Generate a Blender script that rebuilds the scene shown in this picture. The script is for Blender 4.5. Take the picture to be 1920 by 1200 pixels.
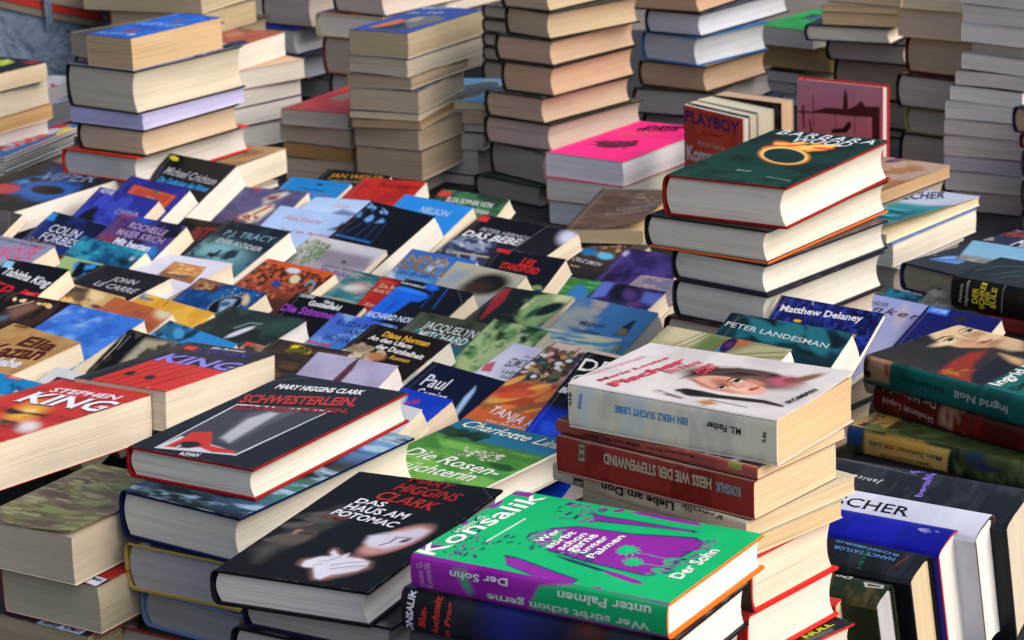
import bpy, math, random
import numpy as np
from mathutils import Matrix, Euler, Vector

for _o in list(bpy.data.objects):
    bpy.data.objects.remove(_o)
scn = bpy.context.scene
C = scn.collection
rad = math.radians

# ---------------------------------------------------------------- camera
cam = bpy.data.cameras.new('camera')
cam_o = bpy.data.objects.new('camera', cam)
C.objects.link(cam_o)
cam.sensor_width = 36.0
cam.lens = 36.0 * 4850.0 / 1920.0
cam.clip_start = 0.05
cam.clip_end = 300.0
cam_o.matrix_world = Matrix.Translation((0, 0, 1.66)) @ Matrix.Rotation(rad(90 - 16.4), 4, 'X') @ Matrix.Rotation(rad(-2.3), 4, 'Z')
cam.dof.use_dof = True
cam.dof.focus_distance = 2.15
cam.dof.aperture_fstop = 20.0
scn.camera = cam_o

# ---------------------------------------------------------------- sky and sun
SUN_DIR = Vector((0.80, -0.42, 0.66)).normalized()
world = bpy.data.worlds.new('World')
scn.world = world
world.use_nodes = True
nt = world.node_tree
for n in list(nt.nodes):
    nt.nodes.remove(n)
wo = nt.nodes.new('ShaderNodeOutputWorld')
bg = nt.nodes.new('ShaderNodeBackground')
sky = nt.nodes.new('ShaderNodeTexSky')
sky.sky_type = 'NISHITA'
sky.sun_disc = False
sky.sun_elevation = math.asin(SUN_DIR.z)
sky.sun_rotation = math.atan2(SUN_DIR.x, SUN_DIR.y)
sky.air_density = 0.85
sky.dust_density = 6.0
sky.ozone_density = 1.0
bg.inputs['Strength'].default_value = 0.15
nt.links.new(sky.outputs['Color'], bg.inputs['Color'])
nt.links.new(bg.outputs['Background'], wo.inputs['Surface'])
sun = bpy.data.lights.new('sun', 'SUN')
sun.energy = 1.3
sun.angle = rad(105)
sun.color = (1.0, 0.975, 0.945)
sun_o = bpy.data.objects.new('sun', sun)
C.objects.link(sun_o)
sun_o.rotation_euler = (-SUN_DIR).to_track_quat('-Z', 'Y').to_euler()
scn.view_settings.view_transform = 'Standard'
scn.view_settings.look = 'None'
scn.view_settings.exposure = 0.2
scn.view_settings.gamma = 1.0
scn.render.engine = 'CYCLES'
try:
    scn.cycles.max_bounces = 6
    scn.cycles.diffuse_bounces = 4
    scn.cycles.use_denoising = True
except Exception:
    pass

# ---------------------------------------------------------------- helpers
def lin(h):
    v = np.array([int(h[i:i + 2], 16) / 255.0 for i in (0, 2, 4)])
    return np.where(v <= 0.04045, v / 12.92, ((v + 0.055) / 1.055) ** 2.4)

def sstep(a, b, x):
    t = np.clip((x - a) / (b - a + 1e-9), 0, 1)
    return t * t * (3 - 2 * t)

def vnoise(x, y, seed):
    xi = np.floor(x).astype(np.int64); yi = np.floor(y).astype(np.int64)
    fx = x - xi; fy = y - yi
    fx = fx * fx * (3 - 2 * fx); fy = fy * fy * (3 - 2 * fy)
    def h(a, b):
        k = (a * 374761393 + b * 668265263 + seed * 974711) & 0x7fffffff
        k = ((k ^ (k >> 13)) * 1274126177) & 0x7fffffff
        k = (k ^ (k >> 16)) & 0xffff
        return k / 65535.0
    return (h(xi, yi) * (1 - fx) * (1 - fy) + h(xi + 1, yi) * fx * (1 - fy) + h(xi, yi + 1) * (1 - fx) * fy + h(xi + 1, yi + 1) * fx * fy)

def fbm(x, y, seed, octv=4):
    s = 0; a = 0.5; t = 0
    for i in range(octv):
        s = s + a * vnoise(x * 2 ** i, y * 2 ** i, seed + i * 17); t += a; a *= 0.55
    return s / t

class Paint:
    """paints a printed surface: ops are evaluated on a grid of nx by ny points (x 0..1, y 0 at the top .. 1)"""
    def __init__(s, nx, ny, asp):
        s.x, s.y = np.meshgrid(np.linspace(0, 1, nx), np.linspace(0, 1, ny))
        s.asp = asp                       # height / width
        s.c = np.ones((ny, nx, 3))
    def mix(s, col, m):
        s.c = s.c * (1 - m[..., None]) + lin(col) * m[..., None]
    def run(s, ops):
        for op in ops:
            k = op[0]
            X, Y, A = s.x, s.y, s.asp
            if k == 'f':
                s.c = np.ones_like(s.c) * lin(op[1])
            elif k == 'g':
                v = X if op[1] == 'x' else Y
                ps = [q[0] for q in op[2]]
                cs = np.array([lin(q[1]) for q in op[2]])
                s.c = np.stack([np.interp(v, ps, cs[:, i]) for i in range(3)], 2)
            elif k == 'gb':               # gradient band: box x0 y0 x1 y1, colours top -> bottom
                x0, y0, x1, y1 = op[1]
                m = ((X >= x0) & (X <= x1) & (Y >= y0) & (Y <= y1)).astype(float)
                ps = np.linspace(y0, y1, len(op[2])); cs = np.array([lin(q) for q in op[2]])
                g = np.stack([np.interp(Y, ps, cs[:, i]) for i in range(3)], 2)
                s.c = s.c * (1 - m[..., None]) + g * m[..., None]
            elif k == 'n':                # noise: colour, scale, threshold, softness, seed, x stretch, y stretch, [box]
                _, col, sc, th, so, seed, sx, sy = op[:8]
                f = fbm(X * sc * sx, Y * A * sc * sy, seed)
                m = sstep(th - so, th + so, f)
                if len(op) > 8:
                    x0, y0, x1, y1 = op[8]; e = 0.03
                    m = m * sstep(x0 - e, x0 + e, X) * sstep(-x1 - e, -x1 + e, -X) * sstep(y0 - e, y0 + e, Y) * sstep(-y1 - e, -y1 + e, -Y)
                s.mix(col, m)
            elif k == 'e':                # ellipse: colour, centre, axis a, axis b, softness
                _, col, cx, cy, ax, ay, bx, by, so = op
                dx, dy = X - cx, (Y - cy)
                det = ax * by - ay * bx
                u = (dx * by - dy * bx) / det; v = (dy * ax - dx * ay) / det
                s.mix(col, 1 - sstep(1 - so, 1 + so, np.hypot(u, v)))
            elif k in 'pl':               # polygon / polyline
                pts = op[-1]
                px = np.array([q[0] for q in pts]); py = np.array([q[1] for q in pts]) * A
                yy = Y * A
                n = len(pts)
                d = np.full(X.shape, 9.0); ins = np.zeros(X.shape, bool)
                for i in range(n if k == 'p' else n - 1):
                    j = (i + 1) % n
                    ex, ey = px[j] - px[i], py[j] - py[i]
                    t = np.clip(((X - px[i]) * ex + (yy - py[i]) * ey) / (ex * ex + ey * ey + 1e-12), 0, 1)
                    d = np.minimum(d, np.hypot(X - px[i] - t * ex, yy - py[i] - t * ey))
                    if k == 'p':
                        c1 = (py[i] > yy) != (py[j] > yy)
                        ins ^= c1 & (X < ex * (yy - py[i]) / (ey if abs(ey) > 1e-12 else 1e-12) + px[i])
                if k == 'p':
                    sd = np.where(ins, -d, d); so = max(op[2], 0.004)
                    s.mix(op[1], 1 - sstep(-so, so, sd))
                else:
                    s.mix(op[1], 1 - sstep(op[2] * 0.5 - op[3], op[2] * 0.5 + op[3], d))
            elif k == 'd':                # dabs of paint: colours, count, rmin, rmax, seed, box, elongation, angle
                _, cols, cnt, r0, r1, seed, (x0, y0, x1, y1), el, ang = op
                rg = random.Random(seed)
                for i in range(cnt):
                    cx = rg.uniform(x0, x1); cy = rg.uniform(y0, y1) * A; r = rg.uniform(r0, r1)
                    a = ang + rg.uniform(-0.6, 0.6)
                    ca, sa = math.cos(a), math.sin(a)
                    dx, dy = X - cx, Y * A - cy
                    u = (dx * ca + dy * sa) / (r * el); v = (dy * ca - dx * sa) / r
                    s.mix(rg.choice(cols), (1 - sstep(0.7, 1.1, np.hypot(u, v))) * 0.9)
        return s.c

class MB:
    """collects geometry of one mesh: vertices, faces, a colour per vertex"""
    def __init__(s):
        s.v = []; s.c = []; s.f = []; s.sm = []; s.n = 0
    def add(s, V, faces, col, smooth=False):
        V = np.asarray(V, float).reshape(-1, 3)
        col = np.asarray(col, float)
        if col.ndim == 1:
            col = np.tile(col, (len(V), 1))
        s.v.append(V); s.c.append(col)
        for fa in faces:
            s.f.append([i + s.n for i in fa]); s.sm.append(smooth)
        s.n += len(V)
    def grid(s, P, col, smooth=False):
        ny, nx = P.shape[:2]
        idx = np.arange(nx * ny).reshape(ny, nx)
        q = np.stack([idx[:-1, :-1], idx[1:, :-1], idx[1:, 1:], idx[:-1, 1:]], -1).reshape(-1, 4)
        s.add(P.reshape(-1, 3), q.tolist(), col if np.ndim(col) == 1 else np.asarray(col).reshape(-1, 3), smooth)
    def loft(s, rings, col, smooth=True, cap=True, closed=True):
        n = len(rings[0]); V = np.concatenate(rings); F = []
        for i in range(len(rings) - 1):
            for j in range(n if closed else n - 1):
                k = (j + 1) % n
                F.append([i * n + j, i * n + k, (i + 1) * n + k, (i + 1) * n + j])
        s.add(V, F, col, smooth)
        if cap:
            s.add(rings[0], [list(range(n))[::-1]], col)
            s.add(rings[-1], [list(range(n))], col)
    def box(s, a, b, col):
        (x0, y0, z0), (x1, y1, z1) = a, b
        V = [(x0, y0, z0), (x1, y0, z0), (x1, y1, z0), (x0, y1, z0), (x0, y0, z1), (x1, y0, z1), (x1, y1, z1), (x0, y1, z1)]
        s.add(V, [(3, 2, 1, 0), (4, 5, 6, 7), (0, 1, 5, 4), (1, 2, 6, 5), (2, 3, 7, 6), (3, 0, 4, 7)], col)
    def build(s, name, mat, parent=None, color=None):
        V = np.concatenate(s.v); Cc = np.concatenate(s.c)
        me = bpy.data.meshes.new(name)
        me.vertices.add(len(V)); me.vertices.foreach_set('co', V.astype(np.float32).ravel())
        cnt = np.array([len(f) for f in s.f], np.int32)
        lp = np.concatenate([np.asarray(f, np.int32) for f in s.f])
        me.loops.add(len(lp)); me.loops.foreach_set('vertex_index', lp)
        me.polygons.add(len(cnt))
        me.polygons.foreach_set('loop_start', np.concatenate([[0], np.cumsum(cnt)[:-1]]).astype(np.int32))
        me.polygons.foreach_set('use_smooth', np.array(s.sm, bool))
        at = me.color_attributes.new('col', 'FLOAT_COLOR', 'POINT')
        at.data.foreach_set('color', np.concatenate([Cc, np.ones((len(Cc), 1))], 1).astype(np.float32).ravel())
        me.update(calc_edges=True); me.validate()
        o = bpy.data.objects.new(name, me)
        C.objects.link(o)
        me.materials.append(mat)
        if parent:
            o.parent = parent
        if color is not None:
            o.color = (*color, 1)
        return o

def nodes(name):
    m = bpy.data.materials.new(name); m.use_nodes = True
    t = m.node_tree
    return m, t, t.nodes['Principled BSDF']

def N(t, kind, **kw):
    n = t.nodes.new(kind)
    for k, v in kw.items():
        setattr(n, k, v)
    return n

def print_material(name, rough, coat):
    m, t, b = nodes(name)
    a = N(t, 'ShaderNodeAttribute', attribute_name='col')
    tc = N(t, 'ShaderNodeTexCoord'); oi = N(t, 'ShaderNodeObjectInfo')
    ad = N(t, 'ShaderNodeVectorMath', operation='ADD')
    t.links.new(tc.outputs['Object'], ad.inputs[0]); t.links.new(oi.outputs['Random'], ad.inputs[1])
    n1 = N(t, 'ShaderNodeTexNoise'); n1.inputs['Scale'].default_value = 60; n1.inputs['Detail'].default_value = 6
    t.links.new(ad.outputs[0], n1.inputs['Vector'])
    mr = N(t, 'ShaderNodeMapRange'); mr.inputs['To Min'].default_value = 0.9; mr.inputs['To Max'].default_value = 1.08
    t.links.new(n1.outputs['Fac'], mr.inputs['Value'])
    mx = N(t, 'ShaderNodeVectorMath', operation='SCALE')
    t.links.new(a.outputs['Color'], mx.inputs[0]); t.links.new(mr.outputs['Result'], mx.inputs['Scale'])
    t.links.new(mx.outputs[0], b.inputs['Base Color'])
    r2 = N(t, 'ShaderNodeMapRange'); r2.inputs['To Min'].default_value = rough - 0.08; r2.inputs['To Max'].default_value = rough + 0.14
    n2 = N(t, 'ShaderNodeTexNoise'); n2.inputs['Scale'].default_value = 25; n2.inputs['Detail'].default_value = 5
    t.links.new(ad.outputs[0], n2.inputs['Vector'])
    t.links.new(n2.outputs['Fac'], r2.inputs['Value']); t.links.new(r2.outputs['Result'], b.inputs['Roughness'])
    bp = N(t, 'ShaderNodeBump'); bp.inputs['Strength'].default_value = 0.12; bp.inputs['Distance'].default_value = 0.002
    n3 = N(t, 'ShaderNodeTexNoise'); n3.inputs['Scale'].default_value = 14; n3.inputs['Detail'].default_value = 2
    t.links.new(ad.outputs[0], n3.inputs['Vector'])
    t.links.new(n3.outputs['Fac'], bp.inputs['Height']); t.links.new(bp.outputs['Normal'], b.inputs['Normal'])
    b.inputs['Specular IOR Level'].default_value = coat
    return m

def paper_material():
    m, t, b = nodes('paper_edges')
    oi = N(t, 'ShaderNodeObjectInfo'); tc = N(t, 'ShaderNodeTexCoord')
    ad = N(t, 'ShaderNodeVectorMath', operation='ADD')
    t.links.new(tc.outputs['Object'], ad.inputs[0]); t.links.new(oi.outputs['Random'], ad.inputs[1])
    wv = N(t, 'ShaderNodeTexNoise'); wv.inputs['Scale'].default_value = 9; wv.inputs['Detail'].default_value = 1
    t.links.new(ad.outputs[0], wv.inputs['Vector'])
    cx = N(t, 'ShaderNodeCombineXYZ'); ms = N(t, 'ShaderNodeMath', operation='MULTIPLY'); ms.inputs[1].default_value = 0.005
    t.links.new(wv.outputs['Fac'], ms.inputs[0]); t.links.new(ms.outputs[0], cx.inputs['Z'])
    a2 = N(t, 'ShaderNodeVectorMath', operation='ADD'); t.links.new(ad.outputs[0], a2.inputs[0]); t.links.new(cx.outputs[0], a2.inputs[1])
    def noise(scale, vec, det):
        mp = N(t, 'ShaderNodeMapping'); mp.inputs['Scale'].default_value = vec
        t.links.new(a2.outputs[0], mp.inputs['Vector'])
        n = N(t, 'ShaderNodeTexNoise'); n.inputs['Scale'].default_value = scale; n.inputs['Detail'].default_value = det
        t.links.new(mp.outputs[0], n.inputs['Vector'])
        return n.outputs['Fac']
    fine = noise(1.0, (5, 5, 1500), 3)      # single leaves
    band = noise(1.0, (4, 4, 190), 2)       # gatherings of leaves
    stain = noise(1.0, (13, 13, 40), 4)     # handling marks and yellowing
    gap = noise(1.0, (3, 3, 520), 1)        # uneven leaves and gaps
    def rng(s, a, c):
        r = N(t, 'ShaderNodeMapRange'); r.inputs['From Min'].default_value = 0.3; r.inputs['From Max'].default_value = 0.7
        r.inputs['To Min'].default_value = a; r.inputs['To Max'].default_value = c
        t.links.new(s, r.inputs['Value']); return r.outputs['Result']
    def mul(p, q):
        k = N(t, 'ShaderNodeMath', operation='MULTIPLY'); t.links.new(p, k.inputs[0]); t.links.new(q, k.inputs[1]); return k.outputs[0]
    v = mul(mul(rng(fine, 0.87, 1.06), rng(band, 0.92, 1.04)), rng(stain, 0.93, 1.04))
    g_ = N(t, 'ShaderNodeMapRange'); g_.inputs['From Min'].default_value = 0.66; g_.inputs['From Max'].default_value = 0.76
    g_.inputs['To Min'].default_value = 1.0; g_.inputs['To Max'].default_value = 0.8
    t.links.new(gap, g_.inputs['Value']); v = mul(v, g_.outputs['Result'])
    sc = N(t, 'ShaderNodeVectorMath', operation='SCALE')
    t.links.new(oi.outputs['Color'], sc.inputs[0]); t.links.new(v, sc.inputs['Scale'])
    t.links.new(sc.outputs[0], b.inputs['Base Color'])
    b.inputs['Roughness'].default_value = 0.9
    b.inputs['Specular IOR Level'].default_value = 0.15
    bp = N(t, 'ShaderNodeBump'); bp.inputs['Strength'].default_value = 0.35; bp.inputs['Distance'].default_value = 0.0006
    t.links.new(fine, bp.inputs['Height']); t.links.new(bp.outputs['Normal'], b.inputs['Normal'])
    return m

M_GLOSS = print_material('laminated_cover', 0.36, 0.16)
M_MATT = print_material('matt_cover', 0.5, 0.1)
M_PAPER = paper_material()

# ---------------------------------------------------------------- lettering
_glyph = {}
def lettering(txt, style):
    """outline of a line of text as (vertices 2D normalised to its box, triangles)"""
    bold = 'b' in style
    key = (txt, bold, 's' in style)
    if key in _glyph:
        return _glyph[key]
    cu = bpy.data.curves.new('t', 'FONT'); cu.body = txt; cu.resolution_u = 2
    cu.offset = (0.024 if 's' in style else 0.036) if bold else (0.004 if 's' in style else 0.012)
    if 'w' in style:
        cu.space_character = 1.25
    ob = bpy.data.objects.new('t', cu); C.objects.link(ob)
    dg = bpy.context.evaluated_depsgraph_get()
    me = ob.evaluated_get(dg).to_mesh()
    V = np.array([v.co[:2] for v in me.vertices]); F = [list(p.vertices) for p in me.polygons]
    if 's' in style and len(F):              # bracketed serifs on the ends of upright stems
        cntE = {}
        for f in F:
            for i in range(len(f)):
                a, c = f[i], f[(i + 1) % len(f)]
                cntE[(min(a, c), max(a, c))] = cntE.get((min(a, c), max(a, c)), 0) + 1
        V2 = [V]; n = len(V)
        for (a, c), k in cntE.items():
            if k == 1:
                p, q = V[a], V[c]
                L = abs(p[0] - q[0])
                if abs(p[1] - q[1]) < 0.008 and 0.045 < L < 0.2:
                    x0, x1, y = min(p[0], q[0]), max(p[0], q[0]), p[1]
                    e = 0.065; h = 0.04 if y < 0.3 else -0.04
                    V2.append(np.array([[x0 - e, y], [x1 + e, y], [x1, y + h], [x0, y + h]]))
                    F.append([n, n + 1, n + 2, n + 3] if h > 0 else [n + 3, n + 2, n + 1, n]); n += 4
        V = np.concatenate(V2)
    ob.evaluated_get(dg).to_mesh_clear()
    bpy.data.objects.remove(ob); bpy.data.curves.remove(cu)
    up = any(ch in 'bdfhklt' or ch.isupper() or ch.isdigit() for ch in txt)
    y1 = 0.70 if up else 0.53                # the box is baseline .. cap height
    x0, x1 = V[:, 0].min(), V[:, 0].max()
    V = np.stack([(V[:, 0] - x0) / (x1 - x0), V[:, 1] / y1], 1)
    _glyph[key] = (V, F)
    return V, F

def sliced(p, q, F, levels, box=None):
    import bmesh
    bm = bmesh.new()
    vs = [bm.verts.new((a, c, 0)) for a, c in zip(p, q)]
    for f in F:
        try:
            bm.faces.new([vs[i] for i in f])
        except ValueError:
            pass
    for lv in levels:
        bmesh.ops.bisect_plane(bm, geom=bm.verts[:] + bm.edges[:] + bm.faces[:], plane_co=(0, lv, 0), plane_no=(0, 1, 0))
    if box:
        for co, no in (((box[0], 0, 0), (-1, 0, 0)), ((box[1], 0, 0), (1, 0, 0)), ((0, box[2], 0), (0, -1, 0)), ((0, box[3], 0), (0, 1, 0))):
            bmesh.ops.bisect_plane(bm, geom=bm.verts[:] + bm.edges[:] + bm.faces[:], plane_co=co, plane_no=no, clear_outer=True)
    bm.verts.index_update()
    if not bm.faces:
        bm.free(); return np.zeros(0), np.zeros(0), []
    V = np.array([v.co[:2] for v in bm.verts]); G = [[v.index for v in f.verts] for f in bm.faces]
    bm.free()
    return V[:, 0], V[:, 1], G

def put_text(mb, surf, lines, lift, levels=(), box=None):
    """lines: (text, ox, oy, ax, ay, bx, by, colour, style) in surface metres; surf maps (p, q, lift) to 3D"""
    for k, (txt, ox, oy, ax, ay, bx, by, col, sty) in enumerate(lines):
        V, F = lettering(txt, sty)
        sh = 0.18 if 'i' in sty else 0.0
        u = V[:, 0] + sh * V[:, 1] * math.hypot(bx, by) / max(1e-6, math.hypot(ax, ay)); v = V[:, 1]
        p = ox + ax * u + bx * v; q = oy + ay * u + by * v
        out = box and (p.min() < box[0] or p.max() > box[1] or q.min() < box[2] or q.max() > box[3])
        if len(levels) or out:
            p, q, F = sliced(p, q, F, levels, box if out else None)
            if not F:
                continue
        if 'o' in sty:                        # dark drop edge behind the letters
            e = 0.05 * math.hypot(bx, by)
            mb.add(surf(p + e, q - e, lift + 0.00002 * k), F, lin('15110f'))
            mb.add(surf(p, q, lift + 0.00012 + 0.00002 * k), F, lin(col))
        else:
            mb.add(surf(p, q, lift + 0.00002 * k), F, lin(col))

# ---------------------------------------------------------------- books
def tag(o, label, cat, group=None):
    o['label'] = label; o['category'] = cat
    if group:
        o['group'] = group

def root_empty(name, loc, rot):
    e = bpy.data.objects.new(name, None); C.objects.link(e)
    e.empty_display_size = 0.02
    e.location = loc; e.rotation_euler = rot
    return e

def art_grid(bid, w, l, res, colr):
    nx, ny = res
    ops = ART.get(bid)
    if not ops:
        nx, ny = min(nx, 14), min(ny, 20)
        ops = [['f', colr]]
    return Paint(nx, ny, l / w).run(ops)

def worn(img, w, l, hard, rg):
    """rubbed edges, a hinge crease and soft creases of a used cover"""
    ny, nx = img.shape[:2]
    X, Y = np.meshgrid(np.linspace(0, w, nx), np.linspace(0, l, ny))
    s = rg.randrange(10000)
    f = fbm(X * 160, Y * 160, s)
    d = np.minimum(np.minimum(X, w - X), np.minimum(Y, l - Y))
    px = max(w / nx, l / ny)
    m = (1 - sstep(0.0, max(0.0009, px * 0.7), d)) * sstep(0.5, 0.7, f) * 0.28
    img = img * (1 - m[..., None]) + np.array([0.62, 0.58, 0.52]) * m[..., None]
    if not hard:
        xc = w * rg.uniform(0.05, 0.08)
        c = np.exp(-((X - xc) / max(0.0008, px)) ** 2) * (0.35 + 0.65 * fbm(Y * 60, Y * 0 + 3, s + 1)) * 0.16
        img = img * (1 - c[..., None]) + c[..., None] * 0.5
    if rg.random() < 0.6:                    # a dog-eared corner
        cx, cy = rg.choice(((0, 0), (w, 0), (w, l))); r = rg.uniform(0.012, 0.028)
        q = np.abs(X - cx) + np.abs(Y - cy) * rg.uniform(0.7, 1.4)
        c = np.exp(-((q - r) / max(0.0007, px * 0.8)) ** 2) * 0.14
        img = img * (1 - c[..., None]) + c[..., None] * 0.6
    g = fbm(X * 45, Y * 45, s + 5)
    return np.clip(img * (0.93 + 0.14 * g[..., None]), 0, 1)

def make_book(bid, d):
    rg = random.Random(bid)
    w, l, t = d['w'], d['l'], d['t']
    hard = d['kind'] == 'h'
    root = root_empty('hardcover_book' if hard else ('magazine' if d['kind'] == 'm' else 'paperback_book'), d['loc'], d['rot'])
    tag(root, d['label'], 'magazine' if d['kind'] == 'm' else 'book', d.get('group'))
    paper = np.minimum(lin(d['paper']) * d.get('tone', 1.0), 0.8); cov = d['cover']; edge = lin(d.get('edge') or cov); spc = d.get('spine') or cov  # tone paints the back piles' shade into their paper and lightens some others
    mat = M_GLOSS if rg.random() < 0.6 else M_MATT
    A1 = d.get('warp', 0.0); ph = rg.uniform(0, 6)
    curl = d.get('curl', 0.0)
    def warp(P, top=0.0):
        P = np.array(P, float)
        x, y = P[..., 0] / w, P[..., 1] / l
        P[..., 2] += A1 * (np.sin(3.0 * x + ph) * np.cos(2.6 * y + ph * 0.7))
        if top and curl:
            P[..., 2] += top * curl * np.clip(x + 0.22, 0, 1) ** 2 * 2.0 * np.clip(0.55 - d.get('curlend', 1) * y, 0, 1.1)
        return P
    # --- leaves
    mb = MB()
    if hard:
        b, oh = min(0.0024, t * 0.1), 0.0028
        z0, z1 = b, t - b; h = z1 - z0
        dep = min(0.16 * h, 0.006)
        sag = min(0.17 * t, 0.0058)
        k = 9
        zs = np.linspace(0, 1, k)
        xs_sp = -w / 2 + 0.0035 + sag * (2 * zs - 1) ** 2 * 0.9
        xs_fo = w / 2 - oh - dep * (1 - (2 * zs - 1) ** 2)
        zz = z0 + h * zs
        prof = [(x, z) for x, z in zip(xs_sp[::-1], zz[::-1])] + [(x, z) for x, z in zip(xs_fo, zz)]
        ring = lambda y: warp(np.array([(x, y, z) for x, z in prof]))
        ys = np.linspace(-(l / 2 - oh), l / 2 - oh, 8)
        mb.loft([ring(y)[::-1] for y in ys], (1, 1, 1), smooth=False)
    else:
        b = 0.0007 if t > 0.003 else 0.0004
        z0, z1 = b, t - b
        k = 7
        skew = rg.uniform(-1, 1) * min(0.0022, t * 0.06)
        zs = np.linspace(0, 1, k)
        bul = rg.uniform(-0.0012, 0.0016)
        xs_fo = w / 2 - 0.0006 + skew * (zs - 1) * 0.5 + bul * (1 - (2 * zs - 1) ** 2) - abs(bul)
        zz = z0 + (z1 - z0) * zs
        prof = [(-w / 2 + 0.0006, z) for z in zz[::-1]] + [(x, z) for x, z in zip(xs_fo, zz)]
        ring = lambda y: warp(np.array([(x, y, z) for x, z in prof]))
        ys = np.linspace(-(l / 2 - 0.0008), l / 2 - 0.0008, 8)
        mb.loft([ring(y)[::-1] for y in ys], (1, 1, 1), smooth=False)
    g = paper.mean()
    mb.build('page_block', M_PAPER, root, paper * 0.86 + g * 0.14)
    # --- front cover
    mb = MB()
    x0 = -w / 2 + (min(0.17 * t, 0.0058) if hard else 0.0)
    x1, y0, y1 = w / 2, -l / 2, l / 2
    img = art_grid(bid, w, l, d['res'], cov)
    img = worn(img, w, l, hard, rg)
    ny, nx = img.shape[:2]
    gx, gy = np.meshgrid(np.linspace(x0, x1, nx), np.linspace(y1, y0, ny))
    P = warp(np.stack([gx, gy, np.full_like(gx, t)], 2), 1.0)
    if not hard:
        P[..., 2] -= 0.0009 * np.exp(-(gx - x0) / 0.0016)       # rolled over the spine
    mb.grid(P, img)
    Q = P.copy(); Q[..., 2] -= b
    mb.grid(Q[::-1], edge if hard else lin('d9d5cc'))
    for s_ in (lambda g: g[0], lambda g: g[-1], lambda g: g[:, 0], lambda g: g[:, -1]):
        a_, c_ = s_(P), s_(Q)
        ea = edge if hard else None
        ca = np.tile(edge, (len(a_), 1)) if hard else s_(img)
        mb.grid(np.stack([a_, c_]), np.concatenate([ca, ca]) if not hard else edge)
    if bid in TXT:
        def surf(p, q, lift):
            V = np.stack([p, q, np.full_like(p, t + lift)], 1)
            return warp(V, 1.0)
        put_text(mb, surf, TXT[bid], 0.00025 + (0.0006 if curl or A1 else 0), (), (x0 + 0.001, w / 2 - 0.001, -l / 2 + 0.001, l / 2 - 0.001))
    mb.build('front_cover', mat, root)
    # --- back cover
    mb = MB()
    gx, gy = np.meshgrid(np.linspace(x0, x1, 6), np.linspace(y1, y0, 8))
    P = warp(np.stack([gx, gy, np.zeros_like(gx)], 2)); Q = P.copy(); Q[..., 2] += b
    bed = lin(d['bedge']) if 'bedge' in d else edge
    mb.grid(P[::-1], lin(d.get('back') or cov)); mb.grid(Q, edge if hard else lin('d9d5cc'))
    for s_ in (lambda g: g[0], lambda g: g[-1], lambda g: g[:, 0], lambda g: g[:, -1]):
        mb.grid(np.stack([s_(Q), s_(P)]), bed if hard else lin(d.get('back') or cov))
    mb.build('back_cover', mat, root)
    # --- spine
    mb = MB()
    sid = bid + '/spine'
    na = 13
    a = np.linspace(0, 1, na)
    if hard:
        sag = min(0.17 * t, 0.0058)
        fo = x0 - sag * np.sqrt(np.clip(1 - np.abs(2 * a - 1) ** 2.6, 0, 1))
        fi = fo + 0.0022 * (1 - 0.4 * np.abs(2 * a - 1)); za = t * a
    else:
        fo = x0 - 0.0006 + 0.0016 * np.abs(2 * a - 1) ** 8; fi = fo + 0.001; za = t * a * 0.985 + 0.0002
    ops = ART.get(sid)
    nyS = d.get('sres', (13, 20))
    if ops:
        img = Paint(nyS[1], nyS[0], t / l).run(ops)      # x along the height of the book (tail -> head reversed), y across
        aa = np.linspace(1, 0, nyS[0])
        xa, zb = np.interp(aa, a, fo), np.interp(aa, a, za)
        yy = np.linspace(l / 2, -l / 2, nyS[1])
        P = np.zeros((nyS[0], nyS[1], 3)); P[..., 0] = xa[:, None]; P[..., 1] = yy[None, :]; P[..., 2] = zb[:, None]
        mb.grid(warp(P), img, True)
    else:
        yy = np.linspace(l / 2, -l / 2, 8)
        P = np.zeros((na, 8, 3)); P[..., 0] = fo[::-1, None]; P[..., 1] = yy[None, :]; P[..., 2] = za[::-1, None]
        mb.grid(warp(P), lin(spc), True)
    yy = np.linspace(l / 2, -l / 2, 8)
    P = np.zeros((na, 8, 3)); P[..., 0] = fi[:, None]; P[..., 1] = yy[None, :]; P[..., 2] = za[:, None]
    mb.grid(warp(P), edge if hard else paper, True)
    for y in (l / 2, -l / 2):
        R = np.zeros((2, na, 3)); R[0, :, 0] = fo; R[1, :, 0] = fi; R[..., 1] = y; R[..., 2] = za[None, :]
        mb.grid(warp(R if y > 0 else R[::-1]), edge if hard else lin(spc))
    if sid in TXT:
        def surf(p, q, lift):                # p along y, q along z
            return warp(np.stack([np.interp(np.clip(q, 0, t), za, fo) - lift, p, q], 1))
        put_text(mb, surf, TXT[sid], 0.0004, [t * k_ / 10 for k_ in range(1, 10)] if hard else (), (-l / 2 + 0.001, l / 2 - 0.001, 0.001, t - 0.001))
    mb.build('spine', mat, root)
    return root

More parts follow.
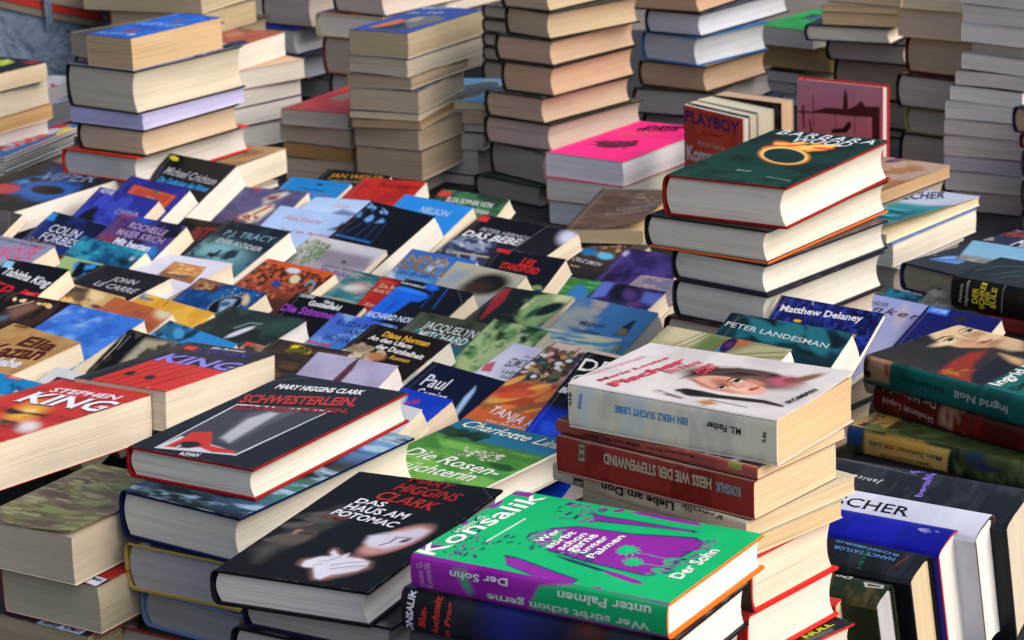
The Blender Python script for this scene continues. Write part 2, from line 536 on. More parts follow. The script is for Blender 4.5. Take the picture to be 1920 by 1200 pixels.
# ---------------------------------------------------------------- every book: pose (metres, radians), size, paper and binding colours
BOOKS = {
 'edge.0': {"loc":[-0.7563,3.7336,0.9485],"rot":[0.0,-0.0,-0.6369],"w":0.1018,"l":0.1575,"t":0.0272,"kind":"p","paper":"dcc9a8","cover":"1b2a2c","label":"paperback with dark leafy cover, topmost in pile at the photo's left edge","group":"books stacked flat in piles","tone":0.9,"warp":0.0012,"res":[77,131],"sres":[31,123]},
 'edge.1': {"loc":[-0.766,3.7426,0.9098],"rot":[0.0,-0.0,-0.5466],"w":0.111,"l":0.1727,"t":0.0382,"kind":"p","paper":"ddd2b8","cover":"a8452f","label":"cream paged paperback with thin red line, second in pile at the photo's left edge","group":"books stacked flat in piles","tone":0.9,"warp":0.0012,"res":[90,131],"sres":[43,125]},
 'edge.2': {"loc":[-0.7669,3.7463,0.8864],"rot":[0.0,-0.0,-0.5604],"w":0.115,"l":0.1789,"t":0.0227,"kind":"p","paper":"d2a86c","cover":"c9a06a","label":"orange tan paperback, third in pile at the photo's left edge","group":"books stacked flat in piles","tone":0.9,"warp":0.0012,"res":[92,138],"sres":[25,131]},
 'edge.3': {"loc":[-0.7658,3.7379,0.8677],"rot":[0.0,-0.0,-0.5933],"w":0.1059,"l":0.1648,"t":0.0181,"kind":"p","paper":"dcd6d0","cover":"cfc4b8","label":"pinkish white paperback, lowest in pile at the photo's left edge","group":"books stacked flat in piles","tone":0.9,"warp":0.0012,"res":[83,131],"sres":[20,124]},
 'mags.0': {"loc":[-0.7489,3.7487,0.8645],"rot":[0.0,-0.0,-0.3794],"w":0.1574,"l":0.2144,"t":0.0041,"kind":"m","paper":"cfd2cf","cover":"c23a2c","label":"comic magazine with red and white lettering on blue, topmost in the magazine pile at left","group":"magazines in a pile","res":[143,131],"sres":[9,128]},
 'mags.1': {"loc":[-0.7495,3.748,0.8598],"rot":[0.0,-0.0,-0.3746],"w":0.1576,"l":0.2132,"t":0.0041,"kind":"m","paper":"cfd2cf","cover":"2f6ba8","label":"comic magazine with a blue cover edge, second in the magazine pile at left","group":"magazines in a pile","res":[144,129],"sres":[9,126]},
 'mags.2': {"loc":[-0.7489,3.7429,0.8553],"rot":[0.0,-0.0,-0.3905],"w":0.1564,"l":0.2015,"t":0.0039,"kind":"m","paper":"cfd2cf","cover":"20262c","label":"comic magazine with a black cover edge, third in the magazine pile at left","group":"magazines in a pile","res":[142,125],"sres":[9,122]},
 'mags.3': {"loc":[-0.7518,3.7401,0.8504],"rot":[0.0,-0.0,-0.3902],"w":0.1533,"l":0.1968,"t":0.0043,"kind":"m","paper":"cfd2cf","cover":"b9c4c9","label":"comic magazine with pale grey cover, fourth in the magazine pile at left","group":"magazines in a pile","res":[139,123],"sres":[9,119]},
 'mags.4': {"loc":[-0.7511,3.7369,0.8451],"rot":[0.0,-0.0,-0.3891],"w":0.1569,"l":0.1883,"t":0.0047,"kind":"m","paper":"cfd2cf","cover":"3a5f74","label":"comic magazine with a slate blue cover, fifth in the magazine pile at left","group":"magazines in a pile","res":[143,117],"sres":[9,114]},
 'mags.5': {"loc":[-0.7534,3.7345,0.8381],"rot":[0.0,-0.0,-0.4019],"w":0.1523,"l":0.1841,"t":0.0064,"kind":"m","paper":"cfd2cf","cover":"8fa7b5","label":"comic magazine with a pale blue cover, lowest in the magazine pile at left","group":"magazines in a pile","res":[137,117],"sres":[9,113]},
 'mags.f0': {"loc":[-0.7534,3.7345,0.7944],"rot":[0.0,-0.0,-0.4019],"w":0.1477,"l":0.1786,"t":0.0435,"kind":"h","paper":"b8ae9c","cover":"3a3a40","label":"plain book at the hidden foot of a pile, below the visible books","group":"books hidden at the foot of the piles","res":[133,113],"sres":[49,110]},
 'mags.f1': {"loc":[-0.7534,3.7345,0.7503],"rot":[0.0,-0.0,-0.4019],"w":0.1477,"l":0.1786,"t":0.0435,"kind":"h","paper":"b8ae9c","cover":"3a3a40","label":"plain book at the hidden foot of a pile, below the visible books","group":"books hidden at the foot of the piles","res":[133,114],"sres":[48,110]},
 'magsb.0': {"loc":[-0.8306,4.2848,0.8159],"rot":[0.0,-0.0,-0.3523],"w":0.1472,"l":0.2331,"t":0.0233,"kind":"p","paper":"c9cbd4","cover":"c9ccd6","label":"white and red covered book behind the magazine pile, upper of two","group":"books stacked flat in piles","res":[120,119],"sres":[23,115]},
 'magsb.1': {"loc":[-0.8099,4.2544,0.7804],"rot":[0.0,-0.0,-0.5078],"w":0.1148,"l":0.1749,"t":0.0348,"kind":"p","paper":"b9bcc8","cover":"aab0c4","label":"blue grey covered book behind the magazine pile, lower of two","group":"books stacked flat in piles","res":[85,110],"sres":[35,105]},
 'magsb.f0': {"loc":[-0.8099,4.2544,0.7503],"rot":[0.0,-0.0,-0.5078],"w":0.1114,"l":0.1697,"t":0.0298,"kind":"h","paper":"b8ae9c","cover":"3a3a40","label":"plain book at the hidden foot of a pile, below the visible books","group":"books hidden at the foot of the piles","res":[83,107],"sres":[29,102]},
 'big.0': {"loc":[-0.4771,3.5473,1.016],"rot":[0.0,-0.0,-0.6462],"w":0.085,"l":0.1797,"t":0.0446,"kind":"p","paper":"d2b283","cover":"1558b8","label":"tan paged paperback with bright blue cover, topmost in pile topped by blue paperback","group":"books stacked flat in piles","tone":0.9,"res":[71,148],"sres":[54,140]},
 'big.1': {"loc":[-0.4839,3.5757,0.9555],"rot":[0.0,-0.0,-0.6687],"w":0.1372,"l":0.2121,"t":0.0599,"kind":"h","paper":"cfc7ae","cover":"b9bcc0","label":"very thick hardcover with red and white cover, second in pile topped by blue paperback","edge":"17191c","group":"books stacked flat in piles","tone":0.9,"res":[111,177],"sres":[72,167]},
 'big.2': {"loc":[-0.4827,3.5753,0.9341],"rot":[0.0,-0.0,-0.6257],"w":0.1364,"l":0.2105,"t":0.0208,"kind":"p","paper":"b9b8e6","cover":"b4b4e2","label":"slim lavender book, third in pile topped by blue paperback","group":"books stacked flat in piles","tone":0.9,"res":[114,168],"sres":[24,159]},
 'big.3': {"loc":[-0.4837,3.5672,0.8967],"rot":[0.0,-0.0,-0.6208],"w":0.1272,"l":0.1971,"t":0.0367,"kind":"h","paper":"cdb595","cover":"8c7a60","label":"tan paged hardcover, fourth in pile topped by blue paperback","edge":"2a2320","group":"books stacked flat in piles","tone":0.9,"res":[107,157],"sres":[43,149]},
 'big.4': {"loc":[-0.4928,3.5863,0.8595],"rot":[0.0,-0.0,-0.6198],"w":0.1438,"l":0.2323,"t":0.0366,"kind":"h","paper":"c9c9c4","cover":"d8391f","label":"hardcover with bright red cover, lowest in pile topped by blue paperback","edge":"c8301d","group":"books stacked flat in piles","tone":0.9,"res":[120,184],"sres":[43,175]},
 'big.f0': {"loc":[-0.4928,3.5863,0.8233],"rot":[0.0,-0.0,-0.6198],"w":0.1395,"l":0.2253,"t":0.0359,"kind":"h","paper":"b8ae9c","cover":"3a3a40","label":"plain book at the hidden foot of a pile, below the visible books","group":"books hidden at the foot of the piles","res":[116,178],"sres":[42,169]},
 'big.f1': {"loc":[-0.4928,3.5863,0.7868],"rot":[0.0,-0.0,-0.6198],"w":0.1395,"l":0.2253,"t":0.0359,"kind":"h","paper":"b8ae9c","cover":"3a3a40","label":"plain book at the hidden foot of a pile, below the visible books","group":"books hidden at the foot of the piles","res":[116,178],"sres":[42,169]},
 'big.f2': {"loc":[-0.4928,3.5863,0.7503],"rot":[0.0,-0.0,-0.6198],"w":0.0698,"l":0.1127,"t":0.0359,"kind":"h","paper":"b8ae9c","cover":"3a3a40","label":"plain book at the hidden foot of a pile, below the visible books","group":"books hidden at the foot of the piles","res":[58,89],"sres":[41,84]},
 'grey2.0': {"loc":[-0.5667,4.1346,0.9215],"rot":[0.0,-0.0,-0.8652],"w":0.1346,"l":0.2093,"t":0.0372,"kind":"p","paper":"b7a78d","cover":"3a3d44","label":"grey brown paperback half hidden left of the bright blue paperback","group":"books stacked flat in piles","res":[75,177],"sres":[38,165]},
 'grey2.f0': {"loc":[-0.5667,4.1346,0.879],"rot":[0.0,-0.0,-0.8652],"w":0.1305,"l":0.203,"t":0.0423,"kind":"h","paper":"b8ae9c","cover":"3a3a40","label":"plain book at the hidden foot of a pile, below the visible books","group":"books hidden at the foot of the piles","res":[73,172],"sres":[43,160]},
 'grey2.f1': {"loc":[-0.5667,4.1346,0.8361],"rot":[0.0,-0.0,-0.8652],"w":0.1305,"l":0.203,"t":0.0423,"kind":"h","paper":"b8ae9c","cover":"3a3a40","label":"plain book at the hidden foot of a pile, below the visible books","group":"books hidden at the foot of the piles","res":[73,171],"sres":[43,159]},
 'grey2.f2': {"loc":[-0.5667,4.1346,0.7932],"rot":[0.0,-0.0,-0.8652],"w":0.1305,"l":0.203,"t":0.0423,"kind":"h","paper":"b8ae9c","cover":"3a3a40","label":"plain book at the hidden foot of a pile, below the visible books","group":"books hidden at the foot of the piles","res":[73,171],"sres":[43,159]},
 'grey2.f3': {"loc":[-0.5667,4.1346,0.7503],"rot":[0.0,-0.0,-0.8652],"w":0.1305,"l":0.203,"t":0.0423,"kind":"h","paper":"b8ae9c","cover":"3a3a40","label":"plain book at the hidden foot of a pile, below the visible books","group":"books hidden at the foot of the piles","res":[73,170],"sres":[43,159]},
 'back3.0': {"loc":[-0.556,4.3828,0.9574],"rot":[0.0,-0.0,-0.4442],"w":0.234,"l":0.1829,"t":0.0498,"kind":"p","paper":"c4b38f","cover":"8a8474","label":"large cream paged book, topmost in top left pile behind the bright blue paperback","group":"books stacked flat in piles","tone":0.8,"res":[185,93],"sres":[49,91]},
 'back3.1': {"loc":[-0.5353,4.3647,0.9174],"rot":[0.0,-0.0,-0.5223],"w":0.1889,"l":0.156,"t":0.0393,"kind":"p","paper":"c8b48a","cover":"4a4038","label":"tan paged book, second in top left pile behind the bright blue paperback","group":"books stacked flat in piles","tone":0.8,"res":[142,89],"sres":[39,86]},
 'back3.2': {"loc":[-0.523,4.4054,0.8745],"rot":[0.0,-0.0,-0.6087],"w":0.1472,"l":0.2242,"t":0.0423,"kind":"h","paper":"b9a688","cover":"4a4038","label":"brown paged book, lowest in top left pile behind the bright blue paperback","group":"books stacked flat in piles","tone":0.8,"res":[103,140],"sres":[41,133]},
 'back3.f0': {"loc":[-0.523,4.4054,0.8333],"rot":[0.0,-0.0,-0.6087],"w":0.1428,"l":0.2175,"t":0.0409,"kind":"h","paper":"b8ae9c","cover":"3a3a40","label":"plain book at the hidden foot of a pile, below the visible books","group":"books hidden at the foot of the piles","res":[100,136],"sres":[40,129]},
 'back3.f1': {"loc":[-0.523,4.4054,0.7918],"rot":[0.0,-0.0,-0.6087],"w":0.1428,"l":0.2175,"t":0.0409,"kind":"h","paper":"b8ae9c","cover":"3a3a40","label":"plain book at the hidden foot of a pile, below the visible books","group":"books hidden at the foot of the piles","res":[99,136],"sres":[39,129]},
 'back3.f2': {"loc":[-0.523,4.4054,0.7503],"rot":[0.0,-0.0,-0.6087],"w":0.1428,"l":0.2175,"t":0.0409,"kind":"h","paper":"b8ae9c","cover":"3a3a40","label":"plain book at the hidden foot of a pile, below the visible books","group":"books hidden at the foot of the piles","res":[99,136],"sres":[39,129]},
 'st4.0': {"loc":[-0.4237,4.0584,0.9103],"rot":[0.0,-0.0,-0.5132],"w":0.1018,"l":0.1456,"t":0.0385,"kind":"p","paper":"dedbd0","cover":"b5562a","label":"thick paperback with orange brown face cover, topmost in white pile beside blue topped pile","group":"books stacked flat in piles","warp":0.0008,"res":[83,86],"sres":[40,83]},
 'st4.1': {"loc":[-0.4013,4.056,0.88],"rot":[0.0,-0.0,-0.8641],"w":0.1018,"l":0.1456,"t":0.0297,"kind":"p","paper":"d9d6ca","cover":"cfae90","label":"white paged paperback with pale cover, second in white pile beside blue topped pile","group":"books stacked flat in piles","warp":0.0008,"res":[61,121],"sres":[31,113]},
 'st4.2': {"loc":[-0.4099,4.0579,0.8513],"rot":[0.0,-0.0,-0.7841],"w":0.1018,"l":0.1467,"t":0.0281,"kind":"p","paper":"d7d5cc","cover":"33312f","label":"white paperback with black cover edge, third in white pile beside blue topped pile","group":"books stacked flat in piles","warp":0.0008,"res":[66,115],"sres":[29,108]},
 'st4.3': {"loc":[-0.4092,4.0571,0.8217],"rot":[0.0,-0.0,-0.8176],"w":0.1018,"l":0.1462,"t":0.0291,"kind":"p","paper":"d9d8d2","cover":"7d3f7a","label":"white paperback with purple edge line, fourth in white pile beside blue topped pile","group":"books stacked flat in piles","warp":0.0008,"res":[64,118],"sres":[30,110]},
 'st4.4': {"loc":[-0.4011,4.0541,0.7847],"rot":[0.0,-0.0,-0.9384],"w":0.1018,"l":0.1456,"t":0.0364,"kind":"p","paper":"cfcfca","cover":"2c3440","label":"paperback over a blue edge, fifth in white pile beside blue topped pile","group":"books stacked flat in piles","warp":0.0008,"res":[55,127],"sres":[37,118]},
 'st4.5': {"loc":[-0.4106,4.0578,0.7506],"rot":[0.0,-0.0,-0.7611],"w":0.1018,"l":0.1456,"t":0.0335,"kind":"p","paper":"b8ad98","cover":"3c4048","label":"dark grey covered paperback with orange marks, lowest in white pile beside blue topped pile","group":"books stacked flat in piles","warp":0.0008,"res":[68,112],"sres":[34,105]},
 'tanp.0': {"loc":[-0.4231,3.6203,0.8149],"rot":[0.0,-0.0,-0.4958],"w":0.1305,"l":0.203,"t":0.0359,"kind":"p","paper":"ddd6c0","cover":"b08a5c","label":"thick paperback with curled tan cover, topmost in pile behind cyan lettered black paperback","group":"books stacked flat in piles","curl":0.008,"res":[119,135],"sres":[41,129]},
 'tanp.1': {"loc":[-0.4135,3.5945,0.8058],"rot":[0.0,-0.0,-0.5808],"w":0.1022,"l":0.159,"t":0.0085,"kind":"p","paper":"d6d2c6","cover":"8f8a80","label":"white paged thin paperback, lowest in pile behind cyan lettered black paperback","group":"books stacked flat in piles","res":[89,118],"sres":[9,112]},
 'tanp.f0': {"loc":[-0.4135,3.5945,0.7503],"rot":[0.0,-0.0,-0.5808],"w":0.0892,"l":0.1388,"t":0.0552,"kind":"h","paper":"b8ae9c","cover":"3a3a40","label":"plain book at the hidden foot of a pile, below the visible books","group":"books hidden at the foot of the piles","res":[77,103],"sres":[63,97]},
 'st5.0': {"loc":[-0.319,4.6068,0.883],"rot":[0.0,-0.0,-0.6525],"w":0.1175,"l":0.1844,"t":0.0576,"kind":"h","paper":"b4aba4","cover":"8d8884","label":"thick grey paged hardcover, topmost in dark pile holding the shiny blue hardcover","edge":"2a2a30","group":"books stacked flat in piles","tone":1.25,"res":[79,110],"sres":[54,104]},
 'st5.1': {"loc":[-0.351,4.6283,0.836],"rot":[0.0,-0.0,-0.6219],"w":0.138,"l":0.2167,"t":0.0464,"kind":"h","paper":"c8ccdc","cover":"1c2596","label":"hardcover with shiny dark blue cover, second in dark pile holding the shiny blue hardcover","edge":"1a227c","group":"books stacked flat in piles","tone":1.25,"res":[94,125],"sres":[43,118]},
 'st5.2': {"loc":[-0.3302,4.615,0.7924],"rot":[0.0,-0.0,-0.6794],"w":0.1243,"l":0.1952,"t":0.043,"kind":"h","paper":"c8ccdc","cover":"30303a","label":"white paged hardcover with dark boards, third in dark pile holding the shiny blue hardcover","edge":"40161a","group":"books stacked flat in piles","tone":1.25,"res":[81,119],"sres":[40,113]},
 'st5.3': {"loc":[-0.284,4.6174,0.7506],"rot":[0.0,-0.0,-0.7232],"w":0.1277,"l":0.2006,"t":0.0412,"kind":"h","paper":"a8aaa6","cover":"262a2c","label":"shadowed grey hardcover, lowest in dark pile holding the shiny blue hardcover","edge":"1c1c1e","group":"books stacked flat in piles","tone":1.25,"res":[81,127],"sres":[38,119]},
 'st6.0': {"loc":[-0.1737,4.4123,0.9314],"rot":[0.0,-0.0,-0.7201],"w":0.1221,"l":0.1917,"t":0.0522,"kind":"h","paper":"b8aca2","cover":"6a5f5a","label":"grey paged hardcover cut by the top edge, topmost in back pile left of pale column","edge":"3a3230","group":"books stacked flat in piles","tone":1.2,"res":[83,124],"sres":[51,117]},
 'st6.1': {"loc":[-0.1912,4.4346,0.8908],"rot":[0.0,-0.0,-0.5999],"w":0.1447,"l":0.2273,"t":0.04,"kind":"h","paper":"ccc9bf","cover":"8a3a22","label":"pale hardcover with orange and dark cover, second in back pile left of pale column","edge":"c8bd98","group":"books stacked flat in piles","tone":1.2,"res":[106,127],"sres":[39,122]},
 'st6.2': {"loc":[-0.1874,4.4264,0.8253],"rot":[0.0,-0.0,-0.6342],"w":0.1361,"l":0.2137,"t":0.0649,"kind":"h","paper":"a89c92","cover":"3c2c28","label":"thick hardcover with rust red spine, third in back pile left of pale column","edge":"6a2a20","group":"books stacked flat in piles","tone":1.2,"res":[98,125],"sres":[63,119]},
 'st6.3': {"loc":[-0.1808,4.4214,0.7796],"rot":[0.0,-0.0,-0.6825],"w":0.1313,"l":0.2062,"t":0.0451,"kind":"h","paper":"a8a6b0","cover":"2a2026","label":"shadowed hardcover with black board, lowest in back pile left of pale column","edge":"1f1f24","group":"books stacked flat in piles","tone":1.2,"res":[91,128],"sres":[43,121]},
 'st6.f0': {"loc":[-0.1808,4.4214,0.7503],"rot":[0.0,-0.0,-0.6825],"w":0.1273,"l":0.2,"t":0.029,"kind":"h","paper":"b8ae9c","cover":"3a3a40","label":"plain book at the hidden foot of a pile, below the visible books","group":"books hidden at the foot of the piles","res":[88,124],"sres":[27,117]},
 'st6b.0': {"loc":[-0.0744,4.8746,0.8598],"rot":[0.0,-0.0,-0.6837],"w":0.1552,"l":0.2438,"t":0.0585,"kind":"h","paper":"b0a79b","cover":"5a5650","label":"wide grey paged hardcover, topmost in top pile behind the pale column's orange cover","edge":"3a3836","group":"books stacked flat in piles","tone":1.2,"res":[100,134],"sres":[52,127]},
 'st6b.1': {"loc":[-0.0677,4.8634,0.8105],"rot":[0.0,-0.0,-0.6059],"w":0.1552,"l":0.2438,"t":0.0487,"kind":"h","paper":"aaa296","cover":"4a4844","label":"grey paged hardcover, lowest in top pile behind the pale column's orange cover","edge":"2c2a28","group":"books stacked flat in piles","tone":1.2,"res":[106,121],"sres":[43,116]},
 'st6b.f0': {"loc":[-0.0677,4.8634,0.7503],"rot":[0.0,-0.0,-0.6059],"w":0.1506,"l":0.2365,"t":0.0599,"kind":"h","paper":"b8ae9c","cover":"3a3a40","label":"plain book at the hidden foot of a pile, below the visible books","group":"books hidden at the foot of the piles","res":[102,117],"sres":[53,112]},
 'st6c.0': {"loc":[0.0919,4.6761,0.8655],"rot":[0.0,-0.0,-0.745],"w":0.1376,"l":0.2161,"t":0.0242,"kind":"h","paper":"9c9484","cover":"3a3630","label":"tan paged hardcover, topmost in narrow sliver of pile left of the hardcover tower","edge":"15161a","group":"books stacked flat in piles","tone":1.3,"res":[90,127],"sres":[22,120]},
 'st6c.1': {"loc":[0.0888,4.6749,0.8407],"rot":[0.0,-0.0,-0.7297],"w":0.1359,"l":0.2135,"t":0.0242,"kind":"h","paper":"9c9484","cover":"3a3630","label":"dark edged hardcover, second in narrow sliver of pile left of the hardcover tower","edge":"15161a","group":"books stacked flat in piles","tone":1.3,"res":[90,124],"sres":[22,117]},
 'st6c.2': {"loc":[0.0859,4.6737,0.8158],"rot":[0.0,-0.0,-0.715],"w":0.1344,"l":0.211,"t":0.0243,"kind":"h","paper":"9c9484","cover":"3a3630","label":"grey hardcover, third in narrow sliver of pile left of the hardcover tower","edge":"15161a","group":"books stacked flat in piles","tone":1.3,"res":[90,120],"sres":[22,114]},
 'st6c.3': {"loc":[0.083,4.6727,0.7908],"rot":[0.0,-0.0,-0.7007],"w":0.133,"l":0.2088,"t":0.0244,"kind":"h","paper":"9c9484","cover":"3a3630","label":"black boarded hardcover, fourth in narrow sliver of pile left of the hardcover tower","edge":"15161a","group":"books stacked flat in piles","tone":1.3,"res":[90,117],"sres":[22,111]},
 'st6c.4': {"loc":[0.0803,4.6717,0.7506],"rot":[0.0,-0.0,-0.6869],"w":0.1316,"l":0.2067,"t":0.0396,"kind":"h","paper":"9c9484","cover":"3a3630","label":"shadowed hardcover, lowest in narrow sliver of pile left of the hardcover tower","edge":"15161a","group":"books stacked flat in piles","tone":1.3,"res":[90,114],"sres":[36,108]},
 'tall7.0': {"loc":[-0.1249,3.8357,0.9667],"rot":[0.0,-0.0,-0.5403],"w":0.1033,"l":0.2078,"t":0.0385,"kind":"p","paper":"b8aa87","cover":"27408f","label":"large paperback with blue and orange cover, topmost in pale column topped by blue cover","group":"books stacked flat in piles","tone":0.9,"warp":0.0012,"res":[91,123],"sres":[43,117]},
 'tall7.1': {"loc":[-0.1263,3.8329,0.9398],"rot":[0.0,-0.0,-0.5812],"w":0.1051,"l":0.201,"t":0.0262,"kind":"p","paper":"bdb5a0","cover":"6b6152","label":"large paperback with whiter fore edge, second in pale column topped by blue cover","group":"books stacked flat in piles","tone":0.9,"warp":0.0012,"res":[91,126],"sres":[29,120]},
 'tall7.2': {"loc":[-0.1394,3.8189,0.9208],"rot":[0.0,-0.0,-0.5117],"w":0.1114,"l":0.1696,"t":0.0185,"kind":"p","paper":"a8977c","cover":"56524c","label":"tan paperback, third in pale column topped by blue cover","group":"books stacked flat in piles","tone":0.9,"warp":0.0012,"res":[100,97],"sres":[20,93]},
 'tall7.3': {"loc":[-0.1417,3.8151,0.8873],"rot":[0.0,-0.0,-0.399],"w":0.1114,"l":0.1696,"t":0.0328,"kind":"p","paper":"aa9e8a","cover":"545a66","label":"thick tan grey paperback, fourth in pale column topped by blue cover","group":"books stacked flat in piles","tone":0.9,"warp":0.0012,"res":[106,81],"sres":[36,78]},
 'tall7.4': {"loc":[-0.1448,3.8162,0.8754],"rot":[0.0,-0.0,-0.3771],"w":0.1114,"l":0.1696,"t":0.0113,"kind":"p","paper":"c2b69c","cover":"26262a","label":"thin cream paperback with dark cover edge, fifth in pale column topped by blue cover","group":"books stacked flat in piles","tone":0.9,"warp":0.0012,"res":[107,78],"sres":[12,76]},
 'tall7.5': {"loc":[-0.1413,3.8147,0.8626],"rot":[0.0,-0.0,-0.3797],"w":0.1114,"l":0.1696,"t":0.0122,"kind":"p","paper":"a08662","cover":"7a684e","label":"thin brown paperback, sixth in pale column topped by blue cover","group":"books stacked flat in piles","tone":0.9,"warp":0.0012,"res":[106,78],"sres":[13,76]},
 'tall7.6': {"loc":[-0.1328,3.8181,0.8305],"rot":[0.0,-0.0,-0.5086],"w":0.1114,"l":0.1696,"t":0.0315,"kind":"p","paper":"a89a82","cover":"655c50","label":"thick grey tan paperback, seventh in pale column topped by blue cover","group":"books stacked flat in piles","tone":0.9,"warp":0.0012,"res":[100,97],"sres":[35,93]},
 'tall7.7': {"loc":[-0.1334,3.8167,0.7863],"rot":[0.0,-0.0,-0.4626],"w":0.1114,"l":0.1696,"t":0.0436,"kind":"p","paper":"a4937b","cover":"5c5248","label":"brown grey paperback, lowest in pale column topped by blue cover","group":"books stacked flat in piles","tone":0.9,"warp":0.0012,"res":[102,90],"sres":[48,87]},
 'tall7.f0': {"loc":[-0.1334,3.8167,0.7503],"rot":[0.0,-0.0,-0.4626],"w":0.054,"l":0.0823,"t":0.0357,"kind":"h","paper":"b8ae9c","cover":"3a3a40","label":"plain book at the hidden foot of a pile, below the visible books","group":"books hidden at the foot of the piles","res":[50,44],"sres":[39,42]},
 'red7.0': {"loc":[-0.2412,3.9521,0.8399],"rot":[0.0,-0.0,-0.5203],"w":0.1214,"l":0.1888,"t":0.0251,"kind":"p","paper":"b0a698","cover":"c02a22","label":"grey paged paperback with bright red cover, topmost in low pile with the red cover","group":"books stacked flat in piles","tone":1.45,"warp":0.0011,"res":[103,110],"sres":[27,105]},
 'red7.1': {"loc":[-0.2313,3.9662,0.811],"rot":[0.0,-0.0,-0.5858],"w":0.1346,"l":0.2093,"t":0.0283,"kind":"p","paper":"b29d80","cover":"6a90c4","label":"paperback with pale blue cover edge, second in low pile with the red cover","group":"books stacked flat in piles","tone":1.45,"warp":0.0011,"res":[110,132],"sres":[30,126]},
 'red7.2': {"loc":[-0.2323,3.9597,0.7886],"rot":[0.0,-0.0,-0.5624],"w":0.1294,"l":0.2014,"t":0.0218,"kind":"p","paper":"a8793f","cover":"8a6030","label":"orange brown paperback, third in low pile with the red cover","group":"books stacked flat in piles","tone":1.45,"warp":0.0011,"res":[107,123],"sres":[23,118]},
 'red7.3': {"loc":[-0.2357,3.9561,0.7506],"rot":[0.0,-0.0,-0.5299],"w":0.1257,"l":0.1955,"t":0.0374,"kind":"p","paper":"b3a085","cover":"7a6a54","label":"dusty tan paperback, lowest in low pile with the red cover","group":"books stacked flat in piles","tone":1.45,"warp":0.0011,"res":[106,115],"sres":[39,110]},
 'tall8.0': {"loc":[-0.0528,3.9196,0.8663],"rot":[0.0,-0.0,-0.3398],"w":0.1107,"l":0.1721,"t":0.0124,"kind":"p","paper":"b0a082","cover":"4f8fbe","label":"paperback with light blue ring cover, topmost in column left of the hardcover tower","group":"books stacked flat in piles","tone":1.5,"warp":0.0011,"res":[106,68],"sres":[13,67]},
 'tall8.1': {"loc":[-0.0509,3.92,0.8434],"rot":[0.0,-0.0,-0.3709],"w":0.1104,"l":0.1717,"t":0.0223,"kind":"p","paper":"a9947a","cover":"5f5448","label":"pinkish brown paperback, second in column left of the hardcover tower","group":"books stacked flat in piles","tone":1.5,"warp":0.0011,"res":[104,72],"sres":[24,71]},
 'tall8.2': {"loc":[-0.043,3.9257,0.8311],"rot":[0.0,-0.0,-0.4565],"w":0.1151,"l":0.1791,"t":0.0117,"kind":"p","paper":"a7a29c","cover":"6f6b66","label":"thin grey paperback, third in column left of the hardcover tower","group":"books stacked flat in piles","tone":1.5,"warp":0.0011,"res":[105,88],"sres":[12,85]},
 'tall8.3': {"loc":[-0.055,3.9153,0.8044],"rot":[0.0,-0.0,-0.3277],"w":0.1062,"l":0.1652,"t":0.0262,"kind":"p","paper":"a6a19a","cover":"5e5c5a","label":"grey paperback, fourth in column left of the hardcover tower","group":"books stacked flat in piles","tone":1.5,"warp":0.0011,"res":[102,64],"sres":[28,63]},
 'tall8.4': {"loc":[-0.0411,3.9285,0.7655],"rot":[0.0,-0.0,-0.5652],"w":0.1174,"l":0.1826,"t":0.0383,"kind":"p","paper":"a9a6a0","cover":"3f4a62","label":"pale grey paperback, fifth in column left of the hardcover tower","group":"books stacked flat in piles","tone":1.5,"warp":0.0011,"res":[101,106],"sres":[41,102]},
 'tall8.5': {"loc":[-0.0503,3.9211,0.7506],"rot":[0.0,-0.0,-0.4661],"w":0.1099,"l":0.171,"t":0.0143,"kind":"p","paper":"a2a2a2","cover":"54565a","label":"blue grey paperback, sixth in column left of the hardcover tower","group":"books stacked flat in piles","tone":1.5,"warp":0.0011,"res":[99,86],"sres":[15,83]},
 'tower.0': {"loc":[0.1056,3.7681,1.0373],"rot":[0.0,-0.0,-0.7288],"w":0.0937,"l":0.2061,"t":0.0345,"kind":"h","paper":"d6bf98","cover":"3d4036","label":"tan edged hardcover cut by the top edge, topmost in tower of pink edged hardcovers","edge":"24261f","group":"books stacked flat in piles","tone":0.74,"res":[78,147],"sres":[40,139]},
 'tower.1': {"loc":[0.1065,3.7554,0.9972],"rot":[0.0,-0.0,-0.8594],"w":0.0978,"l":0.1788,"t":0.0395,"kind":"h","paper":"d6be97","cover":"3d4036","label":"tan edged hardcover, second in tower of pink edged hardcovers","edge":"24261f","group":"books stacked flat in piles","tone":0.74,"res":[73,146],"sres":[45,136]},
 'tower.2': {"loc":[0.0963,3.7679,0.9585],"rot":[0.0,-0.0,-0.7418],"w":0.1129,"l":0.1892,"t":0.0381,"kind":"h","paper":"dab898","cover":"3d4036","label":"pinkish orange hardcover, third in tower of pink edged hardcovers","edge":"24261f","group":"books stacked flat in piles","tone":0.74,"res":[92,137],"sres":[43,129]},
 'tower.3': {"loc":[0.0988,3.7643,0.914],"rot":[0.0,-0.0,-0.7237],"w":0.1012,"l":0.1891,"t":0.0439,"kind":"h","paper":"dcb592","cover":"3d4036","label":"salmon edged hardcover with stain, fourth in tower of pink edged hardcovers","edge":"22241f","group":"books stacked flat in piles","tone":0.74,"res":[84,134],"sres":[50,127]},
 'tower.4': {"loc":[0.0825,3.7713,0.8745],"rot":[0.0,-0.0,-0.7617],"w":0.1194,"l":0.1938,"t":0.0389,"kind":"h","paper":"dcbfa4","cover":"2f332c","label":"slimmer pink edged hardcover, fifth in tower of pink edged hardcovers","edge":"1d1f1b","group":"books stacked flat in piles","tone":0.74,"res":[96,143],"sres":[43,135]},
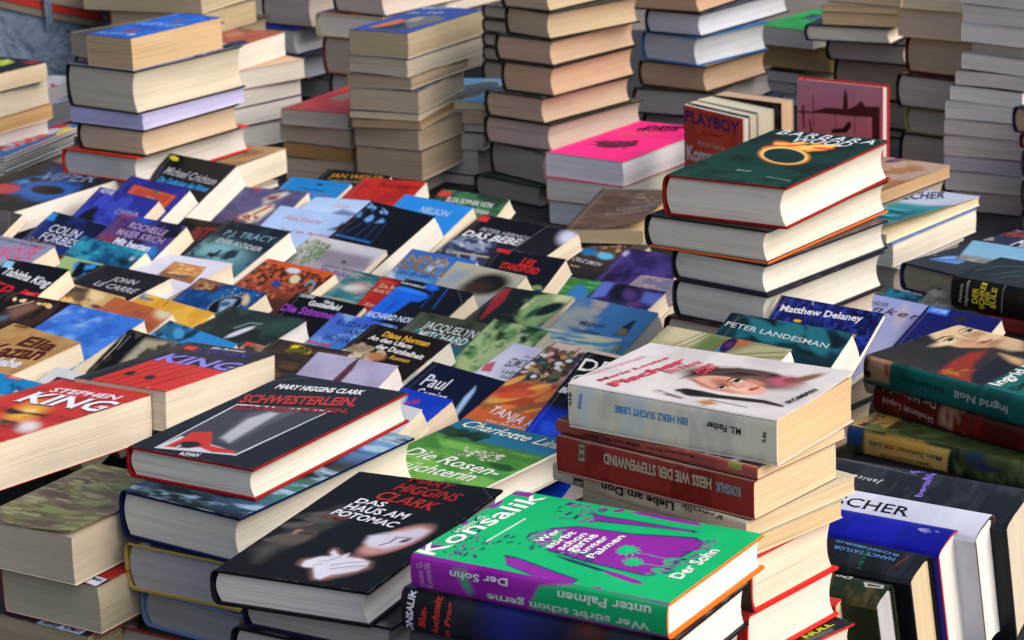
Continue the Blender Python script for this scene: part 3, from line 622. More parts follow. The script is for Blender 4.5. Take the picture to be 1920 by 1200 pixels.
 'tower.5': {"loc":[0.09,3.7826,0.8331],"rot":[0.0,-0.0,-0.7409],"w":0.1323,"l":0.2113,"t":0.0408,"kind":"h","paper":"e0c6bb","cover":"4a4c2e","label":"rose edged hardcover with dark olive cover, sixth in tower of pink edged hardcovers","edge":"23281f","group":"books stacked flat in piles","tone":0.74,"res":[107,152],"sres":[45,144]},
 'tower.6': {"loc":[0.0994,3.7758,0.7835],"rot":[0.0,-0.0,-0.9135],"w":0.1323,"l":0.2078,"t":0.049,"kind":"h","paper":"b8b2aa","cover":"3e463f","label":"grey hardcover with red headband, seventh in tower of pink edged hardcovers","edge":"2a322c","group":"books stacked flat in piles","tone":0.74,"res":[92,175],"sres":[54,163]},
 'tower.7': {"loc":[0.08,3.7868,0.7506],"rot":[0.0,-0.0,-0.8136],"w":0.1405,"l":0.2206,"t":0.0323,"kind":"h","paper":"b1ada4","cover":"3b5040","label":"slim hardcover with green and yellow cover, lowest in tower of pink edged hardcovers","edge":"1d2a22","group":"books stacked flat in piles","tone":0.74,"res":[107,171],"sres":[35,160]},
 'wood.0': {"loc":[0.28,2.5953,1.0172],"rot":[0.0,-0.0,-0.5959],"w":0.1413,"l":0.2311,"t":0.0423,"kind":"h","paper":"dfd9cc","cover":"0f3d30","label":"hardcover with fire ring on dark green cover, topmost in dark green topped pile","edge":"8a1c14","group":"books stacked flat in piles","res":[191,180],"sres":[68,176]},
 'wood.1': {"loc":[0.2699,2.6002,0.9825],"rot":[0.0,-0.0,-0.6562],"w":0.1473,"l":0.2406,"t":0.0341,"kind":"h","paper":"d8d2c4","cover":"3d3f3e","label":"thick hardcover with ink smudges, second in dark green topped pile","edge":"1c1d1d","group":"books stacked flat in piles","bedge":"e06a28","res":[192,207],"sres":[54,199]},
 'wood.2': {"loc":[0.2807,2.5795,0.9507],"rot":[0.0,-0.0,-0.7361],"w":0.1193,"l":0.2145,"t":0.0312,"kind":"h","paper":"d0cec4","cover":"3a3a3a","label":"hardcover under an orange board, third in dark green topped pile","edge":"1c2032","group":"books stacked flat in piles","res":[150,206],"sres":[49,196]},
 'wood.3': {"loc":[0.2784,2.577,0.9105],"rot":[0.0,-0.0,-0.733],"w":0.1206,"l":0.2064,"t":0.0396,"kind":"h","paper":"d0cec4","cover":"3a3038","label":"pale hardcover with dark board, fourth in dark green topped pile","edge":"1c2228","group":"books stacked flat in piles","res":[152,198],"sres":[62,188]},
 'wood.4': {"loc":[0.2715,2.5793,0.8705],"rot":[0.0,-0.0,-0.7267],"w":0.1297,"l":0.2041,"t":0.0395,"kind":"h","paper":"c2b8a4","cover":"2a2424","label":"hardcover with dark red spine, lowest in dark green topped pile","edge":"401418","group":"books stacked flat in piles","res":[163,195],"sres":[61,185]},
 'wood.f0': {"loc":[0.2715,2.5793,0.8306],"rot":[0.0,-0.0,-0.7267],"w":0.0629,"l":0.099,"t":0.0396,"kind":"h","paper":"b8ae9c","cover":"3a3a40","label":"plain book at the hidden foot of a pile, below the visible books","group":"books hidden at the foot of the piles","res":[79,95],"sres":[61,90]},
 'wood.f1': {"loc":[0.2715,2.5793,0.7905],"rot":[0.0,-0.0,-0.7267],"w":0.1258,"l":0.198,"t":0.0396,"kind":"h","paper":"b8ae9c","cover":"3a3a40","label":"plain book at the hidden foot of a pile, below the visible books","group":"books hidden at the foot of the piles","res":[158,190],"sres":[61,180]},
 'wood.f2': {"loc":[0.2715,2.5793,0.7503],"rot":[0.0,-0.0,-0.7267],"w":0.1258,"l":0.198,"t":0.0396,"kind":"h","paper":"b8ae9c","cover":"3a3a40","label":"plain book at the hidden foot of a pile, below the visible books","group":"books hidden at the foot of the piles","res":[157,191],"sres":[60,181]},
 'pink.0': {"loc":[0.1807,3.6341,0.8171],"rot":[0.0,-0.0,-0.6392],"w":0.1307,"l":0.237,"t":0.0351,"kind":"P","paper":"dcdde6","cover":"ff2f86","label":"large white paperback with neon pink cover, topmost in neon pink topped pile","group":"books stacked flat in piles","warp":0.0008,"res":[120,153],"sres":[40,146]},
 'pink.1': {"loc":[0.1626,3.6145,0.7847],"rot":[0.0,-0.0,-0.5902],"w":0.1257,"l":0.1915,"t":0.0318,"kind":"P","paper":"cbcac4","cover":"c9486a","label":"grey white large paperback, second in neon pink topped pile","group":"books stacked flat in piles","warp":0.0008,"res":[119,117],"sres":[36,112]},
 'pink.2': {"loc":[0.1684,3.6182,0.7506],"rot":[0.0,-0.0,-0.5833],"w":0.1298,"l":0.1977,"t":0.0335,"kind":"P","paper":"c4ccd0","cover":"7f8a90","label":"blue grey large paperback, lowest in neon pink topped pile","group":"books stacked flat in piles","warp":0.0008,"res":[123,119],"sres":[38,114]},
 'ruffle.0': {"loc":[0.1508,3.318,0.8113],"rot":[0.0,-0.0,-0.2684],"w":0.1035,"l":0.2162,"t":0.0191,"kind":"p","paper":"cdb88e","cover":"3a2e28","label":"tan paperback with wavy dark brown cover beside the white hardcover pile","curl":0.012,"res":[118,82],"sres":[24,81]},
 'ruffle.f0': {"loc":[0.1508,3.318,0.7503],"rot":[0.0,-0.0,-0.2684],"w":0.0603,"l":0.1258,"t":0.0607,"kind":"h","paper":"b8ae9c","cover":"3a3a40","label":"plain book at the hidden foot of a pile, below the visible books","group":"books hidden at the foot of the piles","res":[69,49],"sres":[75,47]},
 'st10.0': {"loc":[0.2995,4.0052,0.9854],"rot":[0.0,-0.0,-0.5871],"w":0.1248,"l":0.1696,"t":0.0386,"kind":"h","paper":"caa683","cover":"b87a3c","label":"tan paged hardcover with orange edge, topmost in pile right of pink edged tower","edge":"2a1a1c","group":"books stacked flat in piles","tone":0.85,"res":[110,87],"sres":[41,84]},
 'st10.1': {"loc":[0.343,4.0304,0.9488],"rot":[0.0,-0.0,-0.6762],"w":0.1058,"l":0.2494,"t":0.036,"kind":"h","paper":"ced4e2","cover":"24405e","label":"bluish white hardcover, second in pile right of pink edged tower","edge":"1c2530","group":"books stacked flat in piles","tone":0.85,"res":[89,145],"sres":[38,138]},
 'st10.2': {"loc":[0.319,4.0004,0.9038],"rot":[0.0,-0.0,-0.79],"w":0.1145,"l":0.1696,"t":0.0445,"kind":"h","paper":"ccd2dc","cover":"2a5f92","label":"bluish white hardcover with bright blue board, third in pile right of pink edged tower","edge":"1f6aa8","group":"books stacked flat in piles","tone":0.85,"res":[89,115],"sres":[47,109]},
 'st10.3': {"loc":[0.3165,4.0068,0.8627],"rot":[0.0,-0.0,-0.6876],"w":0.1301,"l":0.1696,"t":0.0404,"kind":"h","paper":"c9a888","cover":"8a7448","label":"orange tan hardcover, fourth in pile right of pink edged tower","edge":"3a2c22","group":"books stacked flat in piles","tone":0.85,"res":[108,101],"sres":[43,96]},
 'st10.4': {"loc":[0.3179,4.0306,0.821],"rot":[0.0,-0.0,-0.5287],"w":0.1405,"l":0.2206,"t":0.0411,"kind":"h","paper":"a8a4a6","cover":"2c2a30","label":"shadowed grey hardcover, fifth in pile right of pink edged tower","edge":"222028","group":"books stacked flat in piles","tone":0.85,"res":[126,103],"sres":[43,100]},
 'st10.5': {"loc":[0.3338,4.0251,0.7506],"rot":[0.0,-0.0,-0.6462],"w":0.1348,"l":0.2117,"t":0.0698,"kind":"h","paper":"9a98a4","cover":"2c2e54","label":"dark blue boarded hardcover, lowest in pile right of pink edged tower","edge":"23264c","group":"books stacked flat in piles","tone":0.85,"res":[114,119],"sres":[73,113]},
 'st11.0': {"loc":[0.5332,4.3569,0.857],"rot":[0.0,-0.0,-0.711],"w":0.1183,"l":0.1803,"t":0.0311,"kind":"p","paper":"bdb5ab","cover":"178a2e","label":"pale paperback with green cover, topmost in pile under the green cover","group":"books stacked flat in piles","tone":1.4,"res":[92,97],"sres":[30,92]},
 'st11.1': {"loc":[0.5726,4.3873,0.8131],"rot":[0.0,-0.0,-0.7291],"w":0.1494,"l":0.2346,"t":0.0433,"kind":"h","paper":"b08a55","cover":"6a5434","label":"brown paged hardcover, second in pile under the green cover","group":"books stacked flat in piles","tone":1.4,"res":[115,127],"sres":[42,121]},
 'st11.2': {"loc":[0.5263,4.4146,0.7941],"rot":[0.0,-0.0,-0.7557],"w":0.1552,"l":0.2438,"t":0.0184,"kind":"p","paper":"a8a29a","cover":"1b1d22","label":"thin grey paperback with black and yellow cover, third in pile under the green cover","group":"books stacked flat in piles","tone":1.4,"res":[115,138],"sres":[17,131]},
 'st11.3': {"loc":[0.5178,4.4107,0.7767],"rot":[0.0,-0.0,-0.7664],"w":0.1472,"l":0.2242,"t":0.0168,"kind":"p","paper":"a6a29a","cover":"20222a","label":"thin grey paperback, fourth in pile under the green cover","group":"books stacked flat in piles","tone":1.4,"res":[109,129],"sres":[16,122]},
 'st11.4': {"loc":[0.5334,4.4206,0.7551],"rot":[0.0,-0.0,-0.8097],"w":0.1552,"l":0.2438,"t":0.021,"kind":"p","paper":"bcb6c0","cover":"3a3236","label":"whitish paperback, fifth in pile under the green cover","group":"books stacked flat in piles","tone":1.4,"res":[111,147],"sres":[20,139]},
 'st12.0': {"loc":[0.6404,4.1307,0.9655],"rot":[0.0,-0.0,-0.6898],"w":0.1443,"l":0.2198,"t":0.0278,"kind":"p","paper":"b9a379","cover":"2f6ab0","label":"tan paperback with blue cover, topmost in pile with slim black hardcover","group":"books stacked flat in piles","tone":1.5,"res":[123,116],"sres":[29,111]},
 'st12.1': {"loc":[0.6128,4.1174,0.9538],"rot":[0.0,-0.0,-0.4671],"w":0.1297,"l":0.1976,"t":0.0111,"kind":"p","paper":"b39c72","cover":"8a7a5a","label":"tan middle paperback, second in pile with slim black hardcover","group":"books stacked flat in piles","tone":1.5,"res":[121,68],"sres":[11,67]},
 'st12.2': {"loc":[0.612,4.1171,0.9334],"rot":[0.0,-0.0,-0.4602],"w":0.1295,"l":0.1973,"t":0.0198,"kind":"p","paper":"b39c72","cover":"8a7a5a","label":"tan thicker paperback, third in pile with slim black hardcover","group":"books stacked flat in piles","tone":1.5,"res":[121,67],"sres":[20,66]},
 'st12.3': {"loc":[0.588,4.1096,0.9063],"rot":[0.0,-0.0,-0.5087],"w":0.146,"l":0.1696,"t":0.0265,"kind":"h","paper":"c4baa8","cover":"15171c","label":"slim hardcover with black cover and navy spine, fourth in pile with slim black hardcover","edge":"10203a","group":"books stacked flat in piles","tone":1.5,"res":[135,65],"sres":[27,64]},
 'st12.4': {"loc":[0.6415,4.1328,0.8717],"rot":[0.0,-0.0,-0.6175],"w":0.1429,"l":0.2243,"t":0.034,"kind":"h","paper":"a1948a","cover":"30302e","label":"brown grey hardcover, fifth in pile with slim black hardcover","edge":"16161a","group":"books stacked flat in piles","tone":1.5,"res":[126,105],"sres":[35,101]},
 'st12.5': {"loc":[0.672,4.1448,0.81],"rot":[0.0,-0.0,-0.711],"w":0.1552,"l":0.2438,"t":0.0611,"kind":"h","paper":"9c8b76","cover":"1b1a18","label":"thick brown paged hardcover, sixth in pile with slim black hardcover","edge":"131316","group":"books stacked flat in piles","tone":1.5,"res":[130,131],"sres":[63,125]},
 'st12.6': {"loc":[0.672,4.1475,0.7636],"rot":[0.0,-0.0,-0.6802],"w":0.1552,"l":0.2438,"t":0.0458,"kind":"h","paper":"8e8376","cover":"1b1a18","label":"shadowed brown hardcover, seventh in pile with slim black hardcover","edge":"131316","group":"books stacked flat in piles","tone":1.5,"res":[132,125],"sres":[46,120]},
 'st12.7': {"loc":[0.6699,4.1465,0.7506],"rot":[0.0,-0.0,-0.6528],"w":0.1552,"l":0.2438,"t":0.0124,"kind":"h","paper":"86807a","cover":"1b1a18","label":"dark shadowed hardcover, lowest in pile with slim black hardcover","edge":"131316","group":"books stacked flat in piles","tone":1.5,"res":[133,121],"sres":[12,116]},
 'st13.0': {"loc":[0.6941,3.8082,1.0039],"rot":[0.0,-0.0,-0.6483],"w":0.1191,"l":0.1814,"t":0.0258,"kind":"p","paper":"c9b896","cover":"d8c14a","label":"cream paperback with yellow cover, topmost in pile left of white tower","group":"books stacked flat in piles","tone":1.4,"res":[114,93],"sres":[29,89]},
 'st13.1': {"loc":[0.7027,3.8193,0.96],"rot":[0.0,-0.0,-0.6981],"w":0.1318,"l":0.2008,"t":0.0433,"kind":"p","paper":"bfa98a","cover":"d8c832","label":"tan paperback under a yellow edge, second in pile left of white tower","group":"books stacked flat in piles","tone":1.4,"res":[123,111],"sres":[48,107]},
 'st13.2': {"loc":[0.7195,3.8214,0.9051],"rot":[0.0,-0.0,-0.7629],"w":0.133,"l":0.2088,"t":0.0544,"kind":"h","paper":"b29a78","cover":"7a1c20","label":"thick brown paged hardcover with red binding, third in pile left of white tower","edge":"6a1a1c","group":"books stacked flat in piles","tone":1.4,"res":[120,127],"sres":[60,121]},
 'st13.3': {"loc":[0.6971,3.8143,0.8548],"rot":[0.0,-0.0,-0.7438],"w":0.1248,"l":0.1959,"t":0.0497,"kind":"h","paper":"b4ab9b","cover":"3c1418","label":"grey paged hardcover with dark red spine, fourth in pile left of white tower","edge":"2c0f12","group":"books stacked flat in piles","tone":1.4,"res":[113,117],"sres":[55,112]},
 'st13.4': {"loc":[0.7123,3.8142,0.816],"rot":[0.0,-0.0,-0.7686],"w":0.1252,"l":0.1966,"t":0.0382,"kind":"h","paper":"aaa295","cover":"2c2c2e","label":"grey hardcover with yellowish spine, fifth in pile left of white tower","edge":"c8b878","group":"books stacked flat in piles","tone":1.4,"res":[112,122],"sres":[42,115]},
 'st13.5': {"loc":[0.7024,3.8152,0.7506],"rot":[0.0,-0.0,-0.7322],"w":0.1254,"l":0.197,"t":0.0648,"kind":"h","paper":"a59a8a","cover":"2a2a2c","label":"shadowed brown grey hardcover, lowest in pile left of white tower","edge":"1a1a1e","group":"books stacked flat in piles","tone":1.4,"res":[114,116],"sres":[71,111]},
 'tower14.0': {"loc":[0.7419,3.5947,1.0413],"rot":[0.0,-0.0,-0.8294],"w":0.1114,"l":0.1696,"t":0.028,"kind":"p","paper":"c4c0b6","cover":"8f9096","label":"lilac grey paperback, topmost in white paperback tower at right","group":"books stacked flat in piles","tone":1.3,"warp":0.0012,"res":[104,118],"sres":[33,112]},
 'tower14.1': {"loc":[0.7458,3.5907,1.0163],"rot":[0.0,-0.0,-0.8254],"w":0.1114,"l":0.1696,"t":0.0244,"kind":"p","paper":"c4c0b6","cover":"b9bcc4","label":"cool grey paperback, second in white paperback tower at right","group":"books stacked flat in piles","tone":1.3,"warp":0.0012,"res":[105,118],"sres":[29,111]},
 'tower14.2': {"loc":[0.7429,3.592,0.9893],"rot":[0.0,-0.0,-0.7909],"w":0.1114,"l":0.1696,"t":0.0264,"kind":"p","paper":"d0cec4","cover":"d0d4da","label":"pale grey paperback with white edge, third in white paperback tower at right","group":"books stacked flat in piles","tone":1.3,"warp":0.0012,"res":[107,112],"sres":[31,106]},
 'tower14.3': {"loc":[0.7567,3.5888,0.9734],"rot":[0.0,-0.0,-0.7887],"w":0.1114,"l":0.1696,"t":0.0153,"kind":"p","paper":"ada58f","cover":"8a8474","label":"tan recessed paperback, fourth in white paperback tower at right","group":"books stacked flat in piles","tone":1.3,"warp":0.0012,"res":[107,111],"sres":[18,106]},
 'tower14.4': {"loc":[0.7418,3.5915,0.9496],"rot":[0.0,-0.0,-0.7544],"w":0.1114,"l":0.1696,"t":0.0232,"kind":"p","paper":"d0cec4","cover":"9a9ba0","label":"smooth grey paperback, fifth in white paperback tower at right","group":"books stacked flat in piles","tone":1.3,"warp":0.0012,"res":[109,106],"sres":[27,101]},
 'tower14.5': {"loc":[0.7314,3.5973,0.9279],"rot":[0.0,-0.0,-0.6934],"w":0.1114,"l":0.1696,"t":0.0211,"kind":"p","paper":"c4c0b6","cover":"2b2d30","label":"light grey paperback with dark cover line, sixth in white paperback tower at right","group":"books stacked flat in piles","tone":1.3,"warp":0.0012,"res":[112,97],"sres":[24,93]},
 'tower14.6': {"loc":[0.7228,3.6015,0.9054],"rot":[0.0,-0.0,-0.6471],"w":0.1116,"l":0.1701,"t":0.0219,"kind":"p","paper":"d2d0ca","cover":"30363c","label":"layered grey paperback, seventh in white paperback tower at right","group":"books stacked flat in piles","tone":1.3,"warp":0.0012,"res":[114,90],"sres":[25,87]},
 'tower14.7': {"loc":[0.7196,3.606,0.8814],"rot":[0.0,-0.0,-0.61],"w":0.1163,"l":0.1772,"t":0.0235,"kind":"p","paper":"cbcac4","cover":"d5dadc","label":"pale paperback with bright white edge, eighth in white paperback tower at right","group":"books stacked flat in piles","tone":1.3,"warp":0.0012,"res":[120,88],"sres":[27,85]},
 'tower14.8': {"loc":[0.7178,3.6067,0.8587],"rot":[0.0,-0.0,-0.5894],"w":0.1171,"l":0.1784,"t":0.022,"kind":"p","paper":"c4c0b6","cover":"a0a2a4","label":"mottled grey paperback, ninth in white paperback tower at right","group":"books stacked flat in piles","tone":1.3,"warp":0.0012,"res":[121,86],"sres":[25,83]},
 'tower14.9': {"loc":[0.7165,3.6069,0.8292],"rot":[0.0,-0.0,-0.573],"w":0.1173,"l":0.1787,"t":0.029,"kind":"p","paper":"c4c0b6","cover":"9a9c9c","label":"spotted grey paperback, tenth in white paperback tower at right","group":"books stacked flat in piles","tone":1.3,"warp":0.0012,"res":[122,83],"sres":[33,81]},
 'tower14.10': {"loc":[0.7151,3.6063,0.8071],"rot":[0.0,-0.0,-0.5558],"w":0.1167,"l":0.1778,"t":0.0215,"kind":"p","paper":"bcbcc2","cover":"9a9a9a","label":"grey paperback, eleventh in white paperback tower at right","group":"books stacked flat in piles","tone":1.3,"warp":0.0012,"res":[122,81],"sres":[25,79]},
 'tower14.11': {"loc":[0.715,3.6041,0.7796],"rot":[0.0,-0.0,-0.5506],"w":0.1143,"l":0.1741,"t":0.0269,"kind":"p","paper":"cbcac4","cover":"c4cccc","label":"whitish blue paperback, twelfth in white paperback tower at right","group":"books stacked flat in piles","tone":1.3,"warp":0.0012,"res":[120,79],"sres":[31,76]},
 'tower14.12': {"loc":[0.7212,3.5987,0.7506],"rot":[0.0,-0.0,-0.5635],"w":0.1114,"l":0.1696,"t":0.0284,"kind":"p","paper":"b1aea8","cover":"5a5652","label":"grey brown paperback, lowest in white paperback tower at right","group":"books stacked flat in piles","tone":1.3,"warp":0.0012,"res":[116,79],"sres":[32,76]},
 'edge15.0': {"loc":[0.7933,3.4055,0.8961],"rot":[0.0,-0.0,-0.926],"w":0.1211,"l":0.1901,"t":0.0353,"kind":"h","paper":"c2a77c","cover":"1a2440","label":"tan paged hardcover with navy spine cut by the photo's right edge","edge":"1a2748","tone":1.1,"res":[114,153],"sres":[43,143]},
 'edge15.1': {"loc":[0.797,3.4008,0.876],"rot":[0.0,-0.0,-0.8665],"w":0.1175,"l":0.1844,"t":0.0194,"kind":"h","paper":"a8977c","cover":"5a1418","label":"dark red hardcover low at the photo's right edge","edge":"5a1418","tone":1.1,"res":[115,139],"sres":[23,130]},
 'edge15.f0': {"loc":[0.797,3.4008,0.8343],"rot":[0.0,-0.0,-0.8665],"w":0.1139,"l":0.1789,"t":0.0414,"kind":"h","paper":"b8ae9c","cover":"3a3a40","label":"plain book at the hidden foot of a pile, below the visible books","group":"books hidden at the foot of the piles","res":[111,134],"sres":[50,126]},
 'edge15.f1': {"loc":[0.797,3.4008,0.7923],"rot":[0.0,-0.0,-0.8665],"w":0.1139,"l":0.1789,"t":0.0414,"kind":"h","paper":"b8ae9c","cover":"3a3a40","label":"plain book at the hidden foot of a pile, below the visible books","group":"books hidden at the foot of the piles","res":[111,134],"sres":[50,126]},
 'edge15.f2': {"loc":[0.797,3.4008,0.7503],"rot":[0.0,-0.0,-0.8665],"w":0.1139,"l":0.1789,"t":0.0414,"kind":"h","paper":"b8ae9c","cover":"3a3a40","label":"plain book at the hidden foot of a pile, below the visible books","group":"books hidden at the foot of the piles","res":[111,134],"sres":[50,126]},
 'bird.0': {"loc":[0.4592,3.1934,0.8776],"rot":[0.0,-0.0,-0.7064],"w":0.1237,"l":0.1925,"t":0.0156,"kind":"p","paper":"b7966c","cover":"b0988a","label":"brownish pink paperback with flying bird cover behind the green topped pile","curl":0.004,"res":[132,138],"sres":[20,131]},
 'bird.f0': {"loc":[0.4592,3.1934,0.8354],"rot":[0.0,-0.0,-0.7064],"w":0.12,"l":0.1867,"t":0.0419,"kind":"h","paper":"b8ae9c","cover":"3a3a40","label":"plain book at the hidden foot of a pile, below the visible books","group":"books hidden at the foot of the piles","res":[128,134],"sres":[54,127]},
 'bird.f1': {"loc":[0.4592,3.1934,0.7928],"rot":[0.0,-0.0,-0.7064],"w":0.12,"l":0.1867,"t":0.0419,"kind":"h","paper":"b8ae9c","cover":"3a3a40","label":"plain book at the hidden foot of a pile, below the visible books","group":"books hidden at the foot of the piles","res":[128,134],"sres":[54,128]},
 'bird.f2': {"loc":[0.4592,3.1934,0.7503],"rot":[0.0,-0.0,-0.7064],"w":0.12,"l":0.1867,"t":0.0419,"kind":"h","paper":"b8ae9c","cover":"3a3a40","label":"plain book at the hidden foot of a pile, below the visible books","group":"books hidden at the foot of the piles","res":[127,134],"sres":[53,128]},
 'pilc.0': {"loc":[0.4743,2.9743,0.8882],"rot":[0.0,-0.0,-0.7036],"w":0.074,"l":0.2107,"t":0.0111,"kind":"p","paper":"d6cba8","cover":"3a8890","label":"cream paperback with curled teal and white cover, topmost in pile beside white hardcovers","group":"books stacked flat in piles","curl":0.012,"res":[85,159],"sres":[15,151]},
 'pilc.1': {"loc":[0.4729,2.9687,0.8594],"rot":[0.0,-0.0,-0.6973],"w":0.0782,"l":0.1921,"t":0.0282,"kind":"p","paper":"d8d3c2","cover":"5f74b0","label":"cream paperback with blue edge, second in pile beside white hardcovers","group":"books stacked flat in piles","res":[91,144],"sres":[39,137]},
 'pilc.2': {"loc":[0.4521,2.9657,0.8229],"rot":[0.0,-0.0,-0.6754],"w":0.1114,"l":0.156,"t":0.0358,"kind":"h","paper":"a39c92","cover":"b8b4ac","label":"grey hardcover with torn dust jacket, lowest in pile beside white hardcovers","edge":"b4b0a8","group":"books stacked flat in piles","res":[130,115],"sres":[49,109]},
 'pilc.f0': {"loc":[0.4521,2.9657,0.7868],"rot":[0.0,-0.0,-0.6754],"w":0.108,"l":0.1513,"t":0.0359,"kind":"h","paper":"b8ae9c","cover":"3a3a40","label":"plain book at the hidden foot of a pile, below the visible books","group":"books hidden at the foot of the piles","res":[126,112],"sres":[49,106]},
 'pilc.f1': {"loc":[0.4521,2.9657,0.7503],"rot":[0.0,-0.0,-0.6754],"w":0.108,"l":0.1513,"t":0.0359,"kind":"h","paper":"b8ae9c","cover":"3a3a40","label":"plain book at the hidden foot of a pile, below the visible books","group":"books hidden at the foot of the piles","res":[126,112],"sres":[48,107]},
 'feather.0': {"loc":[0.5432,2.7672,0.8672],"rot":[0.0,-0.0,-0.8958],"w":0.1217,"l":0.1911,"t":0.0315,"kind":"h","paper":"a89c84","cover":"23262c","label":"black hardcover with blue feather cover behind the owl titled book","edge":"1d2a52","res":[138,189],"sres":[46,177]},
 'feather.f0': {"loc":[0.5432,2.7672,0.8285],"rot":[0.0,-0.0,-0.8958],"w":0.0944,"l":0.1483,"t":0.0385,"kind":"h","paper":"b8ae9c","cover":"3a3a40","label":"plain book at the hidden foot of a pile, below the visible books","group":"books hidden at the foot of the piles","res":[107,146],"sres":[56,137]},
 'feather.f1': {"loc":[0.5432,2.7672,0.7894],"rot":[0.0,-0.0,-0.8958],"w":0.0826,"l":0.1297,"t":0.0385,"kind":"h","paper":"b8ae9c","cover":"3a3a40","label":"plain book at the hidden foot of a pile, below the visible books","group":"books hidden at the foot of the piles","res":[93,128],"sres":[55,120]},
 'feather.f2': {"loc":[0.5432,2.7672,0.7503],"rot":[0.0,-0.0,-0.8958],"w":0.1062,"l":0.1668,"t":0.0385,"kind":"h","paper":"b8ae9c","cover":"3a3a40","label":"plain book at the hidden foot of a pile, below the visible books","group":"books hidden at the foot of the piles","res":[120,165],"sres":[55,154]},
 'owl.0': {"loc":[0.5931,2.6402,0.8698],"rot":[0.0,-0.0,0.8167],"w":0.1333,"l":0.2093,"t":0.0348,"kind":"h","paper":"b8ad98","cover":"0e1110","label":"black hardcover with yellow spine title leaning at the right edge","edge":"0c0d0d","res":[115,277],"sres":[55,265]},
 'owl.1': {"loc":[0.6039,2.6258,0.8515],"rot":[0.0,-0.0,0.813],"w":0.1175,"l":0.1844,"t":0.0177,"kind":"h","paper":"b0a392","cover":"6e1f22","label":"maroon hardcover under the black owl titled book","edge":"7a2626","res":[102,246],"sres":[27,235]},
 'owl.f0': {"loc":[0.6039,2.6258,0.8011],"rot":[0.0,-0.0,0.813],"w":0.1139,"l":0.1789,"t":0.0502,"kind":"h","paper":"b8ae9c","cover":"3a3a40","label":"plain book at the hidden foot of a pile, below the visible books","group":"books hidden at the foot of the piles","res":[99,238],"sres":[78,227]},
 'owl.f1': {"loc":[0.6039,2.6258,0.7503],"rot":[0.0,-0.0,0.813],"w":0.1139,"l":0.1789,"t":0.0502,"kind":"h","paper":"b8ae9c","cover":"3a3a40","label":"plain book at the hidden foot of a pile, below the visible books","group":"books hidden at the foot of the piles","res":[99,237],"sres":[77,227]},
 'noll.0': {"loc":[0.4699,2.3817,0.8663],"rot":[0.0,-0.0,0.6959],"w":0.1427,"l":0.2241,"t":0.0299,"kind":"h","paper":"c9c4b4","cover":"1b2426","label":"hardcover with painted woman cover and teal spine, topmost in teal spine topped pile","edge":"1d5a58","group":"books stacked flat in piles","res":[159,300],"sres":[52,284]},
 'noll.1': {"loc":[0.4807,2.3821,0.8375],"rot":[0.0,-0.0,0.7041],"w":0.1433,"l":0.225,"t":0.0281,"kind":"h","paper":"c0b8a8","cover":"5a1a14","label":"dark red hardcover with spine lettering, second in teal spine topped pile","edge":"4a1512","group":"books stacked flat in piles","res":[158,303],"sres":[48,287]},
 'noll.2': {"loc":[0.4418,2.3663,0.8092],"rot":[0.0,-0.0,0.8551],"w":0.1303,"l":0.2047,"t":0.0278,"kind":"h","paper":"c4bca8","cover":"3a4a2a","label":"hardcover with green vineyard cover and yellow panel, lowest in teal spine topped pile","edge":"38422c","group":"books stacked flat in piles","res":[126,297],"sres":[47,286]},
 'noll.f0': {"loc":[0.4418,2.3663,0.7503],"rot":[0.0,-0.0,0.8551],"w":0.1264,"l":0.1985,"t":0.0586,"kind":"h","paper":"b8ae9c","cover":"3a3a40","label":"plain book at the hidden foot of a pile, below the visible books","group":"books hidden at the foot of the piles","res":[122,288],"sres":[80,277]},
 'schw.0': {"loc":[-0.2199,2.1949,0.9029],"rot":[0.0,-0.0,-0.573],"w":0.1409,"l":0.2302,"t":0.0287,"kind":"h","paper":"e2ded0","cover":"16171c","label":"black hardcover with a red shoe cover, topmost in red shoe topped pile","edge":"96181a","group":"books stacked flat in piles","res":[198,274],"sres":[52,262]},
 'schw.1': {"loc":[-0.2193,2.1589,0.8591],"rot":[0.0,-0.0,-0.6388],"w":0.1408,"l":0.2365,"t":0.0432,"kind":"h","paper":"e0dccd","cover":"5a7f8e","label":"hardcover with sea blue cover and navy board, second in red shoe topped pile","edge":"101c4a","group":"books stacked flat in piles","res":[193,307],"sres":[79,290]},
 'schw.2': {"loc":[-0.242,2.1428,0.8147],"rot":[0.0,-0.0,-0.5587],"w":0.1212,"l":0.1903,"t":0.0438,"kind":"h","paper":"a9a9ac","cover":"26242a","label":"grey paged hardcover with mustard boards, third in red shoe topped pile","edge":"a8904e","group":"books stacked flat in piles","res":[175,234],"sres":[79,223]},
 'schw.3': {"loc":[-0.2308,2.1345,0.7796],"rot":[0.0,-0.0,-0.6321],"w":0.1175,"l":0.1844,"t":0.0345,"kind":"h","paper":"a09e9c","cover":"2a2a32","label":"grey hardcover with pale blue board, fourth in red shoe topped pile","edge":"6a84b0","group":"books stacked flat in piles","res":[162,243],"sres":[62,229]},
 'schw.4': {"loc":[-0.2474,2.1497,0.7506],"rot":[0.0,-0.0,-0.5603],"w":0.1286,"l":0.2019,"t":0.0284,"kind":"h","paper":"b0aca4","cover":"1c1a1a","label":"hardcover with black cover and red edge, lowest in red shoe topped pile","edge":"a02418","group":"books stacked flat in piles","res":[183,250],"sres":[50,238]},
 'kons.0': {"loc":[0.0474,1.7275,0.9557],"rot":[0.0,-0.0,1.0063],"w":0.1464,"l":0.2079,"t":0.0267,"kind":"h","paper":"ececec","cover":"12c878","label":"green and purple palm tree hardcover, topmost in palm topped pile","edge":"e8701c","group":"books stacked flat in piles","res":[199,320],"sres":[62,340]},
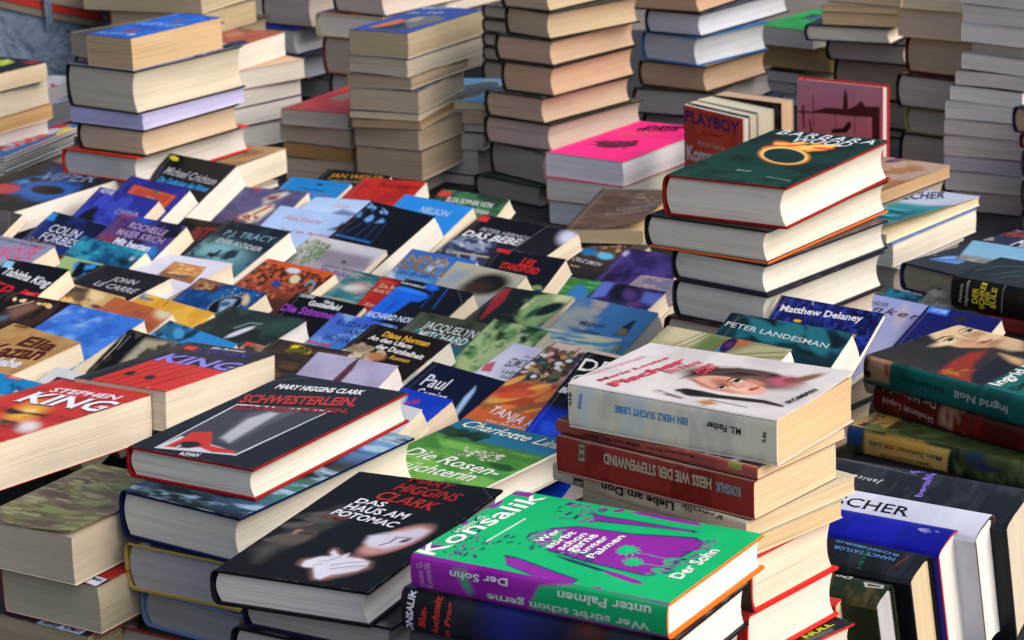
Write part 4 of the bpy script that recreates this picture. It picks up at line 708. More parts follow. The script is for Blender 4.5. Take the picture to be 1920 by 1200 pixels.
 'kons.1': {"loc":[0.0363,1.717,0.9224],"rot":[0.0,-0.0,1.0256],"w":0.1171,"l":0.2195,"t":0.0326,"kind":"h","paper":"e4e4e4","cover":"20242c","label":"hardcover with black and blue spine, lowest in palm topped pile","edge":"16181c","group":"books stacked flat in piles","res":[159,320],"sres":[75,340]},
 'kons.f0': {"loc":[0.0363,1.717,0.8796],"rot":[0.0,-0.0,1.0256],"w":0.1135,"l":0.2129,"t":0.0425,"kind":"h","paper":"b8ae9c","cover":"3a3a40","label":"plain book at the hidden foot of a pile, below the visible books","group":"books hidden at the foot of the piles","res":[155,320],"sres":[80,340]},
 'kons.f1': {"loc":[0.0363,1.717,0.8365],"rot":[0.0,-0.0,1.0256],"w":0.1135,"l":0.2129,"t":0.0425,"kind":"h","paper":"b8ae9c","cover":"3a3a40","label":"plain book at the hidden foot of a pile, below the visible books","group":"books hidden at the foot of the piles","res":[157,320],"sres":[80,340]},
 'kons.f2': {"loc":[0.0363,1.717,0.7934],"rot":[0.0,-0.0,1.0256],"w":0.1135,"l":0.2129,"t":0.0425,"kind":"h","paper":"b8ae9c","cover":"3a3a40","label":"plain book at the hidden foot of a pile, below the visible books","group":"books hidden at the foot of the piles","res":[158,320],"sres":[80,340]},
 'kons.f3': {"loc":[0.0363,1.717,0.7503],"rot":[0.0,-0.0,1.0256],"w":0.1135,"l":0.2129,"t":0.0425,"kind":"h","paper":"b8ae9c","cover":"3a3a40","label":"plain book at the hidden foot of a pile, below the visible books","group":"books hidden at the foot of the piles","res":[159,320],"sres":[80,340]},
 'fisch.0': {"loc":[0.1488,1.8708,1.0204],"rot":[0.0,-0.0,0.9404],"w":0.1162,"l":0.1828,"t":0.0356,"kind":"p","paper":"d9b98a","cover":"d8d4d2","label":"worn white paperback with woman's face, topmost in front pile under white romance","group":"books stacked flat in piles","curl":0.004,"res":[145,320],"sres":[78,318]},
 'fisch.1': {"loc":[0.1403,1.8762,1.0103],"rot":[0.0,-0.0,0.8374],"w":0.113,"l":0.1919,"t":0.0096,"kind":"p","paper":"d6ba90","cover":"8c3a38","label":"thin rose red paperback, second in front pile under white romance","group":"books stacked flat in piles","res":[156,320],"sres":[20,310]},
 'fisch.2': {"loc":[0.1366,1.8721,0.979],"rot":[0.0,-0.0,0.8578],"w":0.1095,"l":0.1855,"t":0.0306,"kind":"p","paper":"dcc59c","cover":"7c1d18","label":"red spined paperback with big pale lettering, third in front pile under white romance","group":"books stacked flat in piles","res":[149,317],"sres":[66,304]},
 'fisch.3': {"loc":[0.143,1.8865,0.9648],"rot":[0.0,-0.0,0.7618],"w":0.1282,"l":0.1996,"t":0.0136,"kind":"p","paper":"d8c098","cover":"c9bfa6","label":"cream spined paperback with black lettering, fourth in front pile under white romance","group":"books stacked flat in piles","res":[187,319],"sres":[29,303]},
 'fisch.4': {"loc":[0.1478,1.8691,0.9496],"rot":[0.0,-0.0,0.7572],"w":0.109,"l":0.1696,"t":0.0146,"kind":"p","paper":"d6ba8a","cover":"b8ab90","label":"plain tan paperback, fifth in front pile under white romance","group":"books stacked flat in piles","res":[161,273],"sres":[31,259]},
 'fisch.5': {"loc":[0.1359,1.8727,0.9046],"rot":[0.0,-0.0,0.8471],"w":0.1113,"l":0.1844,"t":0.0445,"kind":"h","paper":"ead9c0","cover":"5a5044","label":"hardcover with red boards, sixth in front pile under white romance","edge":"c82a28","group":"books stacked flat in piles","res":[153,312],"sres":[80,299]},
 'fisch.6': {"loc":[0.134,1.8774,0.8635],"rot":[0.0,-0.0,0.8436],"w":0.1199,"l":0.1883,"t":0.0405,"kind":"h","paper":"e6e0d4","cover":"c93030","label":"white paged hardcover with red boards, seventh in front pile under white romance","edge":"d2302c","group":"books stacked flat in piles","res":[166,316],"sres":[80,303]},
 'fisch.7': {"loc":[0.1516,1.8749,0.8419],"rot":[0.0,-0.0,0.7448],"w":0.1095,"l":0.1844,"t":0.021,"kind":"h","paper":"d8d2c4","cover":"15161a","label":"hardcover with black cover and yellow green lettering, lowest in front pile under white romance","edge":"c02c2c","group":"books stacked flat in piles","res":[162,294],"sres":[43,279]},
 'fisch.f0': {"loc":[0.1516,1.8749,0.7963],"rot":[0.0,-0.0,0.7448],"w":0.1062,"l":0.1789,"t":0.0454,"kind":"h","paper":"b8ae9c","cover":"3a3a40","label":"plain book at the hidden foot of a pile, below the visible books","group":"books hidden at the foot of the piles","res":[158,285],"sres":[80,271]},
 'fisch.f1': {"loc":[0.1516,1.8749,0.7503],"rot":[0.0,-0.0,0.7448],"w":0.1062,"l":0.1789,"t":0.0454,"kind":"h","paper":"b8ae9c","cover":"3a3a40","label":"plain book at the hidden foot of a pile, below the visible books","group":"books hidden at the foot of the piles","res":[158,285],"sres":[80,271]},
 'potomac.0': {"loc":[-0.125,1.9038,0.9062],"rot":[0.0,-0.0,-0.4509],"w":0.1373,"l":0.2308,"t":0.0285,"kind":"h","paper":"d5d5d2","cover":"111216","label":"black hardcover with white hand and face, topmost in white hand topped pile","edge":"16161e","group":"books stacked flat in piles","res":[238,269],"sres":[59,263]},
 'potomac.1': {"loc":[-0.1004,1.8985,0.8821],"rot":[0.0,-0.0,-0.5458],"w":0.138,"l":0.2168,"t":0.0235,"kind":"h","paper":"b4b0aa","cover":"26262e","label":"grey paged hardcover with dark boards, second in white hand topped pile","edge":"1c1e3a","group":"books stacked flat in piles","res":[231,280],"sres":[47,269]},
 'potomac.2': {"loc":[-0.1066,1.9033,0.8455],"rot":[0.0,-0.0,-0.5542],"w":0.1433,"l":0.225,"t":0.036,"kind":"h","paper":"b0aca8","cover":"1f1f24","label":"shadowed dark hardcover, lowest in white hand topped pile","edge":"16181c","group":"books stacked flat in piles","res":[237,294],"sres":[72,282]},
 'potomac.f0': {"loc":[-0.1066,1.9033,0.7981],"rot":[0.0,-0.0,-0.5542],"w":0.139,"l":0.2182,"t":0.0472,"kind":"h","paper":"b8ae9c","cover":"3a3a40","label":"plain book at the hidden foot of a pile, below the visible books","group":"books hidden at the foot of the piles","res":[230,287],"sres":[80,274]},
 'potomac.f1': {"loc":[-0.1066,1.9033,0.7503],"rot":[0.0,-0.0,-0.5542],"w":0.139,"l":0.2182,"t":0.0472,"kind":"h","paper":"b8ae9c","cover":"3a3a40","label":"plain book at the hidden foot of a pile, below the visible books","group":"books hidden at the foot of the piles","res":[229,289],"sres":[80,276]},
 'green.0': {"loc":[-0.3859,2.1557,0.8323],"rot":[0.0,-0.0,-0.5676],"w":0.1114,"l":0.156,"t":0.0445,"kind":"p","paper":"c2b79f","cover":"6f6a48","label":"thick paperback with curled mossy green cover, topmost in bottom left corner pile","group":"books stacked flat in piles","curl":0.006,"res":[153,205],"sres":[80,194]},
 'green.1': {"loc":[-0.3673,2.1557,0.7869],"rot":[0.0,-0.0,-0.5743],"w":0.1114,"l":0.156,"t":0.0447,"kind":"p","paper":"bcb296","cover":"a52a22","label":"tan paperback with red cover and white label, second in bottom left corner pile","group":"books stacked flat in piles","res":[153,205],"sres":[80,194]},
 'green.2': {"loc":[-0.3779,2.1558,0.7506],"rot":[0.0,-0.0,-0.5897],"w":0.1114,"l":0.156,"t":0.0357,"kind":"p","paper":"a89878","cover":"3f7fd0","label":"tan paperback with blue and black cover, lowest in bottom left corner pile","group":"books stacked flat in piles","res":[151,209],"sres":[63,197]},
 'r.janice': {"loc":[0.3213,2.078,0.8146],"rot":[0.0,1.3265,0.9774],"w":0.125,"l":0.215,"t":0.0633,"kind":"h","paper":"cfc5ae","cover":"1c2026","label":"black spined worn book at the top of the spine-up row","edge":"23262c","group":"books standing spine up in the bottom right row","res":[186,320],"sres":[80,340]},
 'r.white': {"loc":[0.2893,2.0559,0.8146],"rot":[0.0,1.3265,0.9774],"w":0.125,"l":0.22,"t":0.0414,"kind":"h","paper":"e4e6ea","cover":"d4dae8","label":"white spined book with black capitals in the spine-up row","edge":"4a423c","group":"books standing spine up in the bottom right row","res":[188,320],"sres":[56,340]},
 'r.blue': {"loc":[0.2596,2.0329,0.8122],"rot":[0.0,1.3265,0.9774],"w":0.12,"l":0.21,"t":0.0417,"kind":"h","paper":"e2e2de","cover":"10138a","label":"royal blue spined book in the spine-up row","edge":"b42018","group":"books standing spine up in the bottom right row","res":[182,320],"sres":[57,340]},
 'r.nancy': {"loc":[0.2352,1.9986,0.8074],"rot":[0.0,1.3265,0.9774],"w":0.11,"l":0.2,"t":0.0422,"kind":"h","paper":"d6c29a","cover":"181c22","label":"black spined book with blue lettering in the spine-up row","edge":"1a1d22","group":"books standing spine up in the bottom right row","res":[168,320],"sres":[60,328]},
 'r.green': {"loc":[0.2063,1.9594,0.8049],"rot":[0.0,1.3265,0.9774],"w":0.105,"l":0.19,"t":0.0337,"kind":"h","paper":"b4b6be","cover":"22301c","label":"dark green spined book with small white emblem, bottom right row","edge":"1d2a18","group":"books standing spine up in the bottom right row","res":[163,320],"sres":[49,316]},
 'r.tan': {"loc":[0.1965,1.9702,0.8025],"rot":[0.0,1.3265,0.9774],"w":0.1,"l":0.18,"t":0.0147,"kind":"p","paper":"d8c088","cover":"c9aa62","label":"tan spined thin book near the bottom right row","group":"books standing spine up in the bottom right row","res":[156,312],"sres":[21,298]},
 'r.redsm': {"loc":[0.1797,1.9654,0.8025],"rot":[0.0,1.3265,0.9774],"w":0.1,"l":0.18,"t":0.012,"kind":"p","paper":"e0c9a4","cover":"c8392c","label":"thin red edged book beside the tan spined one, bottom right","group":"books standing spine up in the bottom right row","res":[156,312],"sres":[17,297]},
 's.playboy': {"loc":[0.2924,3.4388,0.841],"rot":[1.5708,-0.0,-0.9907],"w":0.1304,"l":0.182,"t":0.012,"kind":"p","paper":"cfcfc4","cover":"b2352a","label":"red paperback with blue lettering standing upright beside the pink cover","res":[97,210],"sres":[11,192]},
 's.playboy2': {"loc":[0.3037,3.4459,0.842],"rot":[1.5708,-0.0,-0.9733],"w":0.1285,"l":0.184,"t":0.016,"kind":"p","paper":"cdc6ac","cover":"1c1c1c","label":"cream paperback standing second behind the red one with blue lettering","res":[98,212],"sres":[15,194]},
 's.playboy3': {"loc":[0.3276,3.4734,0.842],"rot":[1.5708,-0.0,-0.9382],"w":0.1246,"l":0.184,"t":0.03,"kind":"p","paper":"cdc6ac","cover":"c9c2a6","label":"thick cream paperback standing third behind the red one with blue lettering","res":[99,211],"sres":[28,193]},
 's.standblack': {"loc":[0.3636,3.5953,0.834],"rot":[1.5708,-0.0,-0.7305],"w":0.1157,"l":0.168,"t":0.03,"kind":"p","paper":"c8a884","cover":"0d0d0f","label":"black covered paperback standing between red cover and lagoon cover","res":[107,186],"sres":[22,172]},
 's.venice': {"loc":[0.4505,3.3437,0.8675],"rot":[1.5708,-0.0,-0.6514],"w":0.13,"l":0.235,"t":0.018,"kind":"h","paper":"cfcad2","cover":"8c3a48","label":"upright hardcover with red lagoon silhouette cover","edge":"c02c22","spine":"b8a8c8","back":"c02c22","res":[139,279],"sres":[12,257]},
 'd.crichton': {"loc":[-0.4642,3.413,0.81],"rot":[0.4887,-0.0,-0.7605],"w":0.141,"l":0.2,"t":0.034,"kind":"p","paper":"e4e1d8","cover":"0b0d13","label":"thick black paperback with grey and cyan condensed lettering","group":"paperbacks laid out face up in overlapping rows","res":[109,216],"sres":[37,199]},
 'd.viper': {"loc":[-0.6669,3.4525,0.828],"rot":[0.0305,-0.0,-0.6954],"w":0.1711,"l":0.26,"t":0.03,"kind":"p","paper":"e4e1d8","cover":"0c1420","label":"large thriller with glowing blue eye cover and red band, far left","group":"paperbacks laid out face up in overlapping rows","res":[132,244],"sres":[36,228]},
 'd.jan': {"loc":[-0.2571,3.5923,0.7759],"rot":[0.2836,-0.0,-0.5957],"w":0.1147,"l":0.178,"t":0.015,"kind":"p","paper":"dfd4bc","cover":"15130f","label":"black paperback with gold capitals at the back of the display","group":"paperbacks laid out face up in overlapping rows","res":[101,148],"sres":[16,139]},
 'd.red_amb': {"loc":[-0.1912,3.4818,0.7834],"rot":[0.2313,-0.0,-0.4273],"w":0.1024,"l":0.178,"t":0.024,"kind":"p","paper":"e4e1d8","cover":"b3241c","label":"red paperback with thin black script name, back row","group":"paperbacks laid out face up in overlapping rows","res":[103,127],"sres":[26,120]},
 'd.blue_swift': {"loc":[-0.3053,3.5153,0.7781],"rot":[0.3098,-0.0,-0.5765],"w":0.1072,"l":0.178,"t":0.02,"kind":"p","paper":"dfd4bc","cover":"1878c0","label":"cyan blue paperback behind the pale sky covers, top row","group":"paperbacks laid out face up in overlapping rows","res":[97,153],"sres":[21,144]},
 'd.violet_frame': {"loc":[-0.5106,3.34,0.8092],"rot":[0.5454,-0.0,-0.8245],"w":0.1355,"l":0.178,"t":0.024,"kind":"p","paper":"e4e1d8","cover":"2b2a86","label":"violet paperback with orange red framed panel","group":"paperbacks laid out face up in overlapping rows","res":[97,204],"sres":[26,187]},
 'd.royal': {"loc":[-0.3573,3.453,0.7842],"rot":[0.24,-0.0,-0.4384],"w":0.1069,"l":0.178,"t":0.022,"kind":"p","paper":"dfd4bc","cover":"46456f","label":"violet paperback with white and red robed figure","group":"paperbacks laid out face up in overlapping rows","res":[106,136],"sres":[24,129]},
 'd.violet_heyne': {"loc":[-0.5473,3.3077,0.8032],"rot":[0.5454,-0.0,-0.7976],"w":0.1314,"l":0.178,"t":0.024,"kind":"p","paper":"dfd4bc","cover":"2b35a0","label":"violet paperback with dark headland silhouette, front of two violet ones","group":"paperbacks laid out face up in overlapping rows","res":[97,205],"sres":[26,189]},
 'd.elsa': {"loc":[-0.0821,3.2756,0.7931],"rot":[0.4931,-0.0,-0.6485],"w":0.1153,"l":0.178,"t":0.024,"kind":"p","paper":"dfd4bc","cover":"2c4a34","label":"dark green paperback with white capitals and red label, back row","group":"paperbacks laid out face up in overlapping rows","res":[111,183],"sres":[25,170]},
 'd.lightblue': {"loc":[-0.261,3.3938,0.7866],"rot":[0.1309,-0.0,-0.4379],"w":0.0916,"l":0.178,"t":0.024,"kind":"p","paper":"e4e1d8","cover":"a9c4e6","label":"pale blue paperback with soft hill horizon, behind the gothic window one","group":"paperbacks laid out face up in overlapping rows","res":[93,123],"sres":[28,118]},
 'd.nelson': {"loc":[-0.1386,3.2296,0.801],"rot":[0.4407,-0.0,-0.7734],"w":0.1264,"l":0.178,"t":0.024,"kind":"p","paper":"dfd4bc","cover":"1f86e0","label":"plain bright blue paperback with white slanted serif name","group":"paperbacks laid out face up in overlapping rows","res":[110,193],"sres":[27,179]},
 'd.brown': {"loc":[-0.7166,3.2233,0.8195],"rot":[0.5236,-0.0,-0.7382],"w":0.1259,"l":0.178,"t":0.014,"kind":"p","paper":"dfd4bc","cover":"57504e","label":"dull brown covered paperback cut by the left edge","group":"paperbacks laid out face up in overlapping rows","res":[97,209],"sres":[16,193]},
 'd.gothic': {"loc":[-0.1916,3.1675,0.7941],"rot":[0.4451,-0.0,-0.8597],"w":0.131,"l":0.2,"t":0.034,"kind":"p","paper":"e4e1d8","cover":"07090f","label":"thick black paperback with blue lit gothic window","group":"paperbacks laid out face up in overlapping rows","res":[105,232],"sres":[39,213]},
 'd.shearer': {"loc":[-0.2973,3.2575,0.7872],"rot":[0.4189,-0.0,-0.6642],"w":0.1258,"l":0.178,"t":0.024,"kind":"p","paper":"e4e1d8","cover":"b5cdf0","label":"very pale blue paperback with thin orange red lettering","group":"paperbacks laid out face up in overlapping rows","res":[115,185],"sres":[26,172]},
 'd.forbes': {"loc":[-0.6051,3.2391,0.7918],"rot":[0.4756,-0.0,-0.825],"w":0.137,"l":0.178,"t":0.024,"kind":"p","paper":"dfd4bc","cover":"10153a","label":"navy paperback with large white author name and cyan corner label","group":"paperbacks laid out face up in overlapping rows","res":[98,210],"sres":[27,193]},
 'd.krich': {"loc":[-0.4975,3.1543,0.808],"rot":[0.4538,-0.0,-0.7101],"w":0.1264,"l":0.178,"t":0.024,"kind":"p","paper":"dfd4bc","cover":"241a3a","label":"dark violet paperback with pale serif author name and red label","group":"paperbacks laid out face up in overlapping rows","res":[109,203],"sres":[27,188]},
 'd.beben': {"loc":[-0.0429,3.1458,0.7984],"rot":[0.336,-0.0,-0.7629],"w":0.1163,"l":0.178,"t":0.024,"kind":"p","paper":"dfd4bc","cover":"1a1a2c","label":"black paperback with white italic capitals above rocky coast","group":"paperbacks laid out face up in overlapping rows","res":[108,187],"sres":[28,174]},
 'd.darkred': {"loc":[-0.4345,3.2557,0.7822],"rot":[0.3578,-0.0,-0.6674],"w":0.105,"l":0.178,"t":0.024,"kind":"p","paper":"dfd4bc","cover":"14100f","label":"black paperback with blood red spiked lettering","group":"paperbacks laid out face up in overlapping rows","res":[93,185],"sres":[27,172]},
 'd.tracy': {"loc":[-0.3659,3.1455,0.7987],"rot":[0.3403,-0.0,-0.7118],"w":0.1142,"l":0.178,"t":0.03,"kind":"p","paper":"e4e1d8","cover":"1c3a48","label":"dark teal paperback with raven silhouette and white title","group":"paperbacks laid out face up in overlapping rows","res":[102,193],"sres":[35,180]},
 'd.darkwhite': {"loc":[0.0103,3.0641,0.81],"rot":[0.2618,-0.0,-0.7866],"w":0.0585,"l":0.178,"t":0.024,"kind":"p","paper":"dfd4bc","cover":"16151a","label":"black paperback fading to white mist, behind the rocky coast one","group":"paperbacks laid out face up in overlapping rows","res":[55,187],"sres":[30,175]},
 'd.oelfe': {"loc":[-0.6524,3.0477,0.8268],"rot":[0.2705,-0.0,-0.6915],"w":0.1219,"l":0.178,"t":0.024,"kind":"p","paper":"dfd4bc","cover":"8d91ab","label":"grey lilac paperback with large pink lettering, left edge","group":"paperbacks laid out face up in overlapping rows","res":[105,204],"sres":[30,190]},
 'd.smith': {"loc":[0.0902,3.1594,0.7699],"rot":[0.2138,-0.0,-0.7061],"w":0.0977,"l":0.178,"t":0.024,"kind":"p","paper":"dfd4bc","cover":"2a2018","label":"dark brown paperback with white italic surname and blue pool","group":"paperbacks laid out face up in overlapping rows","res":[97,165],"sres":[29,155]},
 'd.gaskin': {"loc":[-0.2531,3.1133,0.7836],"rot":[0.3752,-0.0,-0.7639],"w":0.1382,"l":0.178,"t":0.024,"kind":"p","paper":"dfd4bc","cover":"a9a6b4","label":"muted landscape paperback with willow and hazy hills","group":"paperbacks laid out face up in overlapping rows","res":[122,199],"sres":[28,184]},
 'd.teal': {"loc":[-0.5455,3.1079,0.7918],"rot":[0.4756,-0.0,-0.789],"w":0.1326,"l":0.178,"t":0.022,"kind":"p","paper":"dfd4bc","cover":"1a6a8c","label":"sea teal paperback with underwater diver picture","group":"paperbacks laid out face up in overlapping rows","res":[105,215],"sres":[26,198]},
 'd.rock': {"loc":[0.5095,2.7182,0.8785],"rot":[0.3971,-0.0,-0.7283],"w":0.0761,"l":0.12,"t":0.012,"kind":"p","paper":"e4e1d8","cover":"8a8a80","label":"pale paperback with sky and bare rock picture behind the black owl titled book","group":"paperbacks laid out face up in overlapping rows","res":[97,133],"sres":[15,125]},
 'd.galaxy': {"loc":[0.1385,3.023,0.7796],"rot":[0.3272,-0.0,-0.6603],"w":0.0991,"l":0.178,"t":0.024,"kind":"p","paper":"dfd4bc","cover":"2c2350","label":"deep violet paperback with bright star burst and nebula","group":"paperbacks laid out face up in overlapping rows","res":[107,177],"sres":[28,165]},
 'd.les': {"loc":[-0.0145,2.9491,0.7945],"rot":[0.5105,-0.0,-0.6698],"w":0.1047,"l":0.178,"t":0.024,"kind":"p","paper":"dfd4bc","cover":"12141c","label":"black paperback with small red condensed capitals","group":"paperbacks laid out face up in overlapping rows","res":[111,206],"sres":[27,191]},
 'd.nina': {"loc":[-0.1266,3.0047,0.7897],"rot":[0.4494,-0.0,-0.7274],"w":0.1106,"l":0.178,"t":0.02,"kind":"p","paper":"dfd4bc","cover":"5a8ac0","label":"sky blue paperback with large bronze serif capitals","group":"paperbacks laid out face up in overlapping rows","res":[108,205],"sres":[23,190]},
 'd.whitegold': {"loc":[-0.4347,3.0392,0.8079],"rot":[0.1004,-0.0,-0.6038],"w":0.1103,"l":0.178,"t":0.024,"kind":"p","paper":"dfd4bc","cover":"d3d4e4","label":"white paperback with golden sunset painting panel","group":"paperbacks laid out face up in overlapping rows","res":[109,172],"sres":[31,162]},
 'd.lime': {"loc":[-0.59,3.0694,0.7889],"rot":[0.3665,-0.0,-0.7289],"w":0.1166,"l":0.178,"t":0.024,"kind":"p","paper":"dfd4bc","cover":"8fb06a","label":"lime and black cartoon paperback with dark red label","group":"paperbacks laid out face up in overlapping rows","res":[98,209],"sres":[29,194]},
 'd.tabitha': {"loc":[-0.6058,2.9176,0.8244],"rot":[0.336,-0.0,-0.6357],"w":0.1033,"l":0.178,"t":0.024,"kind":"p","paper":"dfd4bc","cover":"0d0f14","label":"black paperback with white author name above giant red letters","group":"paperbacks laid out face up in overlapping rows","res":[99,210],"sres":[31,196]},
 'd.crowd': {"loc":[-0.3092,3.0317,0.7804],"rot":[0.336,-0.0,-0.7521],"w":0.1233,"l":0.178,"t":0.024,"kind":"p","paper":"dfd4bc","cover":"7a3c20","label":"orange red paperback with painted crowd of figures","group":"paperbacks laid out face up in overlapping rows","res":[111,203],"sres":[29,188]},
 'd.blurhair': {"loc":[-0.0696,2.9039,0.7928],"rot":[0.4887,-0.0,-0.7773],"w":0.1173,"l":0.178,"t":0.024,"kind":"p","paper":"dfd4bc","cover":"a9a890","label":"pale paperback with blurred dark haired head","group":"paperbacks laid out face up in overlapping rows","res":[115,218],"sres":[28,201]},
 'd.carre': {"loc":[-0.5071,2.9746,0.8062],"rot":[0.1484,-0.0,-0.7037],"w":0.1203,"l":0.178,"t":0.028,"kind":"p","paper":"dfd4bc","cover":"0b0d12","label":"plain black paperback with two lines of white serif capitals","group":"paperbacks laid out face up in overlapping rows","res":[109,197],"sres":[37,184]},
 'd.tealred': {"loc":[-0.202,2.9687,0.7789],"rot":[0.3185,-0.0,-0.7663],"w":0.1161,"l":0.178,"t":0.024,"kind":"p","paper":"dfd4bc","cover":"2a7484","label":"teal motion blur paperback left of the red labelled one","group":"paperbacks laid out face up in overlapping rows","res":[108,204],"sres":[30,189]},
 'd.glove': {"loc":[0.1445,2.9385,0.7792],"rot":[0.1833,-0.0,-0.601],"w":0.082,"l":0.178,"t":0.024,"kind":"p","paper":"dfd4bc","cover":"8a7c84","label":"greyish pink patterned paperback beside the white pile","group":"paperbacks laid out face up in overlapping rows","res":[94,158],"sres":[31,149]},
 'd.greenmt': {"loc":[0.0425,2.9826,0.7691],"rot":[0.2051,-0.0,-0.6144],"w":0.0701,"l":0.178,"t":0.024,"kind":"p","paper":"dfd4bc","cover":"1e6a34","label":"green paperback with blue mountain peak shape","group":"paperbacks laid out face up in overlapping rows","res":[77,164],"sres":[30,154]},
 'd.redlab': {"loc":[-0.1576,2.8415,0.7945],"rot":[0.5105,-0.0,-0.7879],"w":0.1106,"l":0.178,"t":0.024,"kind":"p","paper":"dfd4bc","cover":"b52a22","label":"red paperback with cream name beside the blue column one","group":"paperbacks laid out face up in overlapping rows","res":[107,228],"sres":[29,210]},
 'd.medal': {"loc":[-0.3808,2.9004,0.7938],"rot":[0.3534,-0.0,-0.7654],"w":0.1202,"l":0.178,"t":0.024,"kind":"p","paper":"dfd4bc","cover":"163a70","label":"blue paperback with mosaic and oval portrait medallion","group":"paperbacks laid out face up in overlapping rows","res":[109,218],"sres":[30,202]},
 'd.porto': {"loc":[-0.1325,2.8108,0.8069],"rot":[0.3665,-0.0,-0.7524],"w":0.1109,"l":0.178,"t":0.024,"kind":"p","paper":"dfd4bc","cover":"0b0e18","label":"black paperback with glowing blue stone columns","group":"paperbacks laid out face up in overlapping rows","res":[113,215],"sres":[30,200]},
 'd.gang': {"loc":[0.0962,2.8626,0.7849],"rot":[0.3185,-0.0,-0.6988],"w":0.0921,"l":0.178,"t":0.024,"kind":"p","paper":"dfd4bc","cover":"2a2450","label":"violet blue paperback with man in shadowed hat","group":"paperbacks laid out face up in overlapping rows","res":[101,192],"sres":[30,180]},
 'd.palm': {"loc":[-0.5386,2.8773,0.8005],"rot":[0.3622,-0.0,-0.7743],"w":0.1091,"l":0.178,"t":0.024,"kind":"p","paper":"dfd4bc","cover":"c49a5c","label":"sepia paperback with palm trees in desert light","group":"paperbacks laid out face up in overlapping rows","res":[94,227],"sres":[31,210]},
 'd.eye': {"loc":[-0.0144,2.7837,0.8115],"rot":[0.2094,-0.0,-0.6199],"w":0.0976,"l":0.178,"t":0.024,"kind":"p","paper":"dfd4bc","cover":"10241a","label":"black paperback with yellow green painted eye and red strip","group":"paperbacks laid out face up in overlapping rows","res":[113,180],"sres":[32,169]},
 'd.tealbit': {"loc":[0.4119,2.7768,0.786],"rot":[0.3316,-0.0,-0.8161],"w":0.0922,"l":0.178,"t":0.024,"kind":"p","paper":"dfd4bc","cover":"2a7a98","label":"turquoise paperback with dark leafy pattern under the feather cover","group":"paperbacks laid out face up in overlapping rows","res":[106,202],"sres":[30,187]},
 'd.dunker': {"loc":[0.3483,2.6172,0.8549],"rot":[0.2356,-0.0,-0.7828],"w":0.1431,"l":0.17,"t":0.007,"kind":"p","paper":"e4e1d8","cover":"97a0cc","label":"lavender hardcover with thin widely spaced italic lettering","group":"paperbacks laid out face up in overlapping rows","res":[176,191],"sres":[9,178]},
 'd.night': {"loc":[-0.5853,2.8115,0.8138],"rot":[0.3054,-0.0,-0.6347],"w":0.1276,"l":0.178,"t":0.024,"kind":"p","paper":"dfd4bc","cover":"1d1512","label":"dark brown paperback with row of glowing night lamps","group":"paperbacks laid out face up in overlapping rows","res":[127,217],"sres":[32,202]},
 'd.gary': {"loc":[-0.2592,2.8457,0.7904],"rot":[0.4581,-0.0,-0.72],"w":0.1114,"l":0.178,"t":0.012,"kind":"p","paper":"dfd4bc","cover":"0e0f13","label":"black paperback with white name above violet bold title","group":"paperbacks laid out face up in overlapping rows","res":[111,221],"sres":[14,205]},
 'd.yellowland': {"loc":[-0.4399,2.8486,0.7869],"rot":[0.4145,-0.0,-0.8207],"w":0.1388,"l":0.178,"t":0.024,"kind":"p","paper":"dfd4bc","cover":"d89a34","label":"yellow paperback with grey blue label on its top corner","group":"paperbacks laid out face up in overlapping rows","res":[118,233],"sres":[31,214]},
 'd.delaney': {"loc":[0.2694,2.3828,0.8875],"rot":[0.6501,-0.0,-0.7194],"w":0.1205,"l":0.18,"t":0.006,"kind":"p","paper":"e4e1d8","cover":"15205c","label":"dark blue speckled paperback with white bold serif name","group":"paperbacks laid out face up in overlapping rows","res":[166,270],"sres":[9,248]},
 'd.golding': {"loc":[0.0743,2.7076,0.7907],"rot":[0.4625,-0.0,-0.7618],"w":0.1169,"l":0.178,"t":0.036,"kind":"p","paper":"e4e1d8","cover":"3a7cb8","label":"thick sky blue paperback with grey name and steeple","group":"paperbacks laid out face up in overlapping rows","res":[130,227],"sres":[45,210]},
 'd.orangeland': {"loc":[-0.4714,2.7786,0.8076],"rot":[0.3752,-0.0,-0.8131],"w":0.1119,"l":0.178,"t":0.024,"kind":"p","paper":"dfd4bc","cover":"b06030","label":"orange brown paperback with desert tracks picture","group":"paperbacks laid out face up in overlapping rows","res":[97,237],"sres":[32,219]},
 'd.sky': {"loc":[-0.5025,2.716,0.8262],"rot":[0.24,-0.0,-0.6887],"w":0.122,"l":0.178,"t":0.024,"kind":"p","paper":"dfd4bc","cover":"3a78d0","label":"bright blue paperback with clouded sky cover","group":"paperbacks laid out face up in overlapping rows","res":[121,223],"sres":[33,208]},
 'd.piper': {"loc":[0.4355,2.5403,0.8482],"rot":[0.3971,-0.0,-0.7427],"w":0.0906,"l":0.13,"t":0.018,"kind":"p","paper":"dfd4bc","cover":"141a5c","label":"navy paperback with light blue label beside the lavender one","group":"paperbacks laid out face up in overlapping rows","res":[121,159],"sres":[23,147]},
 'd.greencap': {"loc":[-0.329,2.7727,0.8069],"rot":[0.1571,-0.0,-0.6504],"w":0.1198,"l":0.178,"t":0.024,"kind":"p","paper":"e4e1d8","cover":"1a2824","label":"dark green paperback with a white curved shape","group":"paperbacks laid out face up in overlapping rows","res":[127,197],"sres":[33,185]},
 'd.mitch': {"loc":[-0.1059,2.7028,0.7913],"rot":[0.3229,-0.0,-0.6739],"w":0.1109,"l":0.178,"t":0.034,"kind":"p","paper":"dfd4bc","cover":"1c4a5c","label":"dark teal paperback with white serif name and deep blue water","group":"paperbacks laid out face up in overlapping rows","res":[125,211],"sres":[45,197]},
